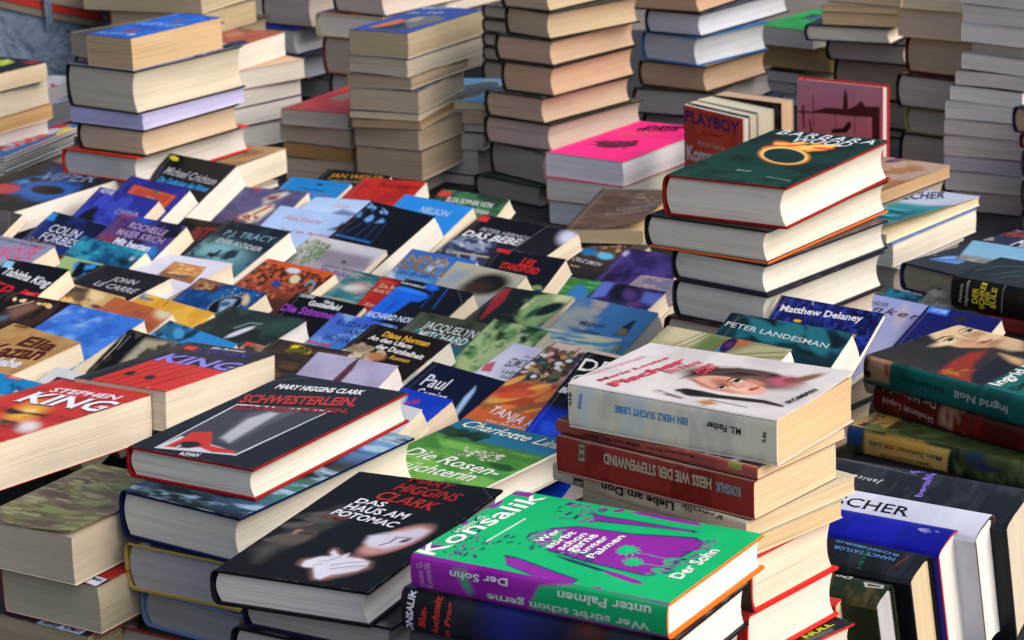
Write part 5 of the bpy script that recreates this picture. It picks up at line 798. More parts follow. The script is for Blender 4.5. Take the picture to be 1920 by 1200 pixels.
 'd.eliz': {"loc":[-0.2129,2.7451,0.7869],"rot":[0.4145,-0.0,-0.7625],"w":0.0979,"l":0.178,"t":0.024,"kind":"p","paper":"dfd4bc","cover":"4a74c4","label":"light blue paperback with navy thin serif name","group":"paperbacks laid out face up in overlapping rows","res":[98,229],"sres":[31,212]},
 'd.landes': {"loc":[0.2221,2.3242,0.8651],"rot":[0.5105,-0.0,-0.6827],"w":0.139,"l":0.205,"t":0.035,"kind":"p","paper":"e4e1d8","cover":"123440","label":"dark teal paperback with white serif capitals and rocky cove","group":"paperbacks laid out face up in overlapping rows","res":[198,297],"sres":[46,273]},
 'd.greenl': {"loc":[-0.039,2.6484,0.8027],"rot":[0.3883,-0.0,-0.7264],"w":0.0807,"l":0.178,"t":0.024,"kind":"p","paper":"dfd4bc","cover":"6a9a58","label":"green and cream painted paperback behind the white one","group":"paperbacks laid out face up in overlapping rows","res":[91,225],"sres":[31,209]},
 'd.bluetree': {"loc":[-0.3951,2.6723,0.8038],"rot":[0.4014,-0.0,-0.8811],"w":0.1345,"l":0.178,"t":0.024,"kind":"p","paper":"dfd4bc","cover":"2f86c8","label":"bright blue paperback with dark curly tree face","group":"paperbacks laid out face up in overlapping rows","res":[115,253],"sres":[33,231]},
 'd.kazan': {"loc":[-0.5662,2.652,0.8174],"rot":[0.1396,-0.0,-0.7817],"w":0.1241,"l":0.178,"t":0.04,"kind":"p","paper":"dfd4bc","cover":"b08850","label":"thick sand brown paperback with maroon lettering","group":"paperbacks laid out face up in overlapping rows","res":[112,239],"sres":[59,221]},
 'd.diana': {"loc":[-0.1624,2.6419,0.8036],"rot":[0.3272,-0.0,-0.7651],"w":0.1197,"l":0.178,"t":0.026,"kind":"p","paper":"e4e1d8","cover":"1a1412","label":"dark brown paperback with yellow and white gothic text","group":"paperbacks laid out face up in overlapping rows","res":[126,230],"sres":[35,213]},
 'd.sea': {"loc":[0.026,2.6469,0.798],"rot":[0.2618,-0.0,-0.5865],"w":0.1166,"l":0.178,"t":0.024,"kind":"p","paper":"dfd4bc","cover":"5aa0b4","label":"seascape paperback with pale light on turquoise water","group":"paperbacks laid out face up in overlapping rows","res":[146,191],"sres":[32,179]},
 'd.peacock': {"loc":[0.1626,2.3048,0.891],"rot":[0.3142,-0.0,-0.707],"w":0.1455,"l":0.155,"t":0.028,"kind":"p","paper":"e4e1d8","cover":"a8a47c","label":"sage paperback with peacock feather eye picture","group":"paperbacks laid out face up in overlapping rows","res":[203,206],"sres":[42,191]},
 'd.hair': {"loc":[-0.428,2.6298,0.8051],"rot":[0.4931,-0.0,-0.7932],"w":0.1102,"l":0.178,"t":0.024,"kind":"p","paper":"dfd4bc","cover":"0f1012","label":"black paperback with beige blouse photograph","group":"paperbacks laid out face up in overlapping rows","res":[104,255],"sres":[32,235]},
 'd.yelllab': {"loc":[-0.2612,2.5972,0.8108],"rot":[0.2705,-0.0,-0.6324],"w":0.1065,"l":0.178,"t":0.024,"kind":"p","paper":"dfd4bc","cover":"2a2018","label":"dark brown paperback with splashed yellow title","group":"paperbacks laid out face up in overlapping rows","res":[123,217],"sres":[33,203]},
 'd.kingp': {"loc":[-0.3463,2.5265,0.8398],"rot":[-0.0785,-0.0,-0.5411],"w":0.116,"l":0.185,"t":0.042,"kind":"p","paper":"dfd4bc","cover":"15151d","label":"thick black paperback with lilac lettering over red stripes","group":"paperbacks laid out face up in overlapping rows","res":[143,184],"sres":[68,177]},
 'd.tanja': {"loc":[0.0215,2.4823,0.8264],"rot":[0.2923,-0.0,-0.7188],"w":0.0946,"l":0.19,"t":0.024,"kind":"p","paper":"dfd4bc","cover":"c4622c","label":"orange paperback with painted crowd and white serif capitals","group":"paperbacks laid out face up in overlapping rows","res":[116,242],"sres":[34,225]},
 'd.peach': {"loc":[-0.3097,2.6427,0.792],"rot":[0.3316,-0.0,-0.7525],"w":0.0986,"l":0.178,"t":0.024,"kind":"p","paper":"dfd4bc","cover":"b88a70","label":"peach brown paperback with dark mask corner and red label","group":"paperbacks laid out face up in overlapping rows","res":[100,235],"sres":[33,218]},
 'd.edmond': {"loc":[-0.0175,2.5686,0.8074],"rot":[0.2313,-0.0,-0.7164],"w":0.0943,"l":0.178,"t":0.024,"kind":"p","paper":"dfd4bc","cover":"c9cbe0","label":"white paperback with thin grey lettering and pink corner","group":"paperbacks laid out face up in overlapping rows","res":[111,214],"sres":[34,199]},
 'd.tower': {"loc":[-0.2038,2.4789,0.8242],"rot":[0.3578,-0.0,-0.6204],"w":0.1059,"l":0.178,"t":0.024,"kind":"p","paper":"e4e1d8","cover":"a9a3c0","label":"lilac paperback with dark brick tower spire","group":"paperbacks laid out face up in overlapping rows","res":[131,233],"sres":[33,218]},
 'd.dec': {"loc":[0.061,2.3872,0.8285],"rot":[0.5236,-0.0,-0.7419],"w":0.0955,"l":0.19,"t":0.024,"kind":"p","paper":"e4e1d8","cover":"1238b8","label":"black topped royal blue paperback with big white serif letters","group":"paperbacks laid out face up in overlapping rows","res":[121,280],"sres":[32,259]},
 'd.paul': {"loc":[-0.0987,2.5156,0.7904],"rot":[0.384,-0.0,-0.8112],"w":0.1133,"l":0.178,"t":0.03,"kind":"p","paper":"e4e1d8","cover":"0d1436","label":"navy paperback with white tall name and bright flame shape","group":"paperbacks laid out face up in overlapping rows","res":[123,249],"sres":[41,230]},
 'd.whiteblack': {"loc":[-0.5085,2.548,0.8036],"rot":[0.3272,-0.0,-0.7035],"w":0.0719,"l":0.178,"t":0.024,"kind":"p","paper":"dfd4bc","cover":"d0d4d8","label":"white paperback with black picture, behind the red lettered thick one","group":"paperbacks laid out face up in overlapping rows","res":[74,248],"sres":[34,231]},
 'd.bluelabel': {"loc":[-0.5602,2.4824,0.8235],"rot":[0.2793,-0.0,-0.697],"w":0.0937,"l":0.178,"t":0.024,"kind":"p","paper":"dfd4bc","cover":"1f86c4","label":"cyan paperback with red label at the left edge","group":"paperbacks laid out face up in overlapping rows","res":[98,254],"sres":[36,237]},
 'd.kingr': {"loc":[-0.4738,2.3558,0.8485],"rot":[-0.0873,-0.0,-0.5576],"w":0.1203,"l":0.24,"t":0.046,"kind":"p","paper":"dfd4bc","cover":"c02c24","label":"thick red paperback with white lettering over blue shadow","group":"paperbacks laid out face up in overlapping rows","res":[150,281],"sres":[80,268]},
 'd.blue2': {"loc":[-0.1575,2.4537,0.7965],"rot":[0.3142,-0.0,-0.7503],"w":0.1204,"l":0.178,"t":0.03,"kind":"p","paper":"dfd4bc","cover":"1338b0","label":"plain royal blue paperback behind the red shoe hardcover","group":"paperbacks laid out face up in overlapping rows","res":[138,246],"sres":[43,227]},
 'd.orangelab': {"loc":[-0.573,2.4019,0.837],"rot":[0.2269,-0.0,-0.6142],"w":0.0735,"l":0.178,"t":0.024,"kind":"p","paper":"dfd4bc","cover":"c8963c","label":"mustard yellow paperback at the left edge below the cyan one","group":"paperbacks laid out face up in overlapping rows","res":[85,250],"sres":[37,234]},
 'd.smallred': {"loc":[-0.172,2.3489,0.8179],"rot":[0.4276,-0.0,-0.7682],"w":0.0913,"l":0.178,"t":0.024,"kind":"p","paper":"dfd4bc","cover":"c9cdd4","label":"small white paperback with red letter, under the royal blue one","group":"paperbacks laid out face up in overlapping rows","res":[107,270],"sres":[35,249]},
 'd.charl': {"loc":[-0.0643,2.2807,0.8248],"rot":[0.0175,-0.0,-0.6868],"w":0.142,"l":0.21,"t":0.028,"kind":"h","paper":"e4e1d8","cover":"2a7a34","label":"large hardcover with green valley painting and blue name band","edge":"d8d4cc","group":"paperbacks laid out face up in overlapping rows","res":[188,254],"sres":[47,239]},
}
# printed art of covers and spines
ART = {
 'd.viper': [["f","0b111c"],["p","a81c1e",0.01,[[0.1087,0.0031],[0.1901,-0.017],[1.0061,-0.002],[1.0686,0.0935],[0.2913,0.0707]]],["e","16509c",0.6816,0.4178,0.1819,-0.1354,-0.2642,-0.1702,0.25],["e","2f86d8",0.4233,0.307,0.1182,-0.1004,-0.092,-0.0619,0.5],["n","07101c",9,0.56,0.06,3,1,1],["e","1c5cb0",0.7246,0.4332,0.1797,-0.0897,-0.2277,-0.1354,0.35],["e","06070a",0.7347,0.4299,0.1541,-0.0306,-0.1104,-0.0681,0.18],["e","123f86",0.3051,0.0977,0.0876,-0.0539,-0.1046,-0.0606,0.6],["e","b03a4a",0.3759,0.5196,0.1023,-0.0431,-0.1187,-0.0661,0.3]],
 'd.brown': [["f","57504e"],["n","4a4442",4,0.5,0.1,2,1,1]],
 'd.violet_heyne': [["g","y",[[0,"2f3390"],[0.35,"2a38ac"],[0.6,"4a4ab0"],[1,"6a55a0"]]],["n","3d4cc0",5,0.6,0.08,7,1,1],["p","151627",0.03,[[0.0857,0.3457],[0.1255,0.2502],[0.1818,0.2115],[0.2102,0.1847],[0.2824,0.2104],[0.3072,0.2805],[0.3968,0.3103],[0.3046,0.3547]]],["n","7f6fc0",7,0.6,0.08,9,1,1,[0,0.38,1,0.9]]],
 'd.violet_frame': [["f","2a2a84"],["n","34359a",4,0.5,0.15,4,1,1],["p","c9502a",0.012,[[0.1724,0.0774],[0.8981,0.0853],[0.8949,0.2267],[0.1987,0.2096]]],["p","d8662e",0.01,[[0.2271,0.0837],[0.8751,0.0922],[0.8515,0.2045],[0.2171,0.1914]]],["p","c04a36",0.01,[[0.2725,0.0989],[0.8449,0.1016],[0.8165,0.1956],[0.2354,0.1808]]],["e","6b6a4a",0.561,0.0965,0.0678,0.0007,-0.0356,-0.0167,0.4],["e","3a3a3e",0.5471,0.0718,0.034,0.0004,-0.0231,-0.0112,0.4]],
 'd.crichton': [["f","0b0d13"],["e","d8d23c",0.1226,0.0391,0.0695,-0.0009,-0.0434,-0.0235,0.15],["l","4440a0",0.012,0.004,[[0.0992,0.1365],[0.1547,0.2601]]],["l","15161c",0.008,0.004,[[0.1167,0.1487],[0.1355,0.1973]]]],
 'd.royal': [["f","484872"],["n","5a5580",5,0.5,0.1,3,1,1],["p","c9c4b4",0.05,[[0.4728,0.168],[0.5456,0.0932],[0.6933,0.0348],[0.7584,0.0638],[0.6761,0.1508],[0.5484,0.2525]]],["p","6a2f28",0.05,[[0.4999,0.1314],[0.642,0.0896],[0.658,0.1751],[0.5197,0.1982]]],["p","d9d2bc",0.05,[[0.3871,0.469],[0.5766,0.2841],[0.6866,0.252],[0.7516,0.3253],[0.6808,0.5322],[0.5902,0.5623]]],["l","a8242c",0.05,0.02,[[0.4796,0.5055],[0.5874,0.3844],[0.6685,0.2762]]],["d",["d9d2bc","7a6a4c","a8242c","44382c"],60,0.01,0.025,5,[0.3125,0.4307,0.6629,0.5558],1.5,0.3],["e","c23a2e",0.2035,0.0017,0.0865,0.0067,-0.0234,-0.026,0.4]],
 'd.oelfe': [["g","y",[[0,"8589a6"],[1,"9a9cb0"]]]],
 'd.forbes': [["g","y",[[0,"0b0e2c"],[0.5,"121a58"],[1,"1c2c60"]]],["n","1b2a78",4,0.55,0.1,3,1,1],["p","2a8fe8",0.01,[[-0.0306,0.0122],[0.1027,0.0096],[0.1523,0.093],[0.0196,0.0959]]],["n","4a4a42",6,0.6,0.06,8,1,1,[0,0.5,1,1]]],
 'd.krich': [["g","x",[[0,"5a2c5c"],[0.45,"2a1e4c"],[1,"0d0d14"]]],["e","2a4ab8",0.3725,0.0074,0.1421,0.0021,0.0366,0.0877,0.7],["e","2f7fd0",0.844,0.3189,0.1295,-0.0052,0.0669,0.0947,0.6],["e","7a3a50",0.1635,0.2407,0.1518,0.023,0.0213,0.1046,0.7],["p","cf3a2a",0.01,[[0.042,-0.0141],[0.2456,-0.0128],[0.2555,0.0248],[0.0403,0.0224]]],["n","4c3a80",7,0.58,0.08,5,1,1]],
 'd.darkred': [["f","141110"],["e","2a2a28",0.1136,0.0256,0.2411,0.005,0.0179,0.0434,0.5]],
 'd.tracy': [["g","y",[[0,"0a0f16"],[0.25,"10202c"],[0.5,"3a7080"],[0.75,"2a5866"],[1,"1a3a48"]]],["e","78b0b8",0.4069,0.3728,0.3679,-0.0081,0.1012,0.1249,0.7],["n","15303c",5,0.58,0.1,4,1,1],["p","0c0f12",0.02,[[0.2979,0.4355],[0.2872,0.3927],[0.377,0.3956],[0.3856,0.3442],[0.4283,0.3514],[0.4344,0.4127],[0.5087,0.4127],[0.4131,0.434],[0.4066,0.4652],[0.3556,0.4383]]]],
 'd.teal': [["g","y",[[0,"1c7a98"],[0.5,"1a6a94"],[1,"184f80"]]],["n","2fa0b8",6,0.58,0.1,12,0.6,1.6],["n","0f4a78",5,0.6,0.1,5,1,1],["p","12222e",0.04,[[0.7038,0.1314],[0.8242,0.1018],[0.9314,0.1189],[0.9188,0.1654],[0.872,0.1889]]],["e","a8c4c8",0.9131,0.0928,0.0234,-0.0117,0.0177,0.0189,0.5]],
 'd.whitegold': [["f","d2d3e4"],["p","8a5a34",0.01,[[0.2891,0.1077],[0.7853,0.1262],[0.9624,0.4269],[0.3879,0.3628]]],["p","c08a48",0.02,[[0.307,0.1206],[0.7731,0.1316],[0.8803,0.3104],[0.3683,0.2573]]],["d",["d8a860","c08a48","a8683c","e0bc80"],40,0.012,0.03,3,[0.3791,0.1442,0.7921,0.3024],2.2,0.1],["d",["5a4a44","6a4a3c"],12,0.012,0.02,6,[0.4645,0.3052,0.8194,0.3506],3,0.1]],
 'd.lime': [["f","9cb87a"],["p","101216",0.03,[[0.1216,0.1367],[0.171,0.0857],[0.3701,0.1111],[0.4402,0.1665],[0.2103,0.1892]]],["p","3a1418",0.01,[[0.0697,-0.0083],[0.3117,0.0023],[0.3212,0.0483],[0.1062,0.0404]]],["p","0c0e12",0.02,[[0.5812,0.0244],[0.9364,0.0142],[1.0664,0.1745],[0.7195,0.2018]]],["p","2a8ae0",0.02,[[0.5512,0.0464],[0.6028,0.0241],[0.6485,0.1055],[0.6034,0.1048]]],["p","2a8ae0",0.02,[[0.7318,0.0492],[0.8811,0.0069],[0.8874,0.0644],[0.7896,0.098]]],["p","2a8ae0",0.02,[[0.8258,0.1999],[0.8385,0.1145],[0.9021,0.1535],[0.8809,0.2267]]],["e","b8b090",0.8577,-0.0142,0.0617,-0.0021,0.0234,0.0212,0.4]],
 'd.tabitha': [["f","0d0f14"],["p","7fc4e8",0.01,[[-0.0049,0.0174],[0.1506,0.0219],[0.197,0.0938],[0.0435,0.0943]]],["p","d8404a",0.01,[[0.7505,0.3012],[0.9488,0.298],[0.968,0.3433],[0.7614,0.3478]]]],
 'd.carre': [["f","0b0d12"],["n","11141b",4,0.5,0.1,3,1,1]],
 'd.palm': [["g","y",[[0,"c9a468"],[0.4,"d8b878"],[0.8,"b07a3c"],[1,"6a4424"]]],["p","2a2420",0.06,[[0.149,0.0545],[0.2258,0.0084],[0.3717,-0.0016],[0.434,0.0675],[0.3239,0.0714],[0.524,0.1628],[0.4808,0.1707],[0.2976,0.0761]]],["d",["3a3028","5a4630"],12,0.03,0.06,3,[0.108,0.0457,0.5598,0.1085],2,0.5],["e","e8d09a",0.5956,0.0542,0.1261,-0.0069,0.0558,0.0535,0.6],["e","6a3a24",0.7754,0.1484,0.0861,-0.0032,0.0249,0.0191,0.4]],
 'd.yellowland': [["g","y",[[0,"dca438"],[0.4,"d89030"],[1,"b8602c"]]],["p","a3adbf",0.01,[[-0.0222,-0.0056],[0.2149,-0.007],[0.2443,0.0612],[-0.0077,0.0593]]],["n","e8b848",5,0.55,0.1,4,1,1],["l","5a3a20",0.01,0.004,[[0.386,0.0059],[0.394,0.0786]]]],
 'd.orangeland': [["g","y",[[0,"b5602c"],[0.3,"a85c38"],[0.6,"c88a50"],[1,"c8a880"]]],["n","8a4a34",4,0.55,0.12,6,1,1],["l","6a3a24",0.012,0.006,[[0.2784,0.0939],[0.3344,0.0522],[0.3903,0.0105]]],["l","6a3a24",0.012,0.006,[[0.7029,0.1012],[0.6784,0.0303]]],["e","e0d0b0",0.883,0.0202,0.128,-0.0028,0.0352,0.0533,0.7]],
 'd.medal': [["f","123c78"],["n","1b5a98",6,0.55,0.1,4,1,1],["p","8a5a3c",0.06,[[-0.0154,0.1192],[0.0101,0.0064],[0.1763,-0.0177],[0.3948,0.0055],[0.2731,0.0952]]],["d",["9a6a48","6a3a28","3a2a2a","b8905c"],20,0.03,0.06,2,[-0.0244,0.0458,0.3571,0.0879],1.6,0.3],["e","c9b890",0.8542,0.1096,0.0545,-0.0029,0.0604,0.052,0.4],["e","8a8f98",0.6948,0.1979,0.1558,-0.0715,0.0784,0.0882,0.06],["e","0b1018",0.6948,0.1979,0.1445,-0.066,0.073,0.0797,0.08],["p","8fb4d8",0.03,[[0.6015,0.1764],[0.6237,0.1396],[0.7468,0.1231],[0.7796,0.1889],[0.8181,0.277],[0.7242,0.2802]]],["e","3a5a80",0.6852,0.1918,0.0603,-0.0121,0.0231,0.0275,0.5],["d",["c8a860","d8c890"],14,0.008,0.014,8,[0.4689,0.0298,0.9258,0.1434],1,0]],
 'd.night': [["f","15100e"],["n","3a2820",5,0.55,0.1,4,1.4,0.7],["d",["f0d8b0","e8c890","d8a868"],9,0.018,0.03,4,[0.2174,0.0589,0.6947,0.0747],1.8,0.2],["p","7a5a4c",0.05,[[0.3079,0.1938],[0.4368,0.0719],[0.5853,0.0944],[0.4679,0.2624]]],["l","b89a80",0.02,0.01,[[0.2726,0.1673],[0.4469,0.0536]]],["p","5a6a80",0.05,[[0.2958,0.2614],[0.397,0.2348],[0.3896,0.293],[0.3248,0.3211]]]],
 'd.sky': [["g","y",[[0,"3270d0"],[0.3,"3a7ad8"],[1,"6a9ce0"]]],["n","8ab4ea",3,0.58,0.14,11,0.8,1.2],["n","2a62c0",4,0.62,0.1,5,1,1]],
 'd.blue_swift': [["g","y",[[0,"1a7ac4"],[1,"2a86cc"]]],["e","0e2a48",0.5488,0.0669,0.0567,-0.0021,-0.017,-0.015,0.4]],
 'd.jan': [["f","14120f"]],
 'd.red_amb': [["f","b4261c"],["n","9a1e18",4,0.55,0.12,3,1,1],["l","141014",0.04,0.006,[[0.0172,0.0107],[-0.0348,0.3392]]],["l","1c2028",0.02,0.006,[[0.0037,0.0069],[1.0168,0.0058]]]],
 'd.elsa': [["g","y",[[0,"2a3a2c"],[0.4,"24583c"],[1,"1f6a44"]]],["n","3f7a50",4,0.58,0.1,5,1,1],["p","c83a38",0.01,[[-0.019,0.016],[0.1781,0.0176],[0.1991,0.0768],[0.0026,0.0754]]]],
 'd.lightblue': [["g","y",[[0,"9ec0ea"],[0.35,"b4cdf0"],[0.45,"b8b4d4"],[1,"8a9ac8"]]],["p","6a74a8",0.05,[[0.5822,0.3012],[0.6882,0.2063],[0.991,0.2624],[1.0828,0.3099],[0.7162,0.3447]]]],
 'd.nelson': [["g","y",[[0,"2a8ee6"],[1,"1678d8"]]],["p","0d2a5c",0.02,[[0.9952,0.5186],[0.9991,0.3994],[1.079,0.4407],[1.0737,0.5204]]]],
 'd.gothic': [["f","07080d"],["e","6fa8e8",0.0784,0.0366,0.033,0.0046,-0.0405,-0.0165,0.3],["e","6fa8e8",0.0757,0.0576,0.0377,0.0023,0.0109,0.0128,0.3],["e","6fa8e8",0.1493,0.0536,0.0337,-0.0,0.0163,0.0147,0.3],["e","6fa8e8",0.1612,0.0808,0.0309,0.0034,-0.0212,-0.0051,0.3],["e","6fa8e8",0.2963,0.0484,0.0377,0.0051,-0.0286,-0.0096,0.3],["e","6fa8e8",0.3015,0.0767,0.0339,0.0028,0.0161,0.0146,0.3],["e","6fa8e8",0.3602,0.0693,0.0338,0.0028,0.0197,0.0169,0.3],["p","6aa6ea",0.02,[[0.1872,0.174],[0.2148,0.1152],[0.2728,0.1297],[0.3065,0.1673],[0.263,0.1939]]],["p","6aa6ea",0.02,[[0.3636,0.1789],[0.3962,0.1297],[0.4507,0.1374],[0.4717,0.1625]]],["p","5a94d8",0.02,[[0.0336,0.1646],[0.0404,0.1122],[0.0917,0.1325],[0.1137,0.168]]],["l","16305c",0.03,0.02,[[0.2182,0.2048],[0.1286,0.3511]]],["l","16305c",0.03,0.02,[[0.334,0.1986],[0.3276,0.3438]]],["l","16305c",0.03,0.02,[[0.433,0.1954],[0.4607,0.3481]]],["l","2a6ac0",0.025,0.01,[[0.0636,0.3629],[0.5927,0.3525]]],["l","102448",0.03,0.02,[[0.508,0.1532],[0.6134,0.3771]]]],
 'd.shearer': [["g","y",[[0,"a8c6f2"],[1,"b8d0f2"]]],["p","1c2a24",0.03,[[0.8721,0.1792],[0.949,0.1321],[0.9662,0.0805],[1.0605,0.0834],[1.0422,0.1677]]]],
 'd.gaskin': [["g","y",[[0,"c9c6cc"],[0.2,"bcbac6"],[0.3,"9c98a8"],[0.55,"8a8498"],[1,"9a8a8c"]]],["p","86808f",0.05,[[0.2224,0.1623],[0.3903,0.1101],[0.638,0.1096],[0.9318,0.1071],[1.0436,0.2424],[0.5356,0.2838],[0.2822,0.2525]]],["d",["5a7a4c","6f8a58","88a070","4a6840"],150,0.007,0.018,5,[-0.0048,0.0525,0.3641,0.3156],2,1.2],["e","4a4450",0.6897,0.2088,0.0361,0.0008,0.0112,0.0162,0.4]],
 'd.crowd': [["g","y",[[0,"c8581c"],[0.2,"b84a1c"],[0.4,"4a2418"],[1,"2a1c1c"]]],["d",["1c1512","2a1c18","40241a"],110,0.018,0.04,2,[-0.0888,0.0554,1.0356,0.2898],1.3,0.3],["d",["c05a34","a8482c","8a3c28","b87a4c"],80,0.012,0.026,3,[0.0324,0.0959,0.6988,0.4261],1.4,0.4],["e","ccd4dc",0.4828,0.0716,0.0916,-0.0042,0.0237,0.0304,0.3],["e","dcd0a8",0.6238,0.157,0.072,0.0029,0.0274,0.0466,0.3],["l","6a90a4",0.03,0.01,[[0.8299,0.1934],[0.814,0.1275],[0.9156,0.1588],[0.9687,0.2511]]],["e","2a4088",0.4796,0.247,0.0551,-0.0025,0.0429,0.0433,0.4],["p","c8332c",0.01,[[0.0011,-0.002],[0.1752,-0.0057],[0.1902,0.0323],[0.0164,0.0362]]]],
 'd.nina': [["g","y",[[0,"2a68b8"],[0.25,"4a86c8"],[0.5,"9ab8d0"],[1,"a8bccc"]]],["n","c0d0dc",4,0.56,0.12,6,1,1]],
 'd.beben': [["g","y",[[0,"0e0c14"],[0.28,"16131e"],[0.45,"2a2c48"],[1,"4a5878"]]],["d",["8a98b8","3a4468","b4bccc","24304e","6a7494"],50,0.02,0.05,4,[-0.0091,0.2938,0.6034,0.5115],2.4,0.3],["l","b0a488",0.03,0.012,[[0.221,0.4904],[0.7148,0.4703]]],["p","cc2a30",0.01,[[-0.0,0.0151],[0.1397,0.0204],[0.1801,0.0882],[0.0286,0.0816]]]],
 'd.les': [["f","12141d"],["e","7a9a54",0.8904,0.3493,0.1125,-0.0004,-0.008,0.0789,0.15],["e","16337c",0.9322,0.3703,0.0957,0.0015,-0.0206,0.0673,0.2],["p","c42a34",0.01,[[-0.01,-0.0125],[0.2213,0.0023],[0.2114,0.0372],[-0.0218,0.0296]]]],
 'd.blurhair': [["g","y",[[0,"b8b49c"],[0.5,"9ca4a8"],[1,"6a7a84"]]],["e","17130f",0.6333,0.1384,0.2463,-0.0402,0.0525,0.0999,0.35],["e","3a2c20",0.5214,0.1975,0.1857,-0.0305,0.01,0.0663,0.6],["p","8aa0b0",0.1,[[0.1109,0.0854],[0.2986,0.0829],[0.2274,0.2046],[0.0714,0.2025]]]],
 'd.tealred': [["g","y",[[0,"2a6a70"],[0.5,"2f8498"],[1,"1c90b0"]]],["n","8a9a8c",7,0.58,0.08,3,0.5,2.5],["e","c89a90",0.2935,0.1686,0.1341,-0.0182,0.0401,0.0537,0.7],["e","c8d4d0",0.2571,0.1848,0.1127,-0.0192,0.0252,0.0303,0.7],["n","174c58",6,0.62,0.08,8,0.5,2.5]],
 'd.redlab': [["f","b42a22"],["l","d06050",0.012,0.004,[[0.0282,0.045],[0.6425,0.0303]]],["n","7a1c1c",3,0.62,0.1,4,1,1]],
 'd.porto': [["f","0a0c14"],["p","1660d8",0.02,[[0.0142,0.1185],[0.0968,0.0806],[0.4349,0.0993],[0.5338,0.1282],[0.4721,0.1929],[0.371,0.2032],[0.3099,0.4283],[0.0011,0.4843],[-0.0116,0.2089]]],["e","2a7af0",0.2133,0.1071,0.2546,0.0018,-0.0515,-0.0222,0.3],["l","0c3aa0",0.02,0.01,[[0.2163,0.2306],[0.1999,0.433]]],["p","1a6ae8",0.03,[[0.3186,0.0108],[0.4439,-0.0032],[0.5364,0.0351],[0.4856,0.0672],[0.3642,0.0496]]],["l","1848b0",0.02,0.01,[[0.6244,-0.0113],[0.7183,0.2179]]],["l","12306c",0.03,0.02,[[0.5274,0.083],[0.5639,0.2302]]]],
 'd.gary': [["f","0f1014"],["l","3a6a74",0.02,0.01,[[0.0225,0.0134],[0.2688,0.0048]]]],
 'd.greencap': [["f","14211d"],["n","243c34",4,0.55,0.12,4,1,1],["e","c9ccd8",0.5362,0.3015,0.0652,-0.0791,0.0121,0.0604,0.3],["e","101c18",0.6636,0.3342,0.0779,-0.0818,0.058,0.0697,0.2],["l","7a9aa0",0.02,0.012,[[0.4206,0.2654],[0.4904,0.1633],[0.6152,0.1552]]]],
 'd.darkwhite': [["g","y",[[0,"121116"],[0.35,"1a1a22"],[0.6,"a8acc8"],[1,"c0c4dc"]]],["e","d0d4ec",0.8881,0.0782,0.2644,0.0121,0.0969,0.092,0.7]],
 'd.smith': [["g","y",[[0,"4a4640"],[0.3,"3a2820"],[0.6,"1c1c22"],[1,"6a5040"]]],["d",["8a6a54","2a1e18","b89a80","5a3c2c"],60,0.02,0.04,4,[-0.0656,0.0314,0.7427,0.2455],2,0.3],["e","1f74b0",0.2985,0.2288,0.1321,-0.0007,0.0275,0.0519,0.4],["e","5ab8dc",0.587,0.2455,0.1257,-0.0044,0.0443,0.0484,0.4],["e","8a98c8",0.174,0.0902,0.1103,-0.0009,0.0332,0.0402,0.4],["p","c0403a",0.02,[[0.0503,-0.0157],[0.2647,-0.0228],[0.2464,0.0128],[0.0399,0.0094]]]],
 'd.galaxy': [["g","y",[[0,"2a1f4c"],[0.5,"30266a"],[0.8,"2a2a6a"],[1,"8a6a48"]]],["n","46367c",4,0.55,0.14,3,1,1],["n","1c1840",3,0.6,0.12,9,1,1],["l","d8d4ec",0.012,0.012,[[-0.0522,0.0602],[0.0975,0.049]]],["l","d8d4ec",0.012,0.012,[[-0.053,0.007],[0.0892,0.0943]]],["e","b0a8d8",0.0183,0.0543,0.0652,0.0001,0.0286,0.0315,0.8]],
 'd.glove': [["f","8c7c86"],["n","a8969a",5,0.52,0.1,4,1,1],["n","6a6884",5,0.6,0.1,7,1,1]],
 'd.greenmt': [["g","y",[[0,"1a6a30"],[0.4,"2a7c3c"],[1,"1c6480"]]],["n","4a9a54",6,0.58,0.08,4,0.6,2],["p","2272b8",0.05,[[0.5065,0.2432],[0.499,0.1186],[0.5266,0.084],[0.6491,0.0914],[0.8467,0.1635],[0.9171,0.2591],[0.61,0.273]]]],
 'd.gang': [["f","2c2456"],["p","5a6cc8",0.03,[[-0.0026,0.0106],[0.1889,0.0091],[0.2481,0.1608],[0.0726,0.2195]]],["e","0e0c1a",0.4396,0.0832,0.1962,-0.0112,0.0626,0.1079,0.35],["e","4a3470",0.5486,0.1011,0.1072,0.0013,0.0581,0.0583,0.5],["p","5064b4",0.04,[[0.7227,0.0428],[0.9883,0.0382],[1.1727,0.1929],[0.7837,0.1505]]],["l","8a4a90",0.02,0.012,[[0.6551,0.2104],[0.7755,0.16]]],["l","8a4a90",0.02,0.012,[[0.7183,0.226],[0.8303,0.1851]]]],
 'd.eye': [["f","0b0f0c"],["p","8a1c1c",0.02,[[-0.0122,0.0651],[0.1085,0.0068],[0.2136,0.1858],[0.218,0.4343],[0.1864,0.4394]]],["p","86a468",0.05,[[0.5345,0.2312],[0.5167,0.0605],[0.6999,-0.0072],[0.9906,0.0015],[1.0403,0.2644],[0.9582,0.4275],[0.7724,0.4576],[0.611,0.3711]]],["e","ccd29a",0.8781,0.0327,0.1158,-0.0124,0.0355,0.0617,0.6],["e","b8c890",0.5391,0.1729,0.0205,-0.0611,0.0269,0.0533,0.6],["n","4a7a50",4,0.58,0.12,6,1,1,[0.35,0.1,1,1]],["e","0a120e",0.8523,0.1997,0.1323,-0.0687,0.0309,0.0804,0.25],["e","24482c",0.7219,0.2776,0.0399,-0.0444,0.0297,0.0709,0.6]],
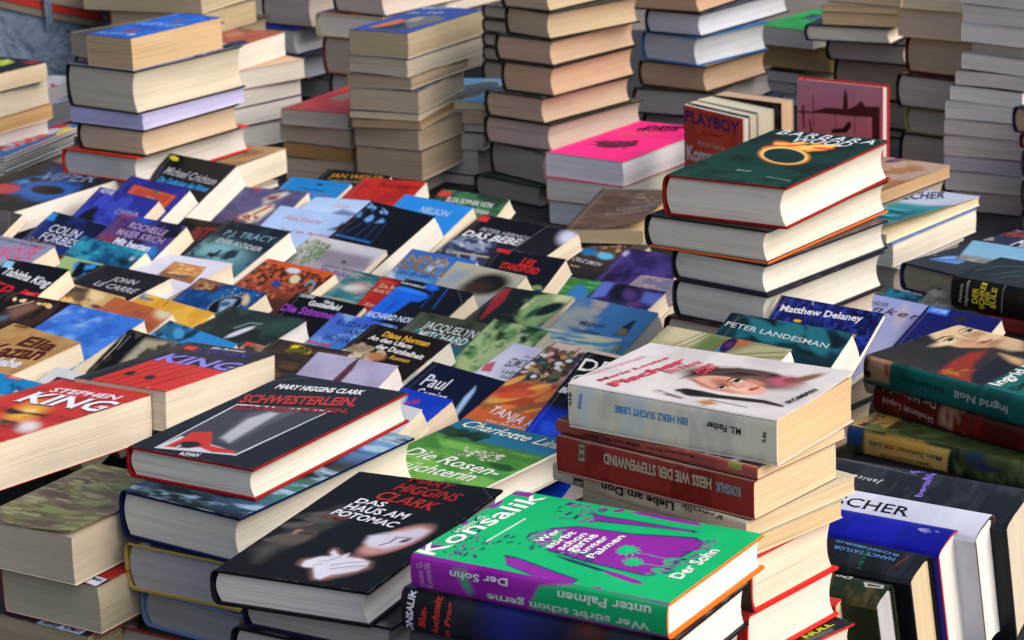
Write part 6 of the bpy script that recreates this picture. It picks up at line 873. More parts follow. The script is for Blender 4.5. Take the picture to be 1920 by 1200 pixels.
 'd.golding': [["g","y",[[0,"4a86c0"],[0.4,"4a86b8"],[1,"7aa8b8"]]],["n","a8b0a8",3,0.56,0.14,3,0.7,1.2,[0,0,0.45,0.6]],["n","d0c4b0",3,0.64,0.1,8,0.7,1.2,[0,0,0.4,0.6]],["p","2a2c2c",0.01,[[0.8174,0.0983],[0.8434,0.1068],[0.8686,0.2437],[0.7396,0.2598],[0.7555,0.1735]]],["p","8a7c4c",0.01,[[0.7541,0.1866],[0.8348,0.1855],[0.8625,0.2383],[0.754,0.2509]]]],
 'd.sea': [["g","y",[[0,"3a8ab0"],[0.25,"6ab0c4"],[0.4,"b8c8b4"],[0.55,"8ab8b8"],[1,"3a8ca4"]]],["n","d8dcb8",4,0.58,0.1,5,0.5,2.4],["n","2a7a9c",5,0.62,0.08,9,0.5,2.4]],
 'd.greenl': [["f","5a8a4c"],["n","a8c088",4,0.5,0.12,3,1,1],["n","1f3a20",4,0.6,0.1,8,1,1]],
 'd.edmond': [["f","c6c9e0"],["n","d2d4e6",3,0.5,0.1,3,1,1],["p","c05a68",0.01,[[0.0069,0.2647],[0.0908,0.223],[0.1945,0.3401],[0.0521,0.3503]]]],
 'd.tanja': [["g","y",[[0,"c8b4a8"],[0.2,"b89a8c"],[0.42,"6a4430"],[0.62,"c8642c"],[1,"b8501c"]]],["d",["1c1c22","2a2a1c","3a2c20","4a5a34","6a5030","24304c"],110,0.03,0.07,4,[-0.014,0.0635,0.5385,0.3575],1.4,0.5],["d",["a88a3c","c8a0a0","d0d0dc","8a4a34","4a6a50"],34,0.02,0.045,9,[0.0282,0.0748,0.4699,0.344],1.3,0.4],["d",["c8442c","d8803c","e0a048","a83c24","8a5a30"],40,0.05,0.1,7,[0.057,0.3989,0.7029,0.618],2.6,-0.6],["l","5a1c18",0.02,0.008,[[0.0488,-0.0005],[0.0533,0.063]]],["l","6a241c",0.02,0.008,[[0.4106,0.0136],[0.4053,0.0709]]]],
 'd.dec': [["g","y",[[0,"0a0b0f"],[0.38,"0b0d14"],[0.46,"1434c0"],[1,"1848d8"]]],["n","2a5ae0",4,0.56,0.12,4,1,1,[0,0.5,1,1]]],
 'd.eliz': [["g","y",[[0,"3a5cc0"],[0.4,"4a80d0"],[1,"2a50a8"]]],["n","7aa4e0",4,0.55,0.12,4,1,1]],
 'd.diana': [["g","y",[[0,"171210"],[0.6,"1c1614"],[1,"2a1c18"]]],["d",["b0a488","8a7a60","c8bea0"],16,0.03,0.06,3,[0.0836,0.2426,0.4853,0.3352],2,0.2],["e","b07850",0.4471,0.2888,0.1001,-0.0146,0.0227,0.0402,0.4]],
 'd.mitch': [["g","y",[[0,"3a4434"],[0.2,"4a5040"],[0.35,"1f6478"],[0.65,"1a58a8"],[1,"20382c"]]],["l","1c8898",0.04,0.01,[[0.1823,0.1862],[0.968,0.2118]]],["n","2a3424",5,0.58,0.1,4,1,1,[0,0,1,0.3]],["n","2f3c2c",4,0.6,0.1,6,1,1,[0,0.6,1,1]]],
 'd.yelllab': [["f","2a2018"],["n","5a442c",5,0.55,0.1,4,0.6,2],["e","d8cc20",0.3907,0.078,0.1656,-0.007,0.0457,0.0478,0.15],["n","3a2c20",6,0.6,0.1,7,1,1]],
 'd.peach': [["f","b4866c"],["e","3a3634",0.1936,0.0427,0.1375,-0.0089,0.051,0.0518,0.2],["p","c84038",0.01,[[-0.0411,-0.0005],[0.1529,-0.0037],[0.1724,0.0311],[-0.038,0.0373]]],["n","a07660",3,0.55,0.1,4,1,1]],
 'd.tower': [["g","y",[[0,"aaa6c6"],[1,"b4b2cc"]]],["n","a09ab8",3,0.55,0.12,3,1,1],["p","5a343c",0.01,[[0.521,-0.0022],[0.5112,-0.0008],[0.476,0.0767],[0.4471,0.283],[0.5582,0.2667],[0.5585,0.0976]]],["l","2a2026",0.02,0.006,[[0.514,-0.0012],[0.4827,0.0823]]],["l","3a2028",0.01,0.006,[[0.5312,0.0885],[0.5032,0.2618]]]],
 'd.paul': [["g","y",[[0,"0c1230"],[1,"10183c"]]],["p","8ab4dc",0.02,[[0.7387,0.097],[0.7959,0.1444],[0.8748,0.3243],[0.8999,0.4097],[0.844,0.3961],[0.7499,0.2072]]],["p","c0dcf0",0.02,[[0.7582,0.1194],[0.795,0.237],[0.8485,0.3301],[0.7782,0.2143]]]],
 'd.blue2': [["f","1338b4"],["n","1a44c4",3,0.55,0.1,4,1,1],["e","a8b0c0",0.5357,0.1072,0.0334,-0.0219,0.0464,0.0457,0.4]],
 'd.smallred': [["f","ccd0d6"]],
 'd.hair': [["f","0d0e10"],["p","b0a890",0.05,[[0.3325,0.0391],[0.7745,0.0016],[0.7108,0.122],[0.5822,0.229],[0.338,0.2956],[0.3192,0.189]]],["l","c9c4b4",0.012,0.006,[[0.0148,0.0425],[0.0684,0.1454],[0.072,0.2681]]],["l","8a8678",0.012,0.006,[[0.116,0.0505],[0.1194,0.1738]]],["n","4a4438",5,0.6,0.1,4,1,1]],
 'd.bluetree': [["f","2f8cd4"],["e","1c4a6c",0.2291,0.0579,0.1309,-0.0266,0.1105,0.0724,0.3],["d",["16384f","2a6a90","102c40"],24,0.03,0.06,3,[0.002,-0.0005,0.4647,0.1119],1.6,0.8],["e","4aa0d4",0.2783,0.0742,0.0718,-0.0042,0.0572,0.0428,0.4]],
 'd.kazan': [["f","b08a54"],["n","a07a48",5,0.5,0.12,4,1,1]],
 'd.whiteblack': [["f","d0d4d8"],["p","14161a",0.02,[[0.2442,0.0819],[0.7232,0.0736],[0.6243,0.171],[0.2273,0.1771]]]],
 'd.bluelabel': [["f","1f86c4"],["n","176a9c",4,0.55,0.12,3,1,1],["p","c03440",0.01,[[0.308,-0.0151],[0.5602,-0.0123],[0.5685,0.024],[0.3285,0.0269]]]],
 'd.orangelab': [["f","c8983e"]],
 'd.kingp': [["f","15151c"],["p","c8281c",0.01,[[0.1898,0.4114],[1.0623,0.4895],[1.0,1.0497],[0.1911,1.026]]],["l","24140f",0.014,0.004,[[0.8279,0.4869],[0.7437,1.0609]]],["l","24140f",0.014,0.004,[[0.687,0.4667],[0.6069,1.0438]]],["l","24140f",0.012,0.004,[[0.5602,0.459],[0.4841,1.0381]]],["l","24140f",0.014,0.004,[[0.4366,0.4424],[0.3801,1.0251]]],["l","24140f",0.012,0.004,[[0.3247,0.4359],[0.2816,1.0167]]],["e","0c0a0a",0.3339,0.7787,0.0295,-0.0289,0.0362,0.0399,0.3],["e","0c0a0a",0.5745,0.7955,0.0295,-0.0287,0.0402,0.0378,0.3],["p","d03028",0.01,[[0.1161,0.0827],[0.2418,0.0865],[0.2746,0.1633],[0.1496,0.1597]]]],
 'd.kingr': [["f","c22e26"],["e","e8b040",0.5446,0.5043,0.0863,-0.0539,0.1401,0.1328,0.8],["e","f0d080",0.5433,0.4918,0.0401,-0.0208,0.0449,0.037,0.7],["p","2a1a18",0.04,[[0.3555,0.5398],[0.3346,0.4813],[0.5357,0.5072],[0.7616,0.4853],[0.7747,0.5321],[0.5882,0.5288],[0.4645,0.5689]]],["p","3a3430",0.03,[[0.5135,0.6422],[0.676,0.6399],[0.8758,0.6748],[0.9416,0.7271],[0.685,0.7366]]],["e","e0d8d8",0.8671,0.6776,0.0694,-0.0225,0.0934,0.0677,0.7],["n","a82420",4,0.6,0.1,5,1,1]],
 'd.charl': [["g","y",[[0,"1c6484"],[0.2,"1f6c8c"],[0.23,"3a6a2c"],[0.5,"3f8a38"],[1,"1c6a2c"]]],["n","6aa848",5,0.55,0.12,4,0.7,1.8,[0,0.25,1,1]],["n","1c4a20",5,0.6,0.1,8,0.7,1.6,[0,0.22,1,0.5]],["d",["c8c4b4","9aa08c","d8d0c0","8a8474"],70,0.006,0.014,5,[0.391,0.2937,0.7497,0.3984],1.8,0.2],["d",["142a18","1c3a20"],22,0.02,0.05,6,[0.0391,0.1241,0.3999,0.2078],1.8,0.3],["n","7ab848",4,0.62,0.1,13,0.7,1.8,[0,0.5,1,1]]],
 'd.tealbit': [["f","2c86a4"],["n","14506c",7,0.52,0.08,4,1,1],["n","5ab0c4",6,0.6,0.08,9,1,1]],
 'd.rock': [["g","y",[[0,"7ab4d8"],[0.2,"8abcd8"],[0.25,"86867e"],[1,"6f6f66"]]],["n","a0a098",7,0.55,0.1,3,1,1,[0,0.25,1,1]],["n","5c5c56",7,0.6,0.08,9,1,1,[0,0.25,1,1]]],
 'd.dunker': [["g","y",[[0,"929cd0"],[1,"9ca0c4"]]],["e","b0a8b8",0.7754,0.1802,0.0503,0.0025,0.0727,0.1435,0.6]],
 'd.piper': [["f","141a60"],["p","3a7ae0",0.01,[[0.0332,0.0067],[0.3155,0.0086],[0.3296,0.0881],[0.0558,0.0852]]],["e","2a2430",0.5257,0.087,0.0832,-0.0068,0.0111,0.0341,0.4]],
 'd.delaney': [["f","141f5c"],["n","26379c",22,0.55,0.08,4,1,1],["n","0a1034",18,0.62,0.08,8,1,1],["l","c8cce0",0.006,0.004,[[0.3032,-0.0177],[0.3364,0.0303]]],["e","e0b020",0.2792,0.1478,0.0382,-0.0014,0.0022,0.0092,0.2],["p","d8a81c",0.01,[[0.7967,0.1651],[0.8605,0.1656],[0.8408,0.2699],[0.8228,0.2632]]],["p","d8a81c",0.01,[[0.7096,0.1678],[0.7852,0.1667],[0.7803,0.1767],[0.7104,0.177]]]],
 'd.landes': [["g","y",[[0,"14455c"],[0.16,"10323c"],[0.3,"0c2028"],[0.42,"143c4c"],[0.55,"7ac0d8"],[0.68,"10303c"],[1,"0c1c24"]]],["d",["0f2f38","1c5a68","0a1c22","24707c"],40,0.05,0.09,4,[0.0346,0.0354,0.9435,0.1065],2.4,0.3],["n","b4e0ec",6,0.6,0.08,5,0.4,3,[0,0.4,1,0.75]]],
 'd.peacock': [["f","aaa680"],["p","c4bc98",0.03,[[0.0641,-0.0176],[0.3472,-0.0171],[0.3514,0.1522],[0.0702,0.1535]]],["l","6a6c3c",0.012,0.006,[[0.3476,-0.0017],[0.236,0.2155]]],["l","6a6c3c",0.01,0.006,[[0.3069,0.0018],[0.1722,0.2026]]],["l","7a7844",0.01,0.006,[[0.3841,0.0193],[0.308,0.2106]]],["p","5f7440",0.06,[[0.3565,-0.0041],[0.4911,-0.0105],[0.7393,-0.0027],[0.5401,0.2363],[0.3127,0.217]]],["p","b0603c",0.05,[[0.5267,-0.0203],[0.6949,-0.0363],[0.6783,0.045],[0.5906,0.0849]]],["e","7a4a2c",0.5294,0.1328,0.0428,-0.0887,0.0104,0.0885,0.15],["e","8a4c28",0.5424,0.1138,0.0518,-0.0836,0.0195,0.1087,0.08],["e","2f84b0",0.5406,0.1112,0.0316,-0.0702,0.0164,0.0778,0.08],["e","2a1650",0.5551,0.0765,0.0384,-0.0353,0.0233,0.0729,0.1],["e","5a2a5c",0.5594,0.0707,0.0175,-0.0126,0.0093,0.028,0.3],["l","5a6a34",0.012,0.006,[[0.6446,0.1611],[0.9742,0.0375]]],["l","5a6a34",0.012,0.006,[[0.6538,0.1888],[1.0171,0.0854]]],["l","6a7440",0.01,0.006,[[0.689,0.209],[0.9999,0.1502]]],["l","7a7c48",0.01,0.006,[[0.7044,0.0223],[0.9569,-0.003]]]],
 'edge.0': [["f","16242a"],["p","a8c034",0.03,[[0.2346,0.195],[0.3027,0.0664],[0.5954,0.1614],[0.6631,0.3552],[0.4753,0.3749]]],["p","c8d880",0.03,[[0.3497,0.1973],[0.4015,0.1101],[0.5435,0.2482]]],["e","8a2c34",0.8224,0.0806,0.0651,-0.0621,0.112,0.053,0.4]],
 'mags.0': [["g","x",[[0,"2a5a98"],[1,"2f6aa8"]]],["p","b8c4cc",0.02,[[0.744,0.7845],[0.8142,0.2644],[0.7998,-0.1336],[0.891,-0.0562],[0.9424,0.3328],[0.8819,0.8467]]],["e","d8c83c",0.9932,0.217,0.015,-0.0898,0.0653,0.0991,0.2],["p","b02a2c",0.02,[[0.7109,0.1916],[0.7937,-0.1782],[0.8822,-0.1226],[0.901,0.1205]]]],
 'magsb.0': [["f","c2c6d2"],["p","a82c2c",0.02,[[0.8399,0.2546],[1.2675,0.5056],[1.3288,0.5949],[0.9603,0.3902]]],["e","d8dade",0.7326,0.0147,0.0854,0.0173,0.0659,0.0946,0.3]],
 'magsb.1': [["f","8a93a6"],["n","a8b0bf",4,0.5,0.1,3,1,1]],
 'big.0': [["f","124fb0"],["n","1c66d0",4,0.5,0.12,3,1,1],["e","8a3a50",0.5086,0.7628,0.0886,-0.0435,0.086,0.0558,0.4],["e","6a4a8a",0.5684,0.2645,0.0572,-0.0312,0.0799,0.0474,0.4],["e","c8c89a",0.7593,0.8695,0.044,-0.0216,0.0423,0.0276,0.4],["e","a8b8a0",-0.0272,0.0427,0.0672,-0.0272,0.0643,0.0395,0.4]],
 'big.1': [["f","b9bcc2"],["p","141417",0.02,[[-0.0322,0.9875],[-0.1054,0.7793],[0.6303,0.7858],[0.9705,0.9798]]],["p","8a2c28",0.03,[[0.0128,0.872],[0.5541,0.8593],[0.6303,0.7858],[0.2761,0.7409]]],["d",["7a2430","3a2430","d8d4d8"],34,0.02,0.04,5,[0.7016,0.0081,0.973,0.6119],1.5,0.3],["l","b03a2c",0.03,0.01,[[0.6724,0.8232],[0.7389,0.5494]]],["p","17171a",0.02,[[0.7666,0.2816],[0.7875,-0.1523],[0.9845,-0.0489],[0.9848,0.3203]]]],
 'st4.0': [["f","a8522a"],["e","7a4a34",0.2987,0.1575,0.1551,-0.0747,0.1311,0.1589,0.3],["e","b8744a",0.3531,0.3155,0.1124,-0.0655,0.1506,0.1778,0.5],["l","8a1c18",0.04,0.02,[[0.4338,0.5495],[0.7481,0.359]]],["p","1c1f44",0.04,[[0.6498,0.7918],[0.7711,0.5614],[1.0728,0.7431],[0.8366,0.9546]]]],
 'tanp.0': [["f","b08c60"],["n","8a6440",4,0.55,0.12,3,1,1],["l","d0bc98",0.02,0.01,[[0.3543,0.483],[0.6931,0.3013]]],["d",["4a3020","6a3c34"],16,0.02,0.04,5,[0.4015,0.4583,0.575,0.5605],2,0.2]],
 'st5.1': [["g","x",[[0,"141c78"],[0.5,"1c2aa0"],[1,"181f80"]]]],
 'st4.5': [["f","2c2e34"],["d",["a8602c","8a4a28"],9,0.03,0.05,4,[0.2557,0.2315,0.6822,0.2807],2.5,0.1]],
 'st6.1': [["f","4a2c28"],["d",["b0502c","3a2a44","8a3a28","241c24"],30,0.05,0.1,4,[0.0418,0.6519,0.9855,0.9913],2,0.1]],
 'tall7.0': [["f","2a4698"],["p","6a6a66",0.04,[[0.3995,0.5497],[0.6355,0.3392],[0.9484,0.4624],[0.8264,0.8472],[0.6071,0.7992]]],["p","c8702c",0.03,[[0.1874,0.8945],[0.2737,0.5409],[0.4604,0.5971],[0.4425,0.8813]]],["p","28242c",0.03,[[0.2856,0.9344],[0.5323,0.6708],[0.8078,0.8502],[0.5322,0.9499]]],["e","a89a80",0.5323,0.5285,0.0532,-0.0658,0.0717,0.0741,0.5]],
 'red7.0': [["f","b8241e"],["n","c83228",3,0.5,0.12,3,1,1],["p","8a7a6c",0.03,[[0.2455,0.5444],[0.2774,0.2505],[0.4464,0.2145],[0.5058,0.6013]]],["p","a82018",0.02,[[0.0469,0.53],[0.1646,0.1578],[0.2535,0.2265],[0.1785,0.5587]]]],
 'tall8.0': [["f","4a86b4"],["e","a8bcc8",0.579,0.5472,0.2877,-0.2665,0.1285,0.3704,0.06],["e","3a4a54",0.579,0.5472,0.2751,-0.2533,0.1242,0.3418,0.1],["e","3a3028",0.6478,0.6005,0.1307,-0.1911,0.0193,0.1752,0.4]],
 'tower.5': [["f","34382c"],["p","8a7a20",0.02,[[0.7106,0.8736],[0.9395,0.0813],[0.9995,0.0056],[0.9157,0.8748]]]],
 'tower.7': [["f","24382c"],["p","b8922c",0.03,[[0.3738,0.8839],[0.7151,0.8004],[0.8493,0.8816],[0.6044,0.9461]]],["n","4a5a40",5,0.55,0.1,3,1,1]],
 'pink.0': [["f","ff2e88"],["p","5a1838",0.01,[[0.2708,0.7098],[0.2782,0.5938],[0.4755,0.5242],[0.5717,0.4654],[0.7023,0.6333],[0.5241,0.7378],[0.4045,0.7542]]],["d",["1c1018","ff2e88","2a1a24"],60,0.008,0.016,9,[0.1795,0.508,0.708,0.7523],2.5,0.1],["p","2a1a24",0.015,[[0.6352,0.599],[0.6418,0.5973],[0.6527,0.6064]]],["d",["2a1a24","7a2450"],14,0.02,0.035,4,[0.2363,0.6143,0.6535,0.646],3,0.05]],
 'ruffle.0': [["g","x",[[0,"3a302a"],[1,"4a3c34"]]],["d",["7a6450","a08a74","2a221e","5a4838"],60,0.02,0.045,4,[0.5766,0.0483,0.9845,0.3741],2.2,0.2],["n","5a4a3e",4,0.55,0.1,8,1,1]],
 'st11.0': [["f","168a2c"],["n","1fa040",3,0.5,0.12,3,1,1],["p","16382c",0.02,[[0.2943,0.5539],[0.2172,0.2528],[0.3857,0.2368],[0.4338,0.4657]]],["p","3a5a78",0.02,[[0.3317,0.5005],[0.3995,0.2732],[0.5394,0.389],[0.478,0.5315]]]],
 'st11.2': [["f","17181d"],["p","b8a028",0.01,[[-0.1,0.7839],[-0.0233,0.7544],[0.3878,0.9414],[0.3234,0.9947]]]],
 'bird.0': [["g","x",[[0,"8a5c3c"],[0.5,"b09480"],[1,"a89488"]]],["e","26265c",0.4223,0.0123,0.0949,-0.1047,0.017,0.0852,0.2],["n","9a6a44",4,0.58,0.1,3,1,1]],
 'pilc.0': [["g","y",[[0,"b4bcd4"],[0.3,"b8c0d4"],[0.38,"2c8890"],[1,"1f6a78"]]],["n","4aa4a8",5,0.55,0.1,3,0.6,2,[0,0.38,1,1]],["n","104a58",5,0.6,0.1,9,0.6,2,[0,0.5,1,1]]],
 'feather.0': [["f","25272d"],["p","6a94dc",0.02,[[-0.2862,0.0109],[-0.466,-0.154],[-0.5289,-0.2985],[-0.4064,-0.4106],[-0.0992,-0.3108],[0.1425,-0.01],[-0.0416,0.0274]]],["l","1f3c8c",0.02,0.01,[[-0.2916,-0.0296],[-0.255,-0.2253],[-0.1576,-0.2788]]],["l","dce8f4",0.02,0.01,[[-0.2668,0.0003],[-0.0974,-0.0495],[0.1091,-0.0343]]],["l","1f3c8c",0.02,0.01,[[-0.3589,-0.1022],[-0.3639,-0.2544],[-0.3008,-0.3335]]],["l","dce8f4",0.015,0.01,[[-0.4268,-0.1755],[-0.4441,-0.2999],[-0.3739,-0.3743]]],["p","5a88d0",0.02,[[0.1102,0.853],[0.1497,0.7308],[0.2724,0.6423],[0.4128,0.7633],[0.4143,0.8216]]],["l","16264a",0.02,0.01,[[0.1475,0.8441],[0.3471,0.7406]]],["l","c8dcf0",0.012,0.01,[[0.1611,0.7846],[0.2951,0.6698]]],["p","14183c",0.02,[[-0.0603,0.1232],[0.2908,0.0983],[0.4767,0.3057],[0.1181,0.2984]]]],
 'wood.0': [["g","y",[[0,"0c2a22"],[0.5,"0d3428"],[1,"0f4030"]]],["n","0a2018",4,0.6,0.12,3,1,1],["d",["e8641c","f0a030","f8d060","d8401c"],40,0.025,0.05,5,[0.2468,0.18,0.6873,0.3704],2.2,-0.5],["e","e88a28",0.4968,0.4632,0.1815,-0.0384,-0.1779,-0.1596,0.1],["e","f4d48a",0.4968,0.4632,0.165,-0.0341,-0.1608,-0.1432,0.06],["e","0b2c22",0.5031,0.4702,0.1471,-0.0324,-0.1426,-0.1268,0.08],["l","f0a840",0.02,0.02,[[0.5267,0.265],[0.5542,0.1383]]]],
 'wood.1': [["f","2c2e30"],["d",["5a5c60","c0c4c8","1c1c1e"],10,0.02,0.05,4,[0.9785,0.001,1.0013,0.4853],2,0.1]],
 'schw.0': [["f","15161b"],["p","c4c8d2",0.004,[[0.1672,0.9738],[0.0957,0.4153],[0.7558,0.3203],[0.7358,0.9072]]],["p","3a3c46",0.004,[[0.1778,0.9657],[0.114,0.4249],[0.7503,0.3291],[0.7193,0.8987]]],["p","54565f",0.03,[[0.4351,0.7987],[0.288,0.489],[0.4131,0.3625],[0.5698,0.3729],[0.5526,0.5568],[0.5785,0.8087]]],["p","b0b2ba",0.025,[[0.4334,0.7649],[0.3568,0.5414],[0.4005,0.439],[0.4743,0.4362],[0.5062,0.6053],[0.5465,0.8009]]],["p","c6cad4",0.01,[[0.1734,0.9704],[0.1794,0.8203],[0.5567,0.8571],[0.727,0.8965]]],["p","c03224",0.012,[[0.2125,0.9473],[0.2134,0.845],[0.1916,0.7648],[0.3075,0.7283],[0.3782,0.7807],[0.4698,0.8567],[0.6904,0.8689],[0.7027,0.8902],[0.5591,0.9149],[0.432,0.8928],[0.3622,0.9213]]],["p","1c1a1c",0.015,[[0.259,0.9256],[0.263,0.865],[0.3417,0.8425],[0.4229,0.8702],[0.3778,0.9168],[0.2992,0.9309]]],["p","c6cad4",0.012,[[0.2797,0.9247],[0.2814,0.9022],[0.306,0.9121],[0.2992,0.9309]]],["l","e4e6ec",0.006,0.002,[[0.0957,0.4153],[0.7558,0.3203],[0.7358,0.9072]]]],
 'schw.1': [["g","y",[[0,"7a98a8"],[0.2,"4f7fc0"],[0.4,"22282c"],[0.55,"3f5a5c"],[0.72,"2a7a6c"],[0.85,"3a5a78"],[1,"1a1c20"]]],["n","8fb4d0",5,0.56,0.1,4,0.6,2],["n","1c2a2c",5,0.6,0.1,9,0.7,2]],
 'potomac.0': [["f","101115"],["p","4a4a44",0.08,[[0.0648,0.7954],[0.139,0.4906],[0.1966,0.3417],[0.3333,0.3695],[0.2486,0.602],[0.1836,0.7712],[0.1691,0.888]]],["e","a87868",0.1548,0.6079,0.0132,-0.0693,0.0177,0.0359,0.6],["e","6a5850",0.2134,0.6486,0.0568,-0.0246,0.0165,0.0617,0.7],["d",["3a3834","55504a"],14,0.03,0.06,3,[0.0627,0.4058,0.2214,0.7054],2,-0.5],["e","c8948c",0.7715,0.5611,0.1216,-0.1295,0.0644,0.0895,0.25],["p","d4d4e4",0.03,[[0.6172,0.6184],[0.5921,0.5585],[0.6539,0.5197],[0.7584,0.4787],[0.8252,0.4347],[0.8881,0.4458],[0.8903,0.4979],[0.853,0.5832],[0.7696,0.6451],[0.6735,0.6455]]],["l","8a7080",0.016,0.008,[[0.7226,0.6227],[0.7544,0.5904],[0.7589,0.5376],[0.8456,0.5265]]],["e","5a4450",0.8283,0.556,0.0235,-0.0177,0.0054,0.0157,0.4],["l","a0909c",0.012,0.008,[[0.6417,0.5353],[0.6964,0.5176]]],["p","b88880",0.05,[[0.4276,0.8598],[0.4151,0.825],[0.5309,0.7636],[0.5019,0.7061],[0.5648,0.7441],[0.6874,0.7441],[0.7923,0.7725],[0.8239,0.8155],[0.776,0.8742],[0.6619,0.9523],[0.614,0.9561],[0.5272,0.8765]]],["p","d8dae8",0.015,[[0.4415,0.8694],[0.4276,0.8287],[0.4773,0.7809],[0.5366,0.765],[0.5003,0.7319],[0.5055,0.7118],[0.5591,0.7427],[0.5896,0.7516],[0.6114,0.7193],[0.6326,0.7554],[0.7192,0.7501],[0.7845,0.7642],[0.807,0.8066],[0.7874,0.8499],[0.6727,0.9101],[0.6476,0.9552],[0.6091,0.9511],[0.5252,0.8744],[0.4683,0.8787]]],["l","6a4a4c",0.008,0.004,[[0.6015,0.8365],[0.6814,0.7928],[0.7736,0.7664]]],["l","6a4a4c",0.008,0.004,[[0.6221,0.8668],[0.7129,0.826],[0.7949,0.803]]],["l","6a4a4c",0.007,0.004,[[0.5078,0.821],[0.5613,0.795],[0.5916,0.7537]]],["l","8a6a6c",0.007,0.004,[[0.507,0.8559],[0.5458,0.8331]]]],
 'green.0': [["g","y",[[0,"5e5438"],[0.5,"66584a"],[1,"62683e"]]],["n","75804a",5,0.58,0.08,3,0.6,1.8],["n","54463c",6,0.56,0.08,9,0.6,1.8],["n","8a8a62",9,0.64,0.06,5,0.6,2.2]],
 'green.1': [["f","8a1f1c"],["p","c8d0ea",0.008,[[0.7588,0.9709],[0.7844,0.8811],[0.9757,0.8991],[0.987,1.0026]]],["p","15161c",0.006,[[0.9906,1.0055],[0.9757,0.8991],[1.0082,0.8981],[1.0237,1.0106]]]],
 'green.2': [["f","12161f"],["p","4a90e8",0.006,[[-0.1087,0.8667],[0.9428,0.9111],[0.9781,0.95],[-0.0495,0.9106]]],["p","8fa0bc",0.006,[[0.4568,1.0216],[0.467,0.9431],[0.6822,0.9573],[0.7079,1.0527]]],["p","b4c4ea",0.006,[[0.7116,1.0555],[0.6822,0.9573],[0.923,0.9501],[0.919,1.066]]]],
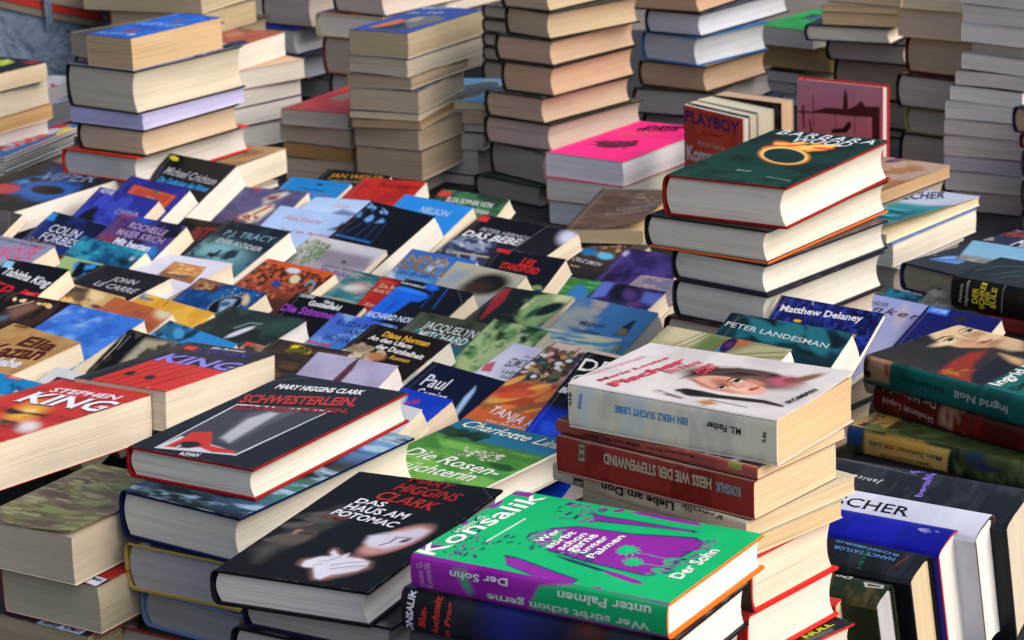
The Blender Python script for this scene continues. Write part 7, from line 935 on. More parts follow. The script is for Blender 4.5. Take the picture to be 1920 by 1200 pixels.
 'kons.0': [["f","14b870"],["p","1c3a5c",0.008,[[0.4128,0.2796],[0.4857,0.2656],[0.6014,0.3104],[0.6861,0.3848],[0.7156,0.5874],[0.8088,0.8043],[0.7615,0.8523],[0.7073,0.8614],[0.5182,0.8479],[0.326,0.8779],[0.2411,0.8187],[0.2682,0.5826],[0.3256,0.3856]]],["p","8c28a0",0.005,[[0.4173,0.2859],[0.4821,0.2752],[0.5884,0.3158],[0.6746,0.3894],[0.7026,0.5924],[0.7896,0.8061],[0.7538,0.8473],[0.7014,0.8532],[0.5202,0.837],[0.3383,0.8683],[0.2561,0.813],[0.2865,0.5754],[0.3441,0.3833]]],["p","1c3a5c",0.008,[[0.8746,0.3645],[0.8711,0.4203],[0.881,0.5245],[0.8881,0.7706],[0.8639,0.7949],[0.8276,0.598],[0.7875,0.4529],[0.7801,0.4126]]],["p","8c28a0",0.005,[[0.8589,0.3789],[0.8543,0.4269],[0.8676,0.5296],[0.8792,0.7582],[0.8593,0.7653],[0.8409,0.593],[0.8068,0.4561],[0.7997,0.4103]]],["p","8c28a0",0.005,[[0.9377,0.3616],[0.9877,0.3859],[0.9535,0.3992],[0.9233,0.3781]]],["p","8c28a0",0.005,[[0.9525,0.4132],[1.004,0.4396],[0.9758,0.4613],[0.9376,0.438]]],["p","8c28a0",0.005,[[0.9703,0.4688],[1.0127,0.5284],[0.9971,0.7471],[0.9587,0.7818],[0.9542,0.6571]]],["p","8c28a0",0.006,[[0.226,0.6459],[0.2166,0.7265],[0.1804,0.8214],[0.1445,0.85],[0.1336,0.8089],[0.1785,0.7003]]],["p","1c3a5c",0.006,[[0.2937,0.4253],[0.266,0.5522],[0.2143,0.6967],[0.2004,0.6507],[0.2426,0.5198]]],["p","1c3a5c",0.008,[[0.178,0.2921],[0.1769,0.346],[0.0985,0.5363],[0.0631,0.6331],[-0.0202,0.6357],[-0.046,0.6],[-0.0162,0.5105],[0.0625,0.3517]]],["p","8c28a0",0.005,[[0.1565,0.3039],[0.1616,0.3524],[0.0836,0.5371],[0.0529,0.6269],[-0.0085,0.6259],[-0.0315,0.5941],[-0.0014,0.5044],[0.0776,0.3453]]],["p","8c28a0",0.006,[[-0.1026,0.2846],[-0.0179,0.3752],[-0.0567,0.4545],[-0.0631,0.5504],[-0.1755,0.5761],[-0.2188,0.3876]]],["p","8c28a0",0.006,[[0.7486,-0.0292],[0.8275,-0.0119],[0.8258,0.0172],[0.7424,0.0245],[0.6903,0.0129]]],["p","8c28a0",0.006,[[0.9655,-0.0077],[1.0126,0.0751],[0.933,0.0741],[0.9306,0.007]]],["p","8c28a0",0.006,[[0.4844,-0.0328],[0.5355,-0.0214],[0.4792,0.02],[0.4346,0.0172],[0.4386,-0.007]]],["p","8c28a0",0.006,[[0.1346,0.006],[0.155,0.063],[0.1062,0.0518],[0.0312,-0.0245]]],["d",["1c3a5c","8c28a0"],46,0.005,0.011,5,[0.7303,0.2224,0.9658,0.4172],3,0.4],["d",["14b870"],60,0.004,0.009,15,[0.3285,0.2796,0.6014,0.3897],4,0.2],["d",["8c28a0","1c3a5c"],40,0.004,0.008,16,[0.5026,0.7985,0.8252,0.8956],3.5,0.9],["d",["14b870"],46,0.004,0.009,17,[0.2441,0.8176,0.5397,0.8771],3.5,1.2],["d",["8c28a0","1c3a5c"],50,0.004,0.009,18,[0.0477,0.0241,0.3246,0.2139],3.5,-0.4],["d",["14b870"],60,0.004,0.01,19,[-0.2044,0.2782,-0.0162,0.5643],4,0.5],["d",["1c3a5c"],30,0.005,0.012,6,[0.2704,-0.1079,0.7794,0.0998],2.6,-0.6],["d",["1c3a5c","8c28a0"],24,0.006,0.012,7,[0.303,0.8461,0.8115,0.9037],2.4,0.8],["d",["1c3a5c","14b870"],34,0.006,0.012,8,[0.2798,0.2077,0.4027,0.5988],2.6,0.3],["p","14b870",0.006,[[0.4485,0.6267],[0.5529,0.6179],[0.5626,0.6456],[0.5298,0.6842],[0.4915,0.6727],[0.4456,0.6643]]],["l","14b870",0.006,0.002,[[0.4994,0.6697],[0.4852,0.8295]]],["p","14b870",0.006,[[0.3497,0.6958],[0.4135,0.7024],[0.4097,0.7245],[0.3808,0.7661],[0.3423,0.7398],[0.3249,0.7156]]],["l","14b870",0.006,0.002,[[0.3769,0.7471],[0.3965,0.8823]]],["l","12c878",0.009,0.003,[[0.4984,0.6545],[0.5269,0.6717],[0.5263,0.6933]]],["l","12c878",0.009,0.003,[[0.4984,0.6545],[0.5072,0.675],[0.4873,0.7002]]],["l","12c878",0.009,0.003,[[0.4984,0.6545],[0.4903,0.6711],[0.4534,0.6919]]],["l","12c878",0.009,0.003,[[0.4984,0.6545],[0.4793,0.6613],[0.4333,0.6721]]],["l","12c878",0.009,0.003,[[0.4984,0.6545],[0.4801,0.6485],[0.4333,0.6472]]],["l","12c878",0.009,0.003,[[0.4984,0.6545],[0.4898,0.6369],[0.4545,0.6239]]],["l","12c878",0.009,0.003,[[0.4984,0.6545],[0.5088,0.6296],[0.489,0.6106]]],["l","12c878",0.009,0.003,[[0.4984,0.6545],[0.5274,0.6303],[0.5276,0.6109]]],["l","12c878",0.009,0.003,[[0.4984,0.6545],[0.5424,0.6371],[0.556,0.6251]]],["l","12c878",0.009,0.003,[[0.4984,0.6545],[0.5472,0.6494],[0.5669,0.6487]]],["l","12c878",0.009,0.003,[[0.4984,0.6545],[0.5419,0.6618],[0.5567,0.674]]],["l","12c878",0.009,0.003,[[0.3809,0.7174],[0.4067,0.7313],[0.4042,0.7497]]],["l","12c878",0.009,0.003,[[0.3809,0.7174],[0.391,0.7341],[0.3727,0.7549]]],["l","12c878",0.009,0.003,[[0.3809,0.7174],[0.3768,0.7307],[0.3429,0.7487]]],["l","12c878",0.009,0.003,[[0.3809,0.7174],[0.3671,0.7226],[0.3271,0.7322]]],["l","12c878",0.009,0.003,[[0.3809,0.7174],[0.3674,0.7122],[0.3274,0.711]]],["l","12c878",0.009,0.003,[[0.3809,0.7174],[0.3762,0.7027],[0.3447,0.6916]]],["l","12c878",0.009,0.003,[[0.3809,0.7174],[0.3917,0.6968],[0.3724,0.6809]]],["l","12c878",0.009,0.003,[[0.3809,0.7174],[0.4076,0.6969],[0.4044,0.6816]]],["l","12c878",0.009,0.003,[[0.3809,0.7174],[0.4196,0.7027],[0.4288,0.6935]]],["l","12c878",0.009,0.003,[[0.3809,0.7174],[0.4232,0.7132],[0.4385,0.7125]]],["l","12c878",0.009,0.003,[[0.3809,0.7174],[0.4188,0.7236],[0.4283,0.7339]]],["p","8c28a0",0.006,[[0.0066,0.7115],[0.0282,0.7284],[-0.0069,0.7573],[-0.0211,0.7376]]],["l","e6f0ea",0.01,0.002,[[0.2945,0.1719],[0.656,0.1782]]]],
 'kons.0/spine': [["f","8c28a0"],["n","7f1a92",3,0.56,0.12,3,2,1],["p","12a868",0.01,[[0.516,0.1841],[0.6711,-0.0367],[1.0194,0.0439],[1.0071,0.8599],[0.4707,0.8464]]],["p","12a868",0.02,[[0.1827,0.2037],[0.2205,0.1888],[0.2492,0.7153],[0.2327,0.7768]]]],
 'kons.1/spine': [["g","x",[[0,"1a1c22"],[0.25,"20202c"],[0.4,"1f2a78"],[0.62,"1a1c30"],[0.7,"5a2c28"],[0.8,"15161a"],[1,"101114"]]],["n","2a2c38",4,0.58,0.1,3,2,1]],
 'fisch.0/spine': [["f","e0d6c4"],["n","c8c2b6",3,0.56,0.12,3,3,1],["n","ccd0d2",3,0.6,0.1,8,3,1]],
 'fisch.0': [["f","d6d2d0"],["n","c8c4c4",3,0.56,0.12,4,1,1],["e","6a5048",0.6029,0.597,0.1004,0.2296,0.1395,-0.1436,0.3],["e","40302e",0.6763,0.5306,0.1085,0.1268,0.0108,-0.0952,0.3],["p","2a1c1c",0.03,[[0.4194,0.3831],[0.6252,0.3939],[0.7761,0.5317],[0.7767,0.7242],[0.6707,0.8258],[0.7105,0.6848],[0.6596,0.511],[0.5183,0.4225]]],["e","d8a48c",0.4567,0.6139,0.0471,0.1471,0.1246,-0.0989,0.12],["e","c48a74",0.3519,0.6028,0.0101,0.0849,0.0349,-0.0517,0.5],["e","b07864",0.4053,0.4796,-0.0388,0.0665,0.0559,-0.0478,0.5],["e","a86a54",0.4759,0.5618,0.029,0.0338,0.0604,-0.0424,0.7],["e","e4b8a0",0.4179,0.6794,0.021,0.0427,0.0355,-0.0324,0.7],["e","c8846c",0.5836,0.6872,0.0005,0.0378,0.0363,-0.0326,0.7],["l","7a5a48",0.008,0.004,[[0.4605,0.393],[0.6165,0.43],[0.7511,0.5411],[0.756,0.6999]]],["l","8a6a54",0.008,0.004,[[0.4936,0.4126],[0.6177,0.4621],[0.7296,0.5622],[0.723,0.6993]]],["l","5a4038",0.008,0.004,[[0.7066,0.718],[0.6746,0.8118],[0.6874,0.8823]]],["l","2a1a18",0.014,0.006,[[0.5168,0.5719],[0.5985,0.573],[0.6153,0.6116]]],["l","2a1a18",0.01,0.006,[[0.4153,0.5658],[0.4511,0.5777],[0.4323,0.604]]],["e","f0e0d8",0.55,0.6106,0.0284,0.0181,-0.0397,0.0061,0.2],["e","1c1214",0.5532,0.6106,0.014,0.0088,-0.0357,0.0071,0.2],["l","1c1214",0.016,0.005,[[0.5083,0.5995],[0.5816,0.5986],[0.5893,0.6264]]],["e","f0e0d8",0.3915,0.5973,0.0248,0.0141,-0.034,0.0047,0.2],["e","1c1214",0.3947,0.5973,0.0126,0.0073,-0.03,0.0057,0.2],["l","1c1214",0.016,0.005,[[0.3619,0.585],[0.4178,0.5872],[0.4244,0.6096]]],["l","9a5a4c",0.01,0.006,[[0.4808,0.6048],[0.4294,0.6561],[0.486,0.6665]]],["p","b04444",0.008,[[0.4173,0.7081],[0.4774,0.7045],[0.4761,0.7177],[0.5339,0.7259],[0.4833,0.7371],[0.415,0.731]]],["l","6a2424",0.006,0.003,[[0.4209,0.7086],[0.4621,0.7198],[0.5234,0.7285]]],["e","b85a6c",0.6786,0.7978,0.0739,0.0488,0.057,-0.0459,0.6],["e","903048",0.7105,0.8051,0.0378,0.0179,0.0261,-0.022,0.5],["e","7a5a44",0.7731,0.8518,0.0906,0.0494,-0.0818,-0.0021,0.5],["p","241c1a",0.015,[[0.2114,0.4396],[0.2635,0.4706],[0.2705,0.5449],[0.2574,0.639],[0.3027,0.8351],[0.2664,0.9347],[0.2278,0.9426],[0.2364,0.8472],[0.1873,0.6659],[0.1567,0.5765],[0.1622,0.5105],[0.1974,0.4967],[0.1802,0.4584]]],["l","2a2220",0.012,0.005,[[0.1396,0.6464],[0.1187,0.8167]]],["p","4a382c",0.02,[[0.1216,0.372],[0.1541,0.3914],[0.1279,0.4342],[0.0958,0.5239],[0.0685,0.5283],[0.088,0.4244]]],["p","b07a44",0.03,[[0.0674,0.5986],[0.1512,0.6419],[0.0827,0.6872],[0.0231,0.6537]]],["e","1c1614",0.2022,0.5204,-0.0022,0.0519,-0.0626,0.0182,0.3],["e","c8c4c4",0.1031,0.4054,0.0043,0.0305,-0.0277,0.0079,0.5]],
 'fisch.1/spine': [["f","b0544c"],["n","9a4642",3,0.55,0.12,3,3,1],["p","a89a54",0.004,[[0.865,-0.012],[0.9281,-0.0567],[0.9277,0.5388],[0.8645,0.5317]]]],
 'fisch.1': [["f","3a1c24"],["d",["a83c3c","24202c","7a2c34","d0d0d8"],30,0.05,0.1,3,[0.0877,0.3501,0.1377,0.8725],2,0.3]],
 'fisch.2/spine': [["f","92302a"],["n","7a201c",3,0.55,0.12,3,3,1],["p","4a2a24",0.004,[[0.116,0.0237],[0.1584,0.0198],[0.1548,0.5785],[0.1123,0.5768]]],["p","b0a48c",0.006,[[0.1225,0.1043],[0.1508,0.0992],[0.148,0.5336],[0.1197,0.5324]]],["p","4a1c18",0.006,[[0.1272,0.1518],[0.1455,0.1548],[0.145,0.2367],[0.1266,0.2409]]],["p","4a1c18",0.006,[[0.1259,0.3478],[0.1442,0.3542],[0.1436,0.4504],[0.1252,0.4549]]]],
 'fisch.3/spine': [["f","dcd0b2"],["n","c4b898",3,0.55,0.12,3,3,1],["p","2c2a26",0.004,[[0.1136,0.494],[0.1683,0.4292],[0.1656,1.3275],[0.1072,1.4088]]],["p","b0a690",0.006,[[0.1204,0.6735],[0.1605,0.6173],[0.1583,0.8673],[0.1189,0.9218]]],["p","b0a690",0.006,[[0.119,1.1242],[0.1592,1.0666],[0.1572,1.2353],[0.1178,1.2909]]]],
 'fisch.7': [["f","14151a"],["p","4a4a4c",0.01,[[0.5171,0.9544],[0.8216,0.9645],[0.7972,0.9906],[0.5613,0.983]]]],
 'noll.0': [["f","232527"],["n","2e2a28",4,0.55,0.12,3,1,1],["p","1a1718",0.05,[[0.3816,-0.0074],[0.7889,-0.0683],[1.0623,0.0235],[1.2188,0.0984],[1.2418,0.2394],[1.0845,0.317],[1.0343,0.1913],[0.8539,-0.0241],[0.6927,-0.0096],[0.5098,0.0793]]],["p","cfb892",0.03,[[0.6862,-0.014],[0.8149,-0.0506],[0.971,-0.0072],[1.0879,0.0723],[1.0472,0.2],[0.9626,0.2952],[0.8415,0.3332],[0.7026,0.3136],[0.5757,0.228],[0.561,0.1138]]],["p","c4a884",0.05,[[1.0209,0.2435],[1.0713,0.3385],[0.8166,0.464],[0.7537,0.4216],[0.7531,0.3329]]],["e","b08a68",0.7014,0.2087,0.0387,0.0858,-0.0754,0.0236,0.6],["e","dcc8a4",0.5804,0.142,0.0825,0.0258,-0.0689,0.0131,0.7],["e","a88460",0.9055,0.15,0.0256,0.0327,-0.0834,0.0197,0.7],["e","a07a58",0.8288,0.2948,0.0636,0.013,-0.0758,0.0232,0.6],["e","c89878",0.651,0.2195,0.0509,0.0344,-0.0502,0.0107,0.7],["l","3a281c",0.02,0.006,[[0.5793,0.0811],[0.7,0.0719],[0.7577,0.0957]]],["l","4a3424",0.014,0.006,[[0.8863,0.06],[0.9966,0.0572],[1.0615,0.0857]]],["e","e4dcc4",0.6706,0.1218,0.0504,0.0099,-0.0423,0.0136,0.2],["e","241810",0.6763,0.1226,0.0249,0.0047,-0.0392,0.0127,0.2],["l","2a1c14",0.014,0.005,[[0.6103,0.1172],[0.7092,0.1025],[0.735,0.129]]],["e","e4dcc4",0.9392,0.0959,0.044,0.0113,-0.044,0.0133,0.2],["e","241810",0.9437,0.0959,0.022,0.0056,-0.0408,0.0125,0.2],["l","2a1c14",0.014,0.005,[[0.8785,0.0917],[0.9756,0.0772],[1.0015,0.101]]],["l","a07a58",0.014,0.008,[[0.8475,0.08],[0.8028,0.1567],[0.8413,0.1979],[0.7775,0.2001]]],["p","a44c3c",0.008,[[0.7366,0.2475],[0.8095,0.2368],[0.8204,0.2502],[0.9008,0.2472],[0.8351,0.2691],[0.7577,0.2706]]],["l","5a2418",0.006,0.003,[[0.741,0.2475],[0.8032,0.2566],[0.8912,0.2498]]],["l","1c1614",0.012,0.005,[[0.6785,0.4001],[0.6917,0.4671],[0.7916,0.4763]]],["l","1c1614",0.012,0.005,[[0.6416,0.4333],[0.5572,0.5484],[0.5702,0.5854]]],["p","8a2c20",0.03,[[0.0014,0.3999],[0.2819,0.3352],[0.5398,0.3067],[0.6403,0.3451],[0.3339,0.4269],[-0.0286,0.5979],[-0.0107,0.5017]]],["d",["a8642c","7a3a20"],16,0.02,0.035,4,[0.0663,0.3935,0.2841,0.4984],1.6,0.3],["p","191c26",0.02,[[-0.0286,0.5979],[0.1918,0.4996],[0.5674,0.4411],[0.5442,0.5113],[0.5095,0.6009],[0.0202,0.6305]]],["p","c4a078",0.04,[[0.6537,0.4125],[0.6433,0.5494],[0.5219,0.6092],[0.5386,0.5359]]],["p","14605c",0.006,[[0.0096,0.6502],[0.5339,0.6033],[0.5263,0.8058],[-0.0691,0.8866]]],["p","8fb4a0",0.004,[[-0.0322,0.1472],[-0.0118,0.1437],[-0.0227,0.1535],[-0.0431,0.1569]]]],
 'noll.0/spine': [["f","175e5a"],["n","124e4c",3,0.55,0.12,3,3,1],["p","b08a70",0.012,[[-0.0125,-0.0629],[0.1498,-0.0002],[0.1463,0.7339],[-0.0125,0.8107]]],["p","3a2a24",0.02,[[-0.0125,-0.0629],[0.0342,0.0009],[0.0187,0.6677],[-0.0125,0.7646]]],["p","c8a080",0.03,[[0.0342,0.0466],[0.1268,0.0364],[0.1193,0.4129],[0.0575,0.4213]]],["e","2a1c18",0.0249,0.5886,0.0187,0.0019,-0.0031,0.1291,0.3],["l","a04c3c",0.02,0.01,[[0.1269,0.1728],[0.1346,0.3881]]]],
 'noll.1/spine': [["f","4a1512"],["p","5c1a16",0.02,[[-0.0015,-0.0365],[0.3743,-0.0208],[0.3607,0.8696],[0.0294,0.7434]]],["p","b08a74",0.02,[[0.3815,-0.0816],[0.469,0.0003],[0.5197,0.0517],[0.4629,0.6805],[0.5067,0.8862],[0.4706,0.9537],[0.3679,0.7598]]],["p","1c1212",0.02,[[0.4693,0.1906],[0.5268,0.0387],[0.5562,0.4127],[0.5134,0.587]]],["n","7a1c16",4,0.56,0.12,3,3,1],["l","2a2a30",0.01,0.004,[[0.5519,-0.0067],[0.5354,0.7848]]]],
 'noll.2/spine': [["f","2f3c26"],["n","50603a",6,0.54,0.1,3,3,1],["n","1c261a",5,0.6,0.08,9,3,1],["p","2a4a90",0.02,[[-0.0053,0.0272],[0.0847,0.0482],[0.0809,0.5467],[-0.0017,0.6163]]],["p","c8a45c",0.008,[[0.0974,0.104],[0.5602,0.0954],[0.545,0.9147],[0.0944,0.8979]]],["p","d0a040",0.05,[[0.2292,0.1368],[0.4114,0.1667],[0.3392,0.5638],[0.1998,0.5223]]],["e","22344c",0.7586,0.1399,0.1104,-0.1156,-0.0147,-0.4073,0.1],["e","3f4a2c",0.814,0.1056,0.0757,-0.0173,-0.0144,-0.264,0.3]],
 'noll.2': [["g","y",[[0,"2f5cc0"],[0.1,"2f5cc0"],[0.17,"4a3420"],[0.3,"3a4a2a"],[1,"3a4a2a"]]],["p","3a2c1c",0.03,[[0.2559,-0.0739],[0.6744,-0.1329],[0.5098,-0.0604],[0.2241,-0.0308]]],["p","c8a050",0.01,[[-0.0322,0.0189],[0.1272,-0.03],[0.5098,-0.0604],[0.3726,0.1591],[-0.0001,0.1702]]],["n","5a6a3c",6,0.55,0.1,3,1,1,[0,0,1,0.5]]],
 'owl.0': [["f","0f1211"],["l","2a5a4c",0.02,0.02,[[0.2521,0.0333],[0.4795,0.0975],[0.5685,0.1994]]],["l","2a5a4c",0.02,0.02,[[0.1183,0.1177],[0.4479,0.2291]]],["l","2a5a4c",0.016,0.02,[[0.0984,0.189],[0.3535,0.2806]]],["n","1a1d1b",4,0.56,0.12,3,1,1]],
 'owl.0/spine': [["f","0e0f0e"],["n","161816",4,0.5,0.12,3,3,1],["l","8a8c88",0.004,0.002,[[0.309,0.0152],[0.3005,0.8646]]]],
 'owl.1/spine': [["f","6a2024"],["n","7a2a2c",3,0.5,0.12,3,3,1],["l","4a6a90",0.006,0.003,[[0.2957,-0.606],[0.288,-0.0123]]]],
 'r.janice/spine': [["f","1d2127"],["n","2c3036",6,0.56,0.1,3,3,1],["l","6a7078",0.004,0.002,[[0.1662,0.081],[0.5261,0.2126]]]],
 'r.white/spine': [["f","cdd3e6"],["n","c4cae0",3,0.5,0.12,3,3,1]],
 'r.blue/spine': [["f","10148c"],["n","161ca4",3,0.55,0.12,3,3,1],["d",["8a90c8","6a70b4"],10,0.005,0.01,4,[0.8714,0.2854,0.9532,0.4163],2,0.2]],
 'r.nancy/spine': [["f","181c22"],["n","262b34",5,0.56,0.1,3,3,1],["l","7a2c28",0.008,0.003,[[0.9066,0.6409],[0.9275,0.3037]]]],
 'r.green/spine': [["f","1c2818"],["n","4a4428",5,0.56,0.1,3,3,1],["p","c4c8c4",0.006,[[0.8847,0.2351],[0.9754,0.2126],[0.9811,0.3563],[0.9067,0.4243]]],["p","1c2818",0.006,[[0.9004,0.2753],[0.9668,0.257],[0.9694,0.3264],[0.9138,0.3769]]]],
 'r.tan/spine': [["f","c4a662"]],
 's.playboy': [["f","c4452f"],["n","b03a28",3,0.55,0.12,3,1,1]],
 's.venice': [["g","y",[[0,"b87c94"],[0.3,"c06068"],[0.5,"b8383c"],[1,"a02420"]]],["p","4a1218",0.006,[[-0.0077,0.1812],[0.1689,0.1761],[0.3443,0.1444],[0.5337,0.1424],[0.5419,0.0853],[0.553,0.047],[0.5625,0.0276],[0.5813,0.0456],[0.5936,0.0827],[0.5965,0.143],[0.6592,0.1248],[0.6905,0.1156],[0.7373,0.0945],[0.7528,0.0877],[0.7715,0.0965],[0.7995,0.1177],[0.9666,0.1093],[0.9672,0.2975],[0.8773,0.3024],[0.8771,0.174],[0.5964,0.1809],[0.2804,0.1819],[-0.0079,0.1927]]],["p","3a1014",0.006,[[0.0491,0.1477],[0.0732,0.1465],[0.0794,0.2766],[0.0584,0.2815]]],["l","3a1014",0.01,0.003,[[0.1812,0.0801],[0.1918,0.2629]]],["l","4a1418",0.008,0.003,[[0.4468,0.181],[0.4574,0.2642]]],["l","4a1418",0.008,0.003,[[0.6748,0.1618],[0.6776,0.2753]]],["p","2a0c10",0.006,[[0.3908,0.2677],[0.5332,0.2525],[0.5963,0.215],[0.6277,0.2096],[0.6354,0.2395],[0.5803,0.2767],[0.4065,0.2898]]],["p","2a0c10",0.006,[[0.1283,0.2203],[0.1443,0.2233],[0.1754,0.2945],[0.1514,0.2958]]]],
 's.standblack': [["f","0c0c0f"],["e","2a2a38",0.9199,0.0893,0.0234,0.0095,-0.0085,0.0345,0.4]],
}
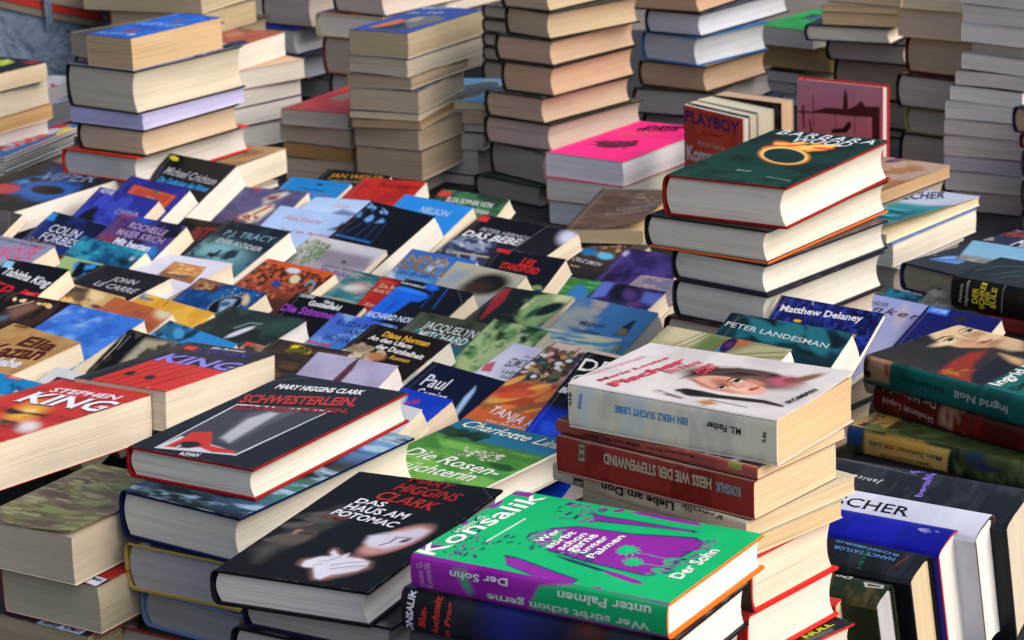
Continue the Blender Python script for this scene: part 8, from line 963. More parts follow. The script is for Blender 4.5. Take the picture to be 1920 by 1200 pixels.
# printed words of covers and spines
TXT = {
 'd.viper': [["VIPER",-0.0211,0.0462,0.0866,0.0293,-0.0138,0.0406,"7f97b4","o"],["KEN FOLLETT",-0.0333,0.1194,0.1108,-0.003,0.0003,0.0094,"c7525a","s"]],
 'd.violet_heyne': [["HEYNE",-0.0569,0.0801,0.0292,-0.0003,0.0001,0.0073,"c9cbe8","b"],["CHINA",0.0059,0.0511,0.0492,0.0029,-0.0005,0.009,"a9a6b0","s"]],
 'd.violet_frame': [["Die",0.0008,0.0582,0.0181,-0.0,0.0,0.0046,"d8b0a8","s"]],
 'd.crichton': [["Michael Crichton",-0.045,0.0604,0.109,-0.0035,0.0005,0.0146,"aeb4bf",""],["Die Gedanken des Bösen",-0.0419,0.0441,0.105,-0.0017,0.0002,0.0103,"2b8fd4","b"]],
 'd.oelfe': [["JONATHAN KELLERMAN",-0.0472,0.0793,0.0976,-0.0002,0.0,0.0049,"5a4a70","s"],["WÖLFE",-0.0086,0.0377,0.062,0.0158,-0.0074,0.0288,"d8407c","s"]],
 'd.forbes': [["COLIN",-0.04,0.0545,0.067,0.0001,-0.0,0.0143,"d5dcea",""],["FORBES",-0.0391,0.0373,0.0786,0.0012,-0.0002,0.0144,"d5dcea",""],["Der Jäger",-0.0559,0.0308,0.0619,-0.0009,0.0001,0.0072,"a88f5c","is"]],
 'd.krich': [["ROCHELLE",-0.0283,0.0671,0.0702,-0.0028,0.0004,0.011,"c3aecb","s"],["MAJER KRICH",-0.0374,0.0514,0.0882,-0.0019,0.0003,0.0115,"b8a6cc","s"],["Mit besten",-0.0263,0.0346,0.0687,-0.0026,0.0004,0.012,"d8dcf0","b"]],
 'd.darkred': [["BITTER",-0.0114,0.0458,0.063,0.008,-0.0034,0.0268,"7a1c18","b"]],
 'd.tracy': [["P.J. TRACY",-0.0371,0.0569,0.0866,0.0028,-0.0004,0.0124,"7fa4b8","s"],["DER KÖDER",-0.034,0.0415,0.0833,-0.0034,0.0004,0.0088,"c9d2d8","s"]],
 'd.lime': [["Roman",-0.0377,0.0815,0.0163,0.0006,-0.0002,0.0047,"b03a30",""]],
 'd.tabitha': [["Tabitha King",-0.0375,0.0597,0.0877,-0.01,0.0016,0.014,"d8dade","bs"],["TRAP",-0.0365,0.0207,0.0963,-0.0098,0.0026,0.0252,"c81c20","s"]],
 'd.carre': [["JOHN",-0.0108,0.0526,0.0417,0.001,-0.0003,0.0126,"bfc3c8","s"],["LE CARRÉ",-0.0227,0.0349,0.073,-0.0017,0.0003,0.0123,"bfc3c8","s"]],
 'd.yellowland': [["Roman",-0.0632,0.0779,0.0238,0.0012,-0.0003,0.0068,"5a5a70",""]],
 'd.blue_swift': [["Hans Herlin",-0.0186,0.0611,0.0451,-0.0009,0.0001,0.0039,"123a5c","s"],["Feuer im Gras",0.0005,0.0471,0.0394,0.0037,-0.0005,0.0051,"b8405c",""]],
 'd.jan': [["JAN WEILER",-0.0403,0.0654,0.0894,0.0079,-0.0011,0.0124,"c08a34","s"],["In meinem kleinen Land",-0.0332,0.0555,0.0488,0.0042,-0.0005,0.0062,"9a9488",""]],
 'd.red_amb': [["David Ambrose",-0.0158,0.0632,0.0677,-0.0001,0.0,0.0131,"4a1414","is"]],
 'd.elsa': [["ELSA SOPHIA VON",-0.0355,0.067,0.0761,-0.0003,0.0,0.009,"ccd4d0","bs"],["KAMPHOEVENER",0.0015,0.0558,0.0417,-0.0034,0.0006,0.0068,"ccd4d0","bs"]],
 'd.lightblue': [["Oase",-0.0041,0.0575,0.0269,-0.0002,0.0001,0.0129,"d8a0a8",""]],
 'd.nelson': [["NELSON",-0.0144,0.0624,0.0528,0.0,-0.0,0.011,"bfdcf4","s"],["DEMILLE",-0.0172,0.053,0.0527,-0.0011,0.0001,0.0045,"4aa4ec","s"]],
 'd.shearer': [["Alex Shearer",-0.0372,0.0642,0.0658,-0.0,0.0,0.0094,"c88a8a","s"],["Tod im August",-0.0261,0.0399,0.089,0.0023,-0.0001,0.0057,"d04a58","s"]],
 'd.gaskin': [["Catherine Gaskin",-0.0009,0.0369,0.0579,0.0004,-0.0,0.0048,"4a4250","s"],["Ein Falke",0.0044,0.0264,0.0545,-0.0012,0.0002,0.0083,"5a4a9c","s"]],
 'd.nina': [["NINA",-0.0469,0.064,0.0671,0.0064,-0.0014,0.0152,"9c7c4a","bs"],["SALLI",-0.0528,0.0534,0.0796,-0.0022,0.0004,0.0137,"8a6c42","bs"],["VON ENGELN",-0.053,0.0428,0.0742,0.0018,-0.0001,0.006,"2a3a78","s"]],
 'd.beben': [["PETER HERNON",-0.0336,0.0537,0.0901,-0.0003,0.0,0.0078,"b9bcc4","s"],["DAS BEBEN",-0.0504,0.0375,0.1118,0.0022,-0.0003,0.0131,"e2e4ea","bsi"]],
 'd.les': [["LES",-0.0048,0.0682,0.0194,-0.0021,0.0013,0.0122,"c42a28","b"],["STANDIFORD",-0.0295,0.0579,0.0579,-0.0009,0.0002,0.0102,"c42a28","b"]],
 'd.redlab': [["Die Regen",-0.0453,0.0709,0.0414,0.002,-0.0003,0.0066,"d8c8a8","s"],["Anna Olsen",-0.0494,0.0628,0.0414,0.0021,-0.0003,0.0064,"d8c8a8","s"],["Abendröte",-0.0442,0.0395,0.0438,0.0018,-0.0003,0.0065,"d8b090","s"]],
 'd.porto': [["PORTOBELLO",-0.0541,0.079,0.0391,-0.0002,0.0,0.0032,"c8ccd4","b"],["RICHARD NORTH",-0.0518,0.012,0.0839,0.0056,-0.0006,0.0097,"c4d4f0","bs"]],
 'd.gary': [["SCHERZ",-0.0451,0.0823,0.0222,0.0011,-0.0002,0.0045,"c8ccd0","b"],["Gary",-0.0052,0.0807,0.0161,0.0002,-0.0001,0.0048,"d8dce2","b"],["Gottesfeld",-0.0239,0.0719,0.0497,0.0017,-0.0003,0.0081,"d8dce2","b"],["Die Stimme",-0.0559,0.0551,0.0819,0.0028,-0.0004,0.0116,"8a3fb0","b"]],
 'd.smith': [["MARTIN CRUZ SMITH",-0.0625,0.0243,0.0817,-0.0074,0.0008,0.0088,"c8ccd8","s"],["Roman",-0.0199,0.006,0.0153,-0.0002,0.0001,0.0051,"c8b878",""]],
 'd.golding': [["Michael",-0.0267,0.0467,0.0357,0.0032,-0.0007,0.0076,"333a44","s"],["Golding",-0.0281,0.0359,0.038,0.0027,-0.0004,0.0054,"2f3a48","is"]],
 'd.edmond': [["Elizabeth",-0.0146,0.0655,0.0201,0.0026,-0.0008,0.0063,"8a8ca8","s"],["EDMONDSON",-0.0232,0.0441,0.0489,0.0055,-0.002,0.0178,"4a4c60","s"],["Lady Helena",-0.0178,0.0309,0.0495,0.0044,-0.0007,0.0078,"5a5c74","s"],["Geheimnis",-0.0122,0.0218,0.0367,0.0044,-0.0007,0.0058,"5a5c74","s"]],
 'd.tanja': [["TANJA KINKEL",-0.029,-0.0385,0.1084,-0.0164,0.002,0.0131,"dcdce4","s"],["Unter dem Zwillingsstern",-0.019,-0.0529,0.0687,0.0011,-0.0001,0.0044,"d8c8bc",""]],
 'd.dec': [["DEAN",-0.0419,0.0697,0.0835,0.005,-0.001,0.0168,"e4e4dc","s"],["COONTZ",-0.04,0.0502,0.0946,0.0056,-0.0008,0.0144,"e4e4dc","s"],["Brandung",-0.0433,0.0379,0.0489,0.0014,-0.0002,0.0073,"c8ccd8","bi"]],
 'd.eliz': [["ELIZABETH",-0.0334,0.0705,0.0738,0.0045,-0.0005,0.0079,"1c2a78","s"],["JANE",-0.0126,0.0601,0.0312,0.0014,-0.0003,0.0077,"1c2a78","s"],["HOWARD",-0.0302,0.0439,0.0547,0.002,-0.0004,0.01,"1c2a78","s"],["Sommer",-0.0446,0.0323,0.0367,0.0018,-0.0003,0.0055,"c83a48","b"]],
 'd.diana': [["Diana Norman",-0.0307,0.0718,0.0702,0.001,-0.0001,0.0093,"d8a834","b"],["An den Ufern",-0.043,0.0623,0.0657,0.0001,-0.0,0.0076,"e0dcd8","b"],["der Dunkelheit",-0.0211,0.0508,0.0722,-0.0005,0.0001,0.0082,"e0dcd8","b"],["Roman",0.0115,0.0394,0.0287,0.001,-0.0002,0.0064,"c8983a","b"]],
 'd.mitch': [["JACQUELYN",-0.0318,0.0615,0.0755,-0.0017,0.0003,0.0132,"d4dadc","s"],["MITCHARD",-0.0281,0.0441,0.0693,0.0002,-0.0,0.0135,"d4dadc","s"]],
 'd.yelllab': [["VERRAT",-0.0219,0.068,0.0278,0.0049,-0.0015,0.0084,"6a6010","b"]],
 'd.paul': [["Paul",-0.0395,0.0518,0.0342,0.0008,-0.0004,0.0189,"d4d8e4",""],["Garnier",-0.033,0.0348,0.0431,0.0029,-0.0009,0.0132,"d4d8e4",""]],
 'd.blue2': [["der Nacht",0.0164,0.064,0.0117,0.0078,-0.0048,0.0073,"c03a5c",""]],
 'd.smallred': [["SR",0.0167,0.0889,0.0196,0.0008,-0.0003,0.0065,"a82a34","b"]],
 'd.bluetree': [["Roman",-0.054,0.0857,0.0214,0.0021,-0.0004,0.0044,"8ab8d0",""]],
 'd.kazan': [["KNAUR",-0.0536,0.0828,0.0218,0.0023,-0.0004,0.004,"3a1a14","b"],["Elia",-0.0041,0.0504,0.0526,0.0059,-0.0026,0.0229,"4a1c10","b"],["Kazan",-0.0226,0.0139,0.0785,0.0209,-0.0077,0.0289,"4a1c10","b"],["Liebe",0.0075,-0.0005,0.0441,0.0102,-0.0046,0.0198,"d0d4dc","b"]],
 'd.bluelabel': [["KNAUR",-0.0111,0.0845,0.0164,0.0013,-0.0004,0.0047,"d8b0b4","b"],["Perfect",0.0007,0.0709,0.0285,-0.0013,0.0003,0.0071,"15507c","s"],["b",0.0181,0.0646,0.0076,0.0006,-0.0004,0.0047,"c8d0d4",""]],
 'd.orangelab': [["EN",0.0157,0.0854,0.0111,0.002,-0.0011,0.0064,"6a4a2c","s"]],
 'd.kingp': [["Ein Roman",-0.0154,0.078,0.041,0.003,-0.0005,0.0073,"c8c8d0","b"],["STEPHEN",-0.0229,0.0557,0.0646,0.0034,-0.001,0.0198,"3a3478","bs"],["KING",-0.0375,0.0051,0.0993,0.0015,-0.0005,0.0327,"8a80e0","bs"],["Desperation",-0.0328,-0.1051,0.088,0.0049,-0.0007,0.0122,"e0dcdc","b"]],
 'd.kingr': [["STEPHEN",-0.0332,0.0733,0.0792,0.0089,-0.0018,0.0162,"e8e4ec","bs"],["KING",-0.0364,0.0256,0.0993,0.0107,-0.0043,0.0403,"eceef6","bso"]],
 'd.charl': [["Charlotte Link",-0.0582,0.0847,0.1298,-0.0048,0.0007,0.0178,"e4e4c8","is"],["Die Rosen-",-0.0552,-0.0047,0.1146,-0.0029,0.0005,0.0209,"dfe6da","i"],["züchterin",-0.0384,-0.0363,0.0859,0.0075,-0.0019,0.0217,"dfe6da","i"]],
 'd.dunker': [["Patricia",-0.0264,0.0616,0.0382,0.0047,-0.0012,0.0101,"5a5470","i"],["Dunker",-0.0376,0.0525,0.0971,0.0,-0.0,0.0126,"4a3450","iw"]],
 'd.piper': [["KITTNER",-0.0359,0.0563,0.018,0.0001,-0.0,0.005,"a8c4f0","b"]],
 'd.delaney': [["Matthew Delaney",-0.0531,0.0711,0.0953,0.0047,-0.0004,0.0077,"e4e6f0","bs"]],
 'd.landes': [["PETER LANDESMAN",-0.0666,0.084,0.1207,-0.0061,0.0003,0.0063,"ccd6d8","s"]],
 'mags.0': [["MOSAIK",0.0546,-0.0799,0.0227,0.1219,-0.0352,0.0066,"c03438","b"]],
 'magsb.1': [["Reise",0.0925,-0.0235,0.0214,0.0291,-0.0345,0.0254,"4a4a5c","i"]],
 'big.0': [["LUDLUM",-0.0357,-0.0048,0.0813,0.0078,-0.002,0.021,"6aa0e0","b"],["Robert",-0.0313,-0.0815,0.0511,0.0098,-0.0026,0.0139,"7aa8e4",""]],
 'tall7.0': [["MEISTER",-0.0314,0.0679,0.0624,0.0419,-0.0167,0.0249,"8aa0cc","b"],["der Zeit",-0.0379,0.0291,0.0567,0.0156,-0.0055,0.0201,"8aa0cc","b"]],
 'red7.0': [["STILLE",-0.0626,-0.0243,0.0044,0.0501,-0.0184,0.0016,"20120f","b"]],
 'pink.0': [["JASPER",-0.0312,0.0808,0.0683,0.018,-0.004,0.0154,"3a1430","b"],["FFORDE",-0.0259,0.0532,0.0544,0.0264,-0.0091,0.0187,"3a1430","bs"],["DER FALL",-0.0289,0.012,0.0489,0.0307,-0.0163,0.0259,"e85a78","bs"]],
 'ruffle.0': [["ALESSANDRO BARICCO",-0.0031,-0.0211,0.0615,0.0136,-0.0046,0.0208,"8a8480","s"],["Eine Novelle",-0.0124,-0.0435,0.0584,0.0097,-0.0023,0.0139,"8a8480",""]],
 'st11.2': [["DER",-0.0628,-0.0933,0.0098,0.0059,-0.0094,0.0155,"3a3410","b"]],
 'bird.0': [["Henning Mankell",-0.0279,0.1736,0.0332,0.0054,-0.0025,0.0152,"8a3a3c",""],["Papst unter Räubern",-0.0377,0.1495,0.0531,-0.0009,0.0002,0.0121,"3a2c34","s"]],
 'pilc.0': [["PILCHER",-0.0452,0.0378,0.0512,0.0382,-0.0198,0.0265,"2a3040","is"]],
 'feather.0': [["P. K. HUND",-0.0901,0.0511,0.084,0.0278,-0.008,0.0242,"a83428","i"],["STERNENREISE",-0.0762,0.0192,0.0325,0.0216,-0.0067,0.01,"a8a8a4","b"],["ROMAN",-0.0667,-0.0626,0.0202,0.0093,-0.0036,0.0077,"8a8e96","w"],["MANN",-0.0183,0.0361,0.0587,0.007,-0.0035,0.0293,"e0e4f0","s"]],
 'wood.0': [["BARBARA",-0.0529,0.0949,0.118,-0.0067,0.0011,0.0202,"dce4ec","sw"],["WOOD",-0.025,0.0682,0.0689,-0.0009,0.0003,0.0237,"dce4ec","s"],["Roman",-0.0096,-0.072,0.0163,0.0009,-0.0003,0.0057,"a8b0ac",""],["FISCHER",0.031,-0.0855,0.0307,-0.006,0.0008,0.0041,"9aa4a0","w"]],
 'schw.0': [["MARY HIGGINS CLARK",-0.0493,0.0722,0.0852,0.0187,-0.0027,0.0124,"dfe1e6","b"],["SCHWESTERLEIN,",-0.0538,0.024,0.1024,0.0375,-0.0078,0.0212,"b03028","b"],["SCHWESTERLEIN,",-0.0474,0.0042,0.1034,0.0378,-0.0042,0.0115,"8a2620","b"],["ROMAN",-0.0109,-0.1154,0.0181,0.0039,-0.0017,0.008,"c8ccd4","b"]],
 'schw.1': [["ANNIE BESSON",-0.2985,0.1247,0.0481,0.0081,-0.0009,0.0053,"9aa4ac","s"]],
 'potomac.0': [["MARY",-0.0151,0.107,0.0431,-0.0077,0.0023,0.0128,"9a2420","bs"],["HIGGINS",-0.0181,0.0842,0.0612,-0.0081,0.0024,0.018,"a82820","bs"],["CLARK",-0.0237,0.0625,0.0591,-0.0114,0.0035,0.0181,"b02c22","bs"],["DAS",-0.0325,0.0481,0.0271,-0.0018,0.0007,0.0105,"e4e6ee","bs"],["HAUS AM",-0.0355,0.0325,0.0597,-0.0058,0.0013,0.0132,"e4e6ee","bs"],["POTOMAC",-0.0393,0.0185,0.0627,-0.0106,0.002,0.0117,"e4e6ee","bs"],["ROMAN",-0.0405,0.0086,0.0228,0.0002,-0.0001,0.0063,"8a2a24","s"]],
 'green.1': [["ROMAN",0.0317,-0.0673,0.0185,-0.0021,0.0006,0.005,"101014","b"]],
 'green.2': [["ROMAN",0.0249,-0.0771,0.02,-0.0008,0.0002,0.0063,"101014","b"],["HEYNE",0.0015,-0.078,0.0173,-0.0001,0.0,0.0062,"2a3040","b"]],
 'kons.0': [["Heinz G.",-0.0213,0.0958,0.0385,-0.0016,0.0002,0.0054,"d8e8e0",""],["Konsalik",-0.0683,0.0881,0.1383,-0.0127,0.0016,0.0178,"f0f4f2",""],["Wer",-0.0131,0.0311,0.0272,-0.0017,0.0004,0.0073,"f0f4f2","bs"],["stirbt",-0.0189,0.0193,0.0356,-0.0014,0.0003,0.0071,"f0f4f2","bs"],["schon",-0.0185,0.0098,0.0367,-0.0009,0.0002,0.007,"f0f4f2","bs"],["gerne",-0.0186,0.0013,0.037,-0.0006,0.0001,0.0067,"f0f4f2","bs"],["unter",-0.0186,-0.0075,0.0371,-0.0006,0.0001,0.0067,"f0f4f2","bs"],["Palmen",-0.0233,-0.0178,0.0495,0.0001,-0.0,0.0068,"f0f4f2","bs"],["Der Sohn",-0.0292,-0.0911,0.0602,-0.0001,0.0,0.01,"f0f4f2","bs"]],
 'kons.0/spine': [["Der Sohn",0.0222,0.0226,0.0489,-0.0023,-0.0002,-0.0053,"c9c8d2","bs"],["unter Palmen",-0.0926,0.0231,0.0754,-0.0018,-0.0001,-0.0064,"b9d4c8","bs"],["Wer stirbt schon gerne",-0.0913,0.0107,0.1311,-0.0019,-0.0001,-0.0057,"b4ccc0","bs"],["Heinz G.",0.0918,0.0044,0.0024,0.0184,0.0046,-0.0006,"b88ac4",""],["Konsalik",0.0849,0.0041,0.0023,0.0194,0.0057,-0.0007,"b88ac4",""]],
 'kons.1/spine': [["KONSALIK",0.1023,-0.0047,-0.0051,0.038,0.0056,0.0007,"d0d4e4","b"],["Blut-",0.0903,0.0063,-0.0032,0.016,0.0054,0.0011,"b8382c","b"],["Hochzeit",0.0799,-0.0,-0.0045,0.0316,0.0055,0.0008,"b8382c","b"],["in Prag",0.0703,0.0008,-0.0043,0.0284,0.0044,0.0007,"b8382c","b"]],
 'fisch.0/spine': [["EIN HERZ SUCHT LIEBE",-0.0159,0.0245,0.0645,-0.0001,-0.0,-0.0054,"2f86c8","bs"],["M.L. Fischer",-0.0619,0.0241,0.0295,0.0008,0.0001,-0.0052,"17181c","bs"],["78 B 09",0.0884,0.0171,-0.001,0.0109,0.0031,0.0003,"17181c","b"],["Roman",0.0799,0.0163,-0.0017,0.012,0.0028,0.0004,"3a8ac8","b"],["3,95",-0.082,0.0164,-0.0012,0.0084,0.0027,0.0004,"1c1c20","b"]],
 'fisch.0': [["Marie Louise",-0.0456,0.0699,0.0749,-0.0159,0.001,0.0049,"c8405c","bs"],["Fischer",-0.0505,0.0529,0.0803,-0.0157,0.0019,0.01,"c8405c","b"],["Ein Herz",-0.0029,0.0338,0.0339,-0.0092,0.0022,0.0081,"d06a7c","b"],["sucht",0.0069,0.0159,0.0237,-0.0011,0.0003,0.0064,"c8405c","b"],["Liebe",0.0046,0.0097,0.0221,-0.0021,0.0006,0.0065,"c8405c","b"],["Deutsche Originalausgabe",-0.0338,0.0857,0.0579,-0.0134,0.001,0.0045,"d890a0",""],["ROMAN",-0.0226,-0.0825,0.0351,-0.0039,0.0006,0.0052,"1c1a1a","b"]],
 'fisch.1/spine': [["WENN DAS HERZ SPRICHT",0.0119,0.0061,0.059,-0.0023,-0.0001,-0.0027,"4a1c1c","b"],["Marie Louise Fischer",-0.0387,0.0079,0.0455,-0.0024,-0.0001,-0.0023,"4a1c1c",""]],
 'fisch.2/spine': [["HEISS WIE DER STEPPENWIND",-0.0553,0.0248,0.1013,0.0003,0.0,-0.0082,"b9a890","b"],["KONSALIK",-0.0817,0.0235,0.0228,-0.0,-0.0,-0.0073,"8a9aa4","b"]],
 'fisch.3/spine': [["Liebe am Don",-0.0294,0.0115,0.0769,-0.0015,-0.0001,-0.0064,"1f1d1a","bs"],["Konsalik",-0.0772,0.0151,0.0423,-0.0013,-0.0002,-0.0058,"24221e","s"]],
 'fisch.7': [["NULL",0.0075,-0.0844,0.0346,0.0014,-0.0002,0.0051,"a8c420","b"]],
 'noll.0': [["Ingrid Noll",-0.0585,-0.0467,0.1072,0.0194,-0.0024,0.0134,"e2e8e4","bs"],["Der Hahn ist tot",-0.0558,-0.0674,0.0961,0.0176,-0.002,0.0107,"0f2a28","b"]],
 'noll.0/spine': [["Ingrid Noll",-0.0685,0.0176,0.0657,0.0024,0.0003,-0.0072,"9aa8a4","bs"],["Der Hahn ist tot",0.0095,0.0193,0.0552,0.0,0.0,-0.006,"12403e","b"]],
 'noll.1/spine': [["Shulamit Lapid",0.0356,0.0115,0.0652,0.0072,0.0007,-0.0062,"b49088","bs"],["Der Hühnerdieb",0.0341,0.0274,0.0701,0.0036,0.0003,-0.0067,"c8bcb4","s"]],
 'noll.2/spine': [["Mein Sommer mit Julia",-0.0054,0.0177,0.0813,0.0002,0.0,-0.0055,"2a3450","is"],["SARAH WOODHOUSE",0.0077,0.0084,0.0567,-0.0012,-0.0001,-0.0041,"3a3428","s"]],
 'noll.2': [["SARAH",-0.0318,0.1043,0.0339,-0.0061,0.0015,0.0083,"3a3a44","w"],["Mein Sommer",-0.057,0.0873,0.0795,-0.001,0.0001,0.0088,"3a3a44","i"]],
 'owl.0/spine': [["Patricia",0.0912,0.0082,-0.0017,0.021,0.0036,0.0003,"b9bcb8","s"],["Highsmith",0.0841,0.005,-0.0021,0.0284,0.0037,0.0003,"b9bcb8","s"],["DER",0.0712,0.0101,-0.0014,0.0179,0.0069,0.0005,"d0c838","bs"],["SCHREI",0.0632,0.0048,-0.002,0.029,0.0063,0.0004,"d0c838","bs"],["DER",0.0563,0.0111,-0.0011,0.0156,0.0053,0.0004,"d0c838","bs"],["EULE",0.0489,0.0087,-0.0014,0.0222,0.0061,0.0004,"d0c838","bs"]],
 'r.janice/spine': [["Janice D",0.0187,0.0316,0.04,0.0035,0.0005,-0.0057,"ccd0d4","iw"],["als",-0.0161,0.0432,-0.0043,0.0156,0.0061,0.0017,"7a68c8","b"],["blues",-0.0003,0.0505,-0.0189,0.0167,0.0044,0.005,"7a68c8","b"],["began",-0.0235,0.0183,0.003,0.0317,0.0063,-0.0006,"7a68c8","b"]],
 'r.white/spine': [["DEUTSCHER",0.0828,0.0116,-0.1282,-0.0002,-0.0,0.0129,"15161a","s"]],
 'r.nancy/spine': [["NANCY TAYLOR",-0.0774,0.0238,0.0565,0.0022,0.0002,-0.0044,"4a7ab0","b"],["ROSENBERG",-0.0776,0.0299,0.0584,0.0048,0.0003,-0.0035,"4a7ab0","b"],["HEYNE",-0.0546,0.0036,0.0016,0.0265,0.0034,-0.0002,"1f5a3c","b"]],
 'r.green/spine': [["Do",-0.0613,0.0307,0.0136,-0.0014,-0.0006,-0.0054,"c8ccc8","i"]],
 'r.tan/spine': [["ZAR",-0.077,0.0097,0.0086,-0.0018,-0.0005,-0.0023,"3a2c14","s"]],
 's.playboy': [["PLAYBOY",-0.0626,0.0688,0.1217,-0.0006,0.0001,0.0162,"28246c","bs"],["Roman",-0.0229,0.0555,0.041,0.0029,-0.0003,0.0048,"8a2418",""],["Patricia Clapton",-0.0337,0.0398,0.06,0.0015,-0.0002,0.0071,"d0a8a0","s"],["Kommando",-0.0598,0.0158,0.1115,0.004,-0.0007,0.02,"cfc8c4","bs"]],
}

for _bid, _d in BOOKS.items():
    make_book(_bid, _d)

def struct(o):
    o['kind'] = 'structure'; return o

def plain(name, colr, rough=0.8, sc=8.0, var=0.25):
    m, t, b = nodes(name)
    n = N(t, 'ShaderNodeTexNoise'); n.inputs['Scale'].default_value = sc; n.inputs['Detail'].default_value = 8
    tc = N(t, 'ShaderNodeTexCoord'); t.links.new(tc.outputs['Object'], n.inputs['Vector'])
    r = N(t, 'ShaderNodeValToRGB')
    c = lin(colr)
    r.color_ramp.elements[0].color = (*(c * (1 - var)), 1); r.color_ramp.elements[1].color = (*np.clip(c * (1 + var), 0, 1), 1)
    r.color_ramp.elements[0].position = 0.3; r.color_ramp.elements[1].position = 0.7
    t.links.new(n.outputs['Fac'], r.inputs['Fac']); t.links.new(r.outputs['Color'], b.inputs['Base Color'])
    b.inputs['Roughness'].default_value = rough
    return m

M_STONE = plain('paving_stone', '6f6a62', 0.9, 3.0)
M_CLOTH = plain('dark_table_cloth', '23252b', 0.9, 30.0)
M_WOOD = plain('table_wood', '7a5c3c', 0.7, 6.0)
mb = MB(); mb.box((-40, -10, -0.2), (40, 70, 0.0), (1, 1, 1)); struct(mb.build('pavement', M_STONE))

def table(x0, x1, y0, y1, label):
    r = root_empty('market_table', ((x0 + x1) / 2, (y0 + y1) / 2, 0), (0, 0, 0)); tag(r, label, 'table')
    hx, hy = (x1 - x0) / 2, (y1 - y0) / 2
    m = MB(); m.box((-hx, -hy, 0.715), (hx, hy, 0.746), (1, 1, 1)); m.build('table_top', M_WOOD, r)
    m = MB(); m.box((-hx - 0.004, -hy - 0.004, 0.7465), (hx + 0.004, hy + 0.004, 0.7495), (1, 1, 1)); m.build('table_cloth', M_CLOTH, r)
    for sx in (-1, 1):
        for sy in (-1, 1):
            m = MB(); cx, cy = sx * (hx - 0.06), sy * (hy - 0.06)
            m.box((cx - 0.025, cy - 0.025, 0.0), (cx + 0.025, cy + 0.025, 0.7145), (1, 1, 1)); m.build('leg', M_WOOD, r)
table(-1.25, 1.3, 1.35, 4.2, 'long table under the spread out books, covered in dark cloth')
table(-0.6, 1.3, 4.22, 5.1, 'rear table carrying the back row of book piles')

# ---------------------------------------------------------------- the person standing behind the piles
def skinned(name, pts, edges, mat, parent, sub=2):
    me = bpy.data.meshes.new('tmp'); me.from_pydata([p[:3] for p in pts], edges, []); me.update()
    o = bpy.data.objects.new('tmp', me); C.objects.link(o)
    md = o.modifiers.new('s', 'SKIN'); md.use_smooth_shade = True
    for i, p in enumerate(pts):
        sv = me.skin_vertices[0].data[i]; sv.radius = (p[3], p[4] if len(p) > 4 else p[3]); sv.use_root = (i == 0)
    ss = o.modifiers.new('u', 'SUBSURF'); ss.levels = sub; ss.render_levels = sub
    dg = bpy.context.evaluated_depsgraph_get()
    m2 = bpy.data.meshes.new_from_object(o.evaluated_get(dg)); m2.name = name
    bpy.data.objects.remove(o); bpy.data.meshes.remove(me)
    m2.materials.clear(); m2.materials.append(mat)
    for p_ in m2.polygons:
        p_.use_smooth = True
    r = bpy.data.objects.new(name, m2); C.objects.link(r); r.parent = parent
    return r

def ellipse(cx, cy, z, rx, ry, n=40, tilt=0.0, wob=0.0, seed=1):
    a = np.linspace(0, 2 * np.pi, n, endpoint=False)
    k = 1 + wob * (fbm(np.cos(a) * 4 + 9, np.sin(a) * 4 + z * 22, seed) - 0.5)
    return np.stack([cx + rx * np.cos(a) * k, cy + ry * np.sin(a) * k, z + tilt * rx * np.cos(a)], 1)

M_SKIN = plain('skin', 'c08a6c', 0.55, 20, 0.08)
M_SHIRT = plain('shirt_cotton', '3c4656', 0.9, 40, 0.12)
M_DENIM = plain('faded_denim', '5a6c80', 0.9, 22, 0.28)
_t = M_DENIM.node_tree; _n = N(_t, 'ShaderNodeTexNoise'); _n.inputs['Scale'].default_value = 9; _n.inputs['Detail'].default_value = 4; _n.inputs['Distortion'].default_value = 1.2
_b = N(_t, 'ShaderNodeBump'); _b.inputs['Strength'].default_value = 0.9; _b.inputs['Distance'].default_value = 0.05
_c = N(_t, 'ShaderNodeTexCoord'); _t.links.new(_c.outputs['Object'], _n.inputs['Vector'])
_t.links.new(_n.outputs['Fac'], _b.inputs['Height']); _t.links.new(_b.outputs['Normal'], _t.nodes['Principled BSDF'].inputs['Normal'])
M_BELT = print_material('woven_belt', 0.8, 0.1)
M_HAIR = plain('dark_hair', '2a2019', 0.6, 60, 0.3)
M_SHOE = plain('shoe_leather', '2a241f', 0.6, 30, 0.2)
pe = root_empty('person', (-0.86, 4.52, 0.0), (0, 0, rad(14)))
pe.scale = (1.08, 1.08, 1.1)
tag(pe, 'person in faded blue jeans and striped belt standing behind the book piles', 'person')
J = [(0, 0, .86, .13, .1), (0, 0, .98, .125, .09), (0, .01, 1.14, .145, .095), (0, .01, 1.27, .11, .08), (0, 0, 1.345, .05), (0, -.01, 1.42, .066, .08), (0, -.015, 1.5, .074, .09), (0, -.01, 1.57, .05, .06),
     (.17, .01, 1.27, .05), (.22, -.03, 1.04, .038), (.2, -.17, .87, .028), (.19, -.22, .83, .022, .035), (-.17, .01, 1.27, .05), (-.22, -.03, 1.04, .038), (-.2, -.17, .87, .028), (-.19, -.22, .83, .022, .035),
     (.09, 0, .76, .085), (.1, -.01, .44, .055), (.1, .01, .09, .038), (.1, -.1, .04, .03), (-.09, 0, .76, .085), (-.1, -.01, .44, .055), (-.1, .01, .09, .038), (-.1, -.1, .04, .03),
     (0, -.1, 1.49, .012)]
E_ = [(0, 1), (1, 2), (2, 3), (3, 4), (4, 5), (5, 6), (6, 7), (3, 8), (8, 9), (9, 10), (10, 11), (3, 12), (12, 13), (13, 14), (14, 15), (0, 16), (16, 17), (17, 18), (18, 19), (0, 20), (20, 21), (21, 22), (22, 23), (6, 24)]
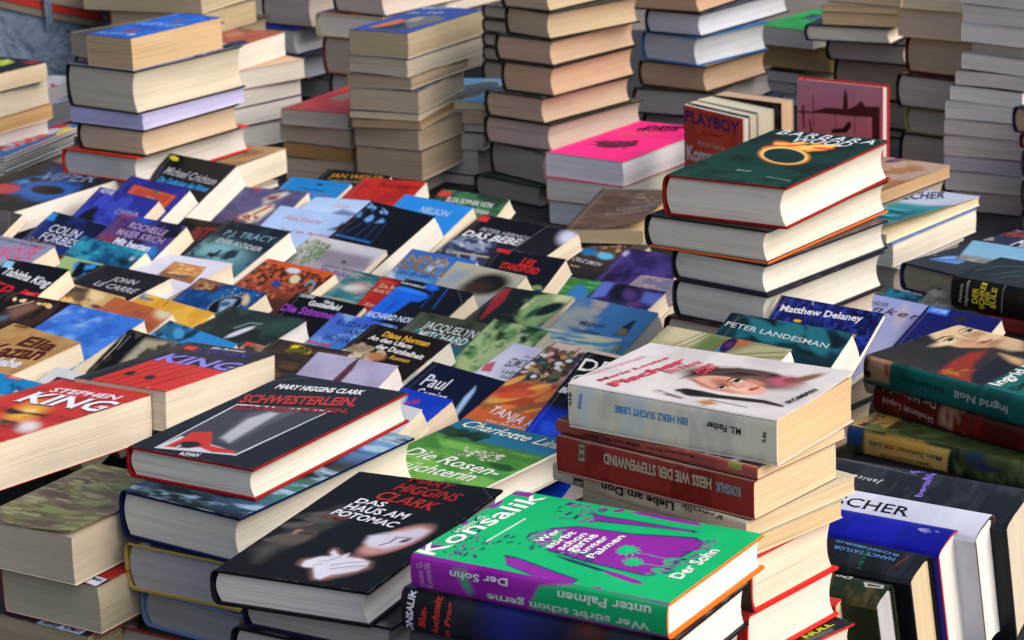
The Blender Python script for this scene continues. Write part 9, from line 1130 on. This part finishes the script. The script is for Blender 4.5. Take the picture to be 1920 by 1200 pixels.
for sx, h in ((1, 11), (-1, 15)):                      # five fingers per hand, the thumb from the side of the palm
    for dx, ln in ((-.034, .05), (-.016, .075), (0, .082), (.015, .076), (.028, .06)):
        bx = sx * .19 + dx; n_ = len(J)
        J += [(bx, -.24, .815, .009), (bx + dx * .2, -.24 - ln * .5, .8, .008), (bx + dx * .2, -.24 - ln * .8, .775, .006)]
        E_ += [(h, n_), (n_, n_ + 1), (n_ + 1, n_ + 2)]
skinned('body', J, E_, M_SKIN, pe)
for sx in (-1, 1):
    mb = MB(); mb.loft([ellipse(sx * .028, -.098 + .004 * i * i, 1.515 + .006 * (i - 1), .011 * (1, 1.2, 1)[i], .005, 12) for i in range(3)], lin('2a2420')); mb.build('eye', M_BELT, pe)
mb = MB(); mb.loft([ellipse(0, -.094, 1.455 + .006 * i, .024, .006, 14) for i in range(2)], lin('9a4a44')); mb.build('mouth', M_BELT, pe)
mb = MB(); mb.loft([ellipse(0, .012 + .01 * i, 1.5 + .032 * i, .088 * math.cos(i * .42), .098 * math.cos(i * .42), 28, 0, .06) for i in range(4)], (1, 1, 1)); mb.build('hair', M_HAIR, pe)
T_ = -0.32                                             # the waistband hangs lower on one hip
mb = MB()
rings = [ellipse(0, 0, z, rx, ry, 64, T_, .07, 3) for z, rx, ry in ((.70, .2, .135), (.74, .205, .14), (.78, .203, .142), (.82, .196, .138), (.86, .186, .13), (.885, .181, .126), (.905, .18, .124))]
mb.loft(rings, (1, 1, 1), cap=False)
for sx in (-1, 1):
    mb.loft([ellipse(sx * x, y, z, rx, ry, 40, 0, .09, 5 + sx) for x, y, z, rx, ry in ((.095, 0, .73, .105, .13), (.1, 0, .6, .095, .11), (.102, -.01, .45, .078, .088), (.102, .005, .25, .07, .078), (.102, .01, .05, .072, .082))], (1, 1, 1), cap=False)
mb.build('jeans', M_DENIM, pe)
mb = MB()
for z0, z1, c_ in ((.868, .880, '6a6258'), (.880, .893, '8e2a22'), (.893, .906, '7a7064')):
    mb.loft([ellipse(0, 0, z0, .190, .134, 64, T_), ellipse(0, 0, z1, .188, .132, 64, T_)], lin(c_), cap=False)
mb.build('belt', M_BELT, pe)
for a in (-2.3, -1.75, -1.3, -0.75, 0.6, 1.57, 2.5):   # belt loops
    mb = MB(); ca, sa = math.cos(a), math.sin(a)
    P = []
    for z, k in ((.845, 1.0), (.86, 1.045), (.912, 1.04), (.922, 1.0)):
        for e in (-.006, .006):
            P.append((.190 * k * ca - e * sa, .134 * k * sa + e * ca, z + T_ * .19 * ca))
    mb.grid(np.array(P).reshape(4, 2, 3), (1, 1, 1)); mb.build('belt_loop', M_DENIM, pe)
for sx in (-1, 1):                                     # slanted front pockets
    mb = MB(); P = []
    for i in range(8):
        a = -1.57 + sx * (.42 + .1 * i); z = .862 - .011 * i
        for e in (0, .005):
            P.append((.203 * math.cos(a), .143 * math.sin(a), z - e + T_ * .19 * math.cos(a)))
    mb.grid(np.array(P).reshape(8, 2, 3), (1, 1, 1)); mb.build('pocket_seam', M_DENIM, pe)
mb = MB(); mb.loft([ellipse(0, .005, z, rx, ry, 48, T_ * k, .06, 8) for z, rx, ry, k in ((.905, .185, .13, 1), (.98, .18, .128, .5), (1.1, .185, .125, 0), (1.2, .19, .118, 0), (1.285, .15, .1, 0), (1.315, .075, .075, 0))], (1, 1, 1), cap=False)
for sx in (-1, 1):
    mb.loft([ellipse(sx * x, y, z, r, r, 24, 0, .06, 11) for x, y, z, r in ((.15, .01, 1.27, .066), (.19, .0, 1.2, .062), (.215, -.02, 1.1, .056), (.222, -.03, 1.06, .053))], (1, 1, 1), cap=False)
mb.build('shirt', M_SHIRT, pe)
for sx in (-1, 1):
    mb = MB(); mb.loft([ellipse(sx * .102, -.045, z, rx, ry, 24) for z, rx, ry in ((.0, .048, .13), (.03, .05, .132), (.06, .044, .11), (.085, .04, .07))], (1, 1, 1)); mb.build('shoe', M_SHOE, pe)
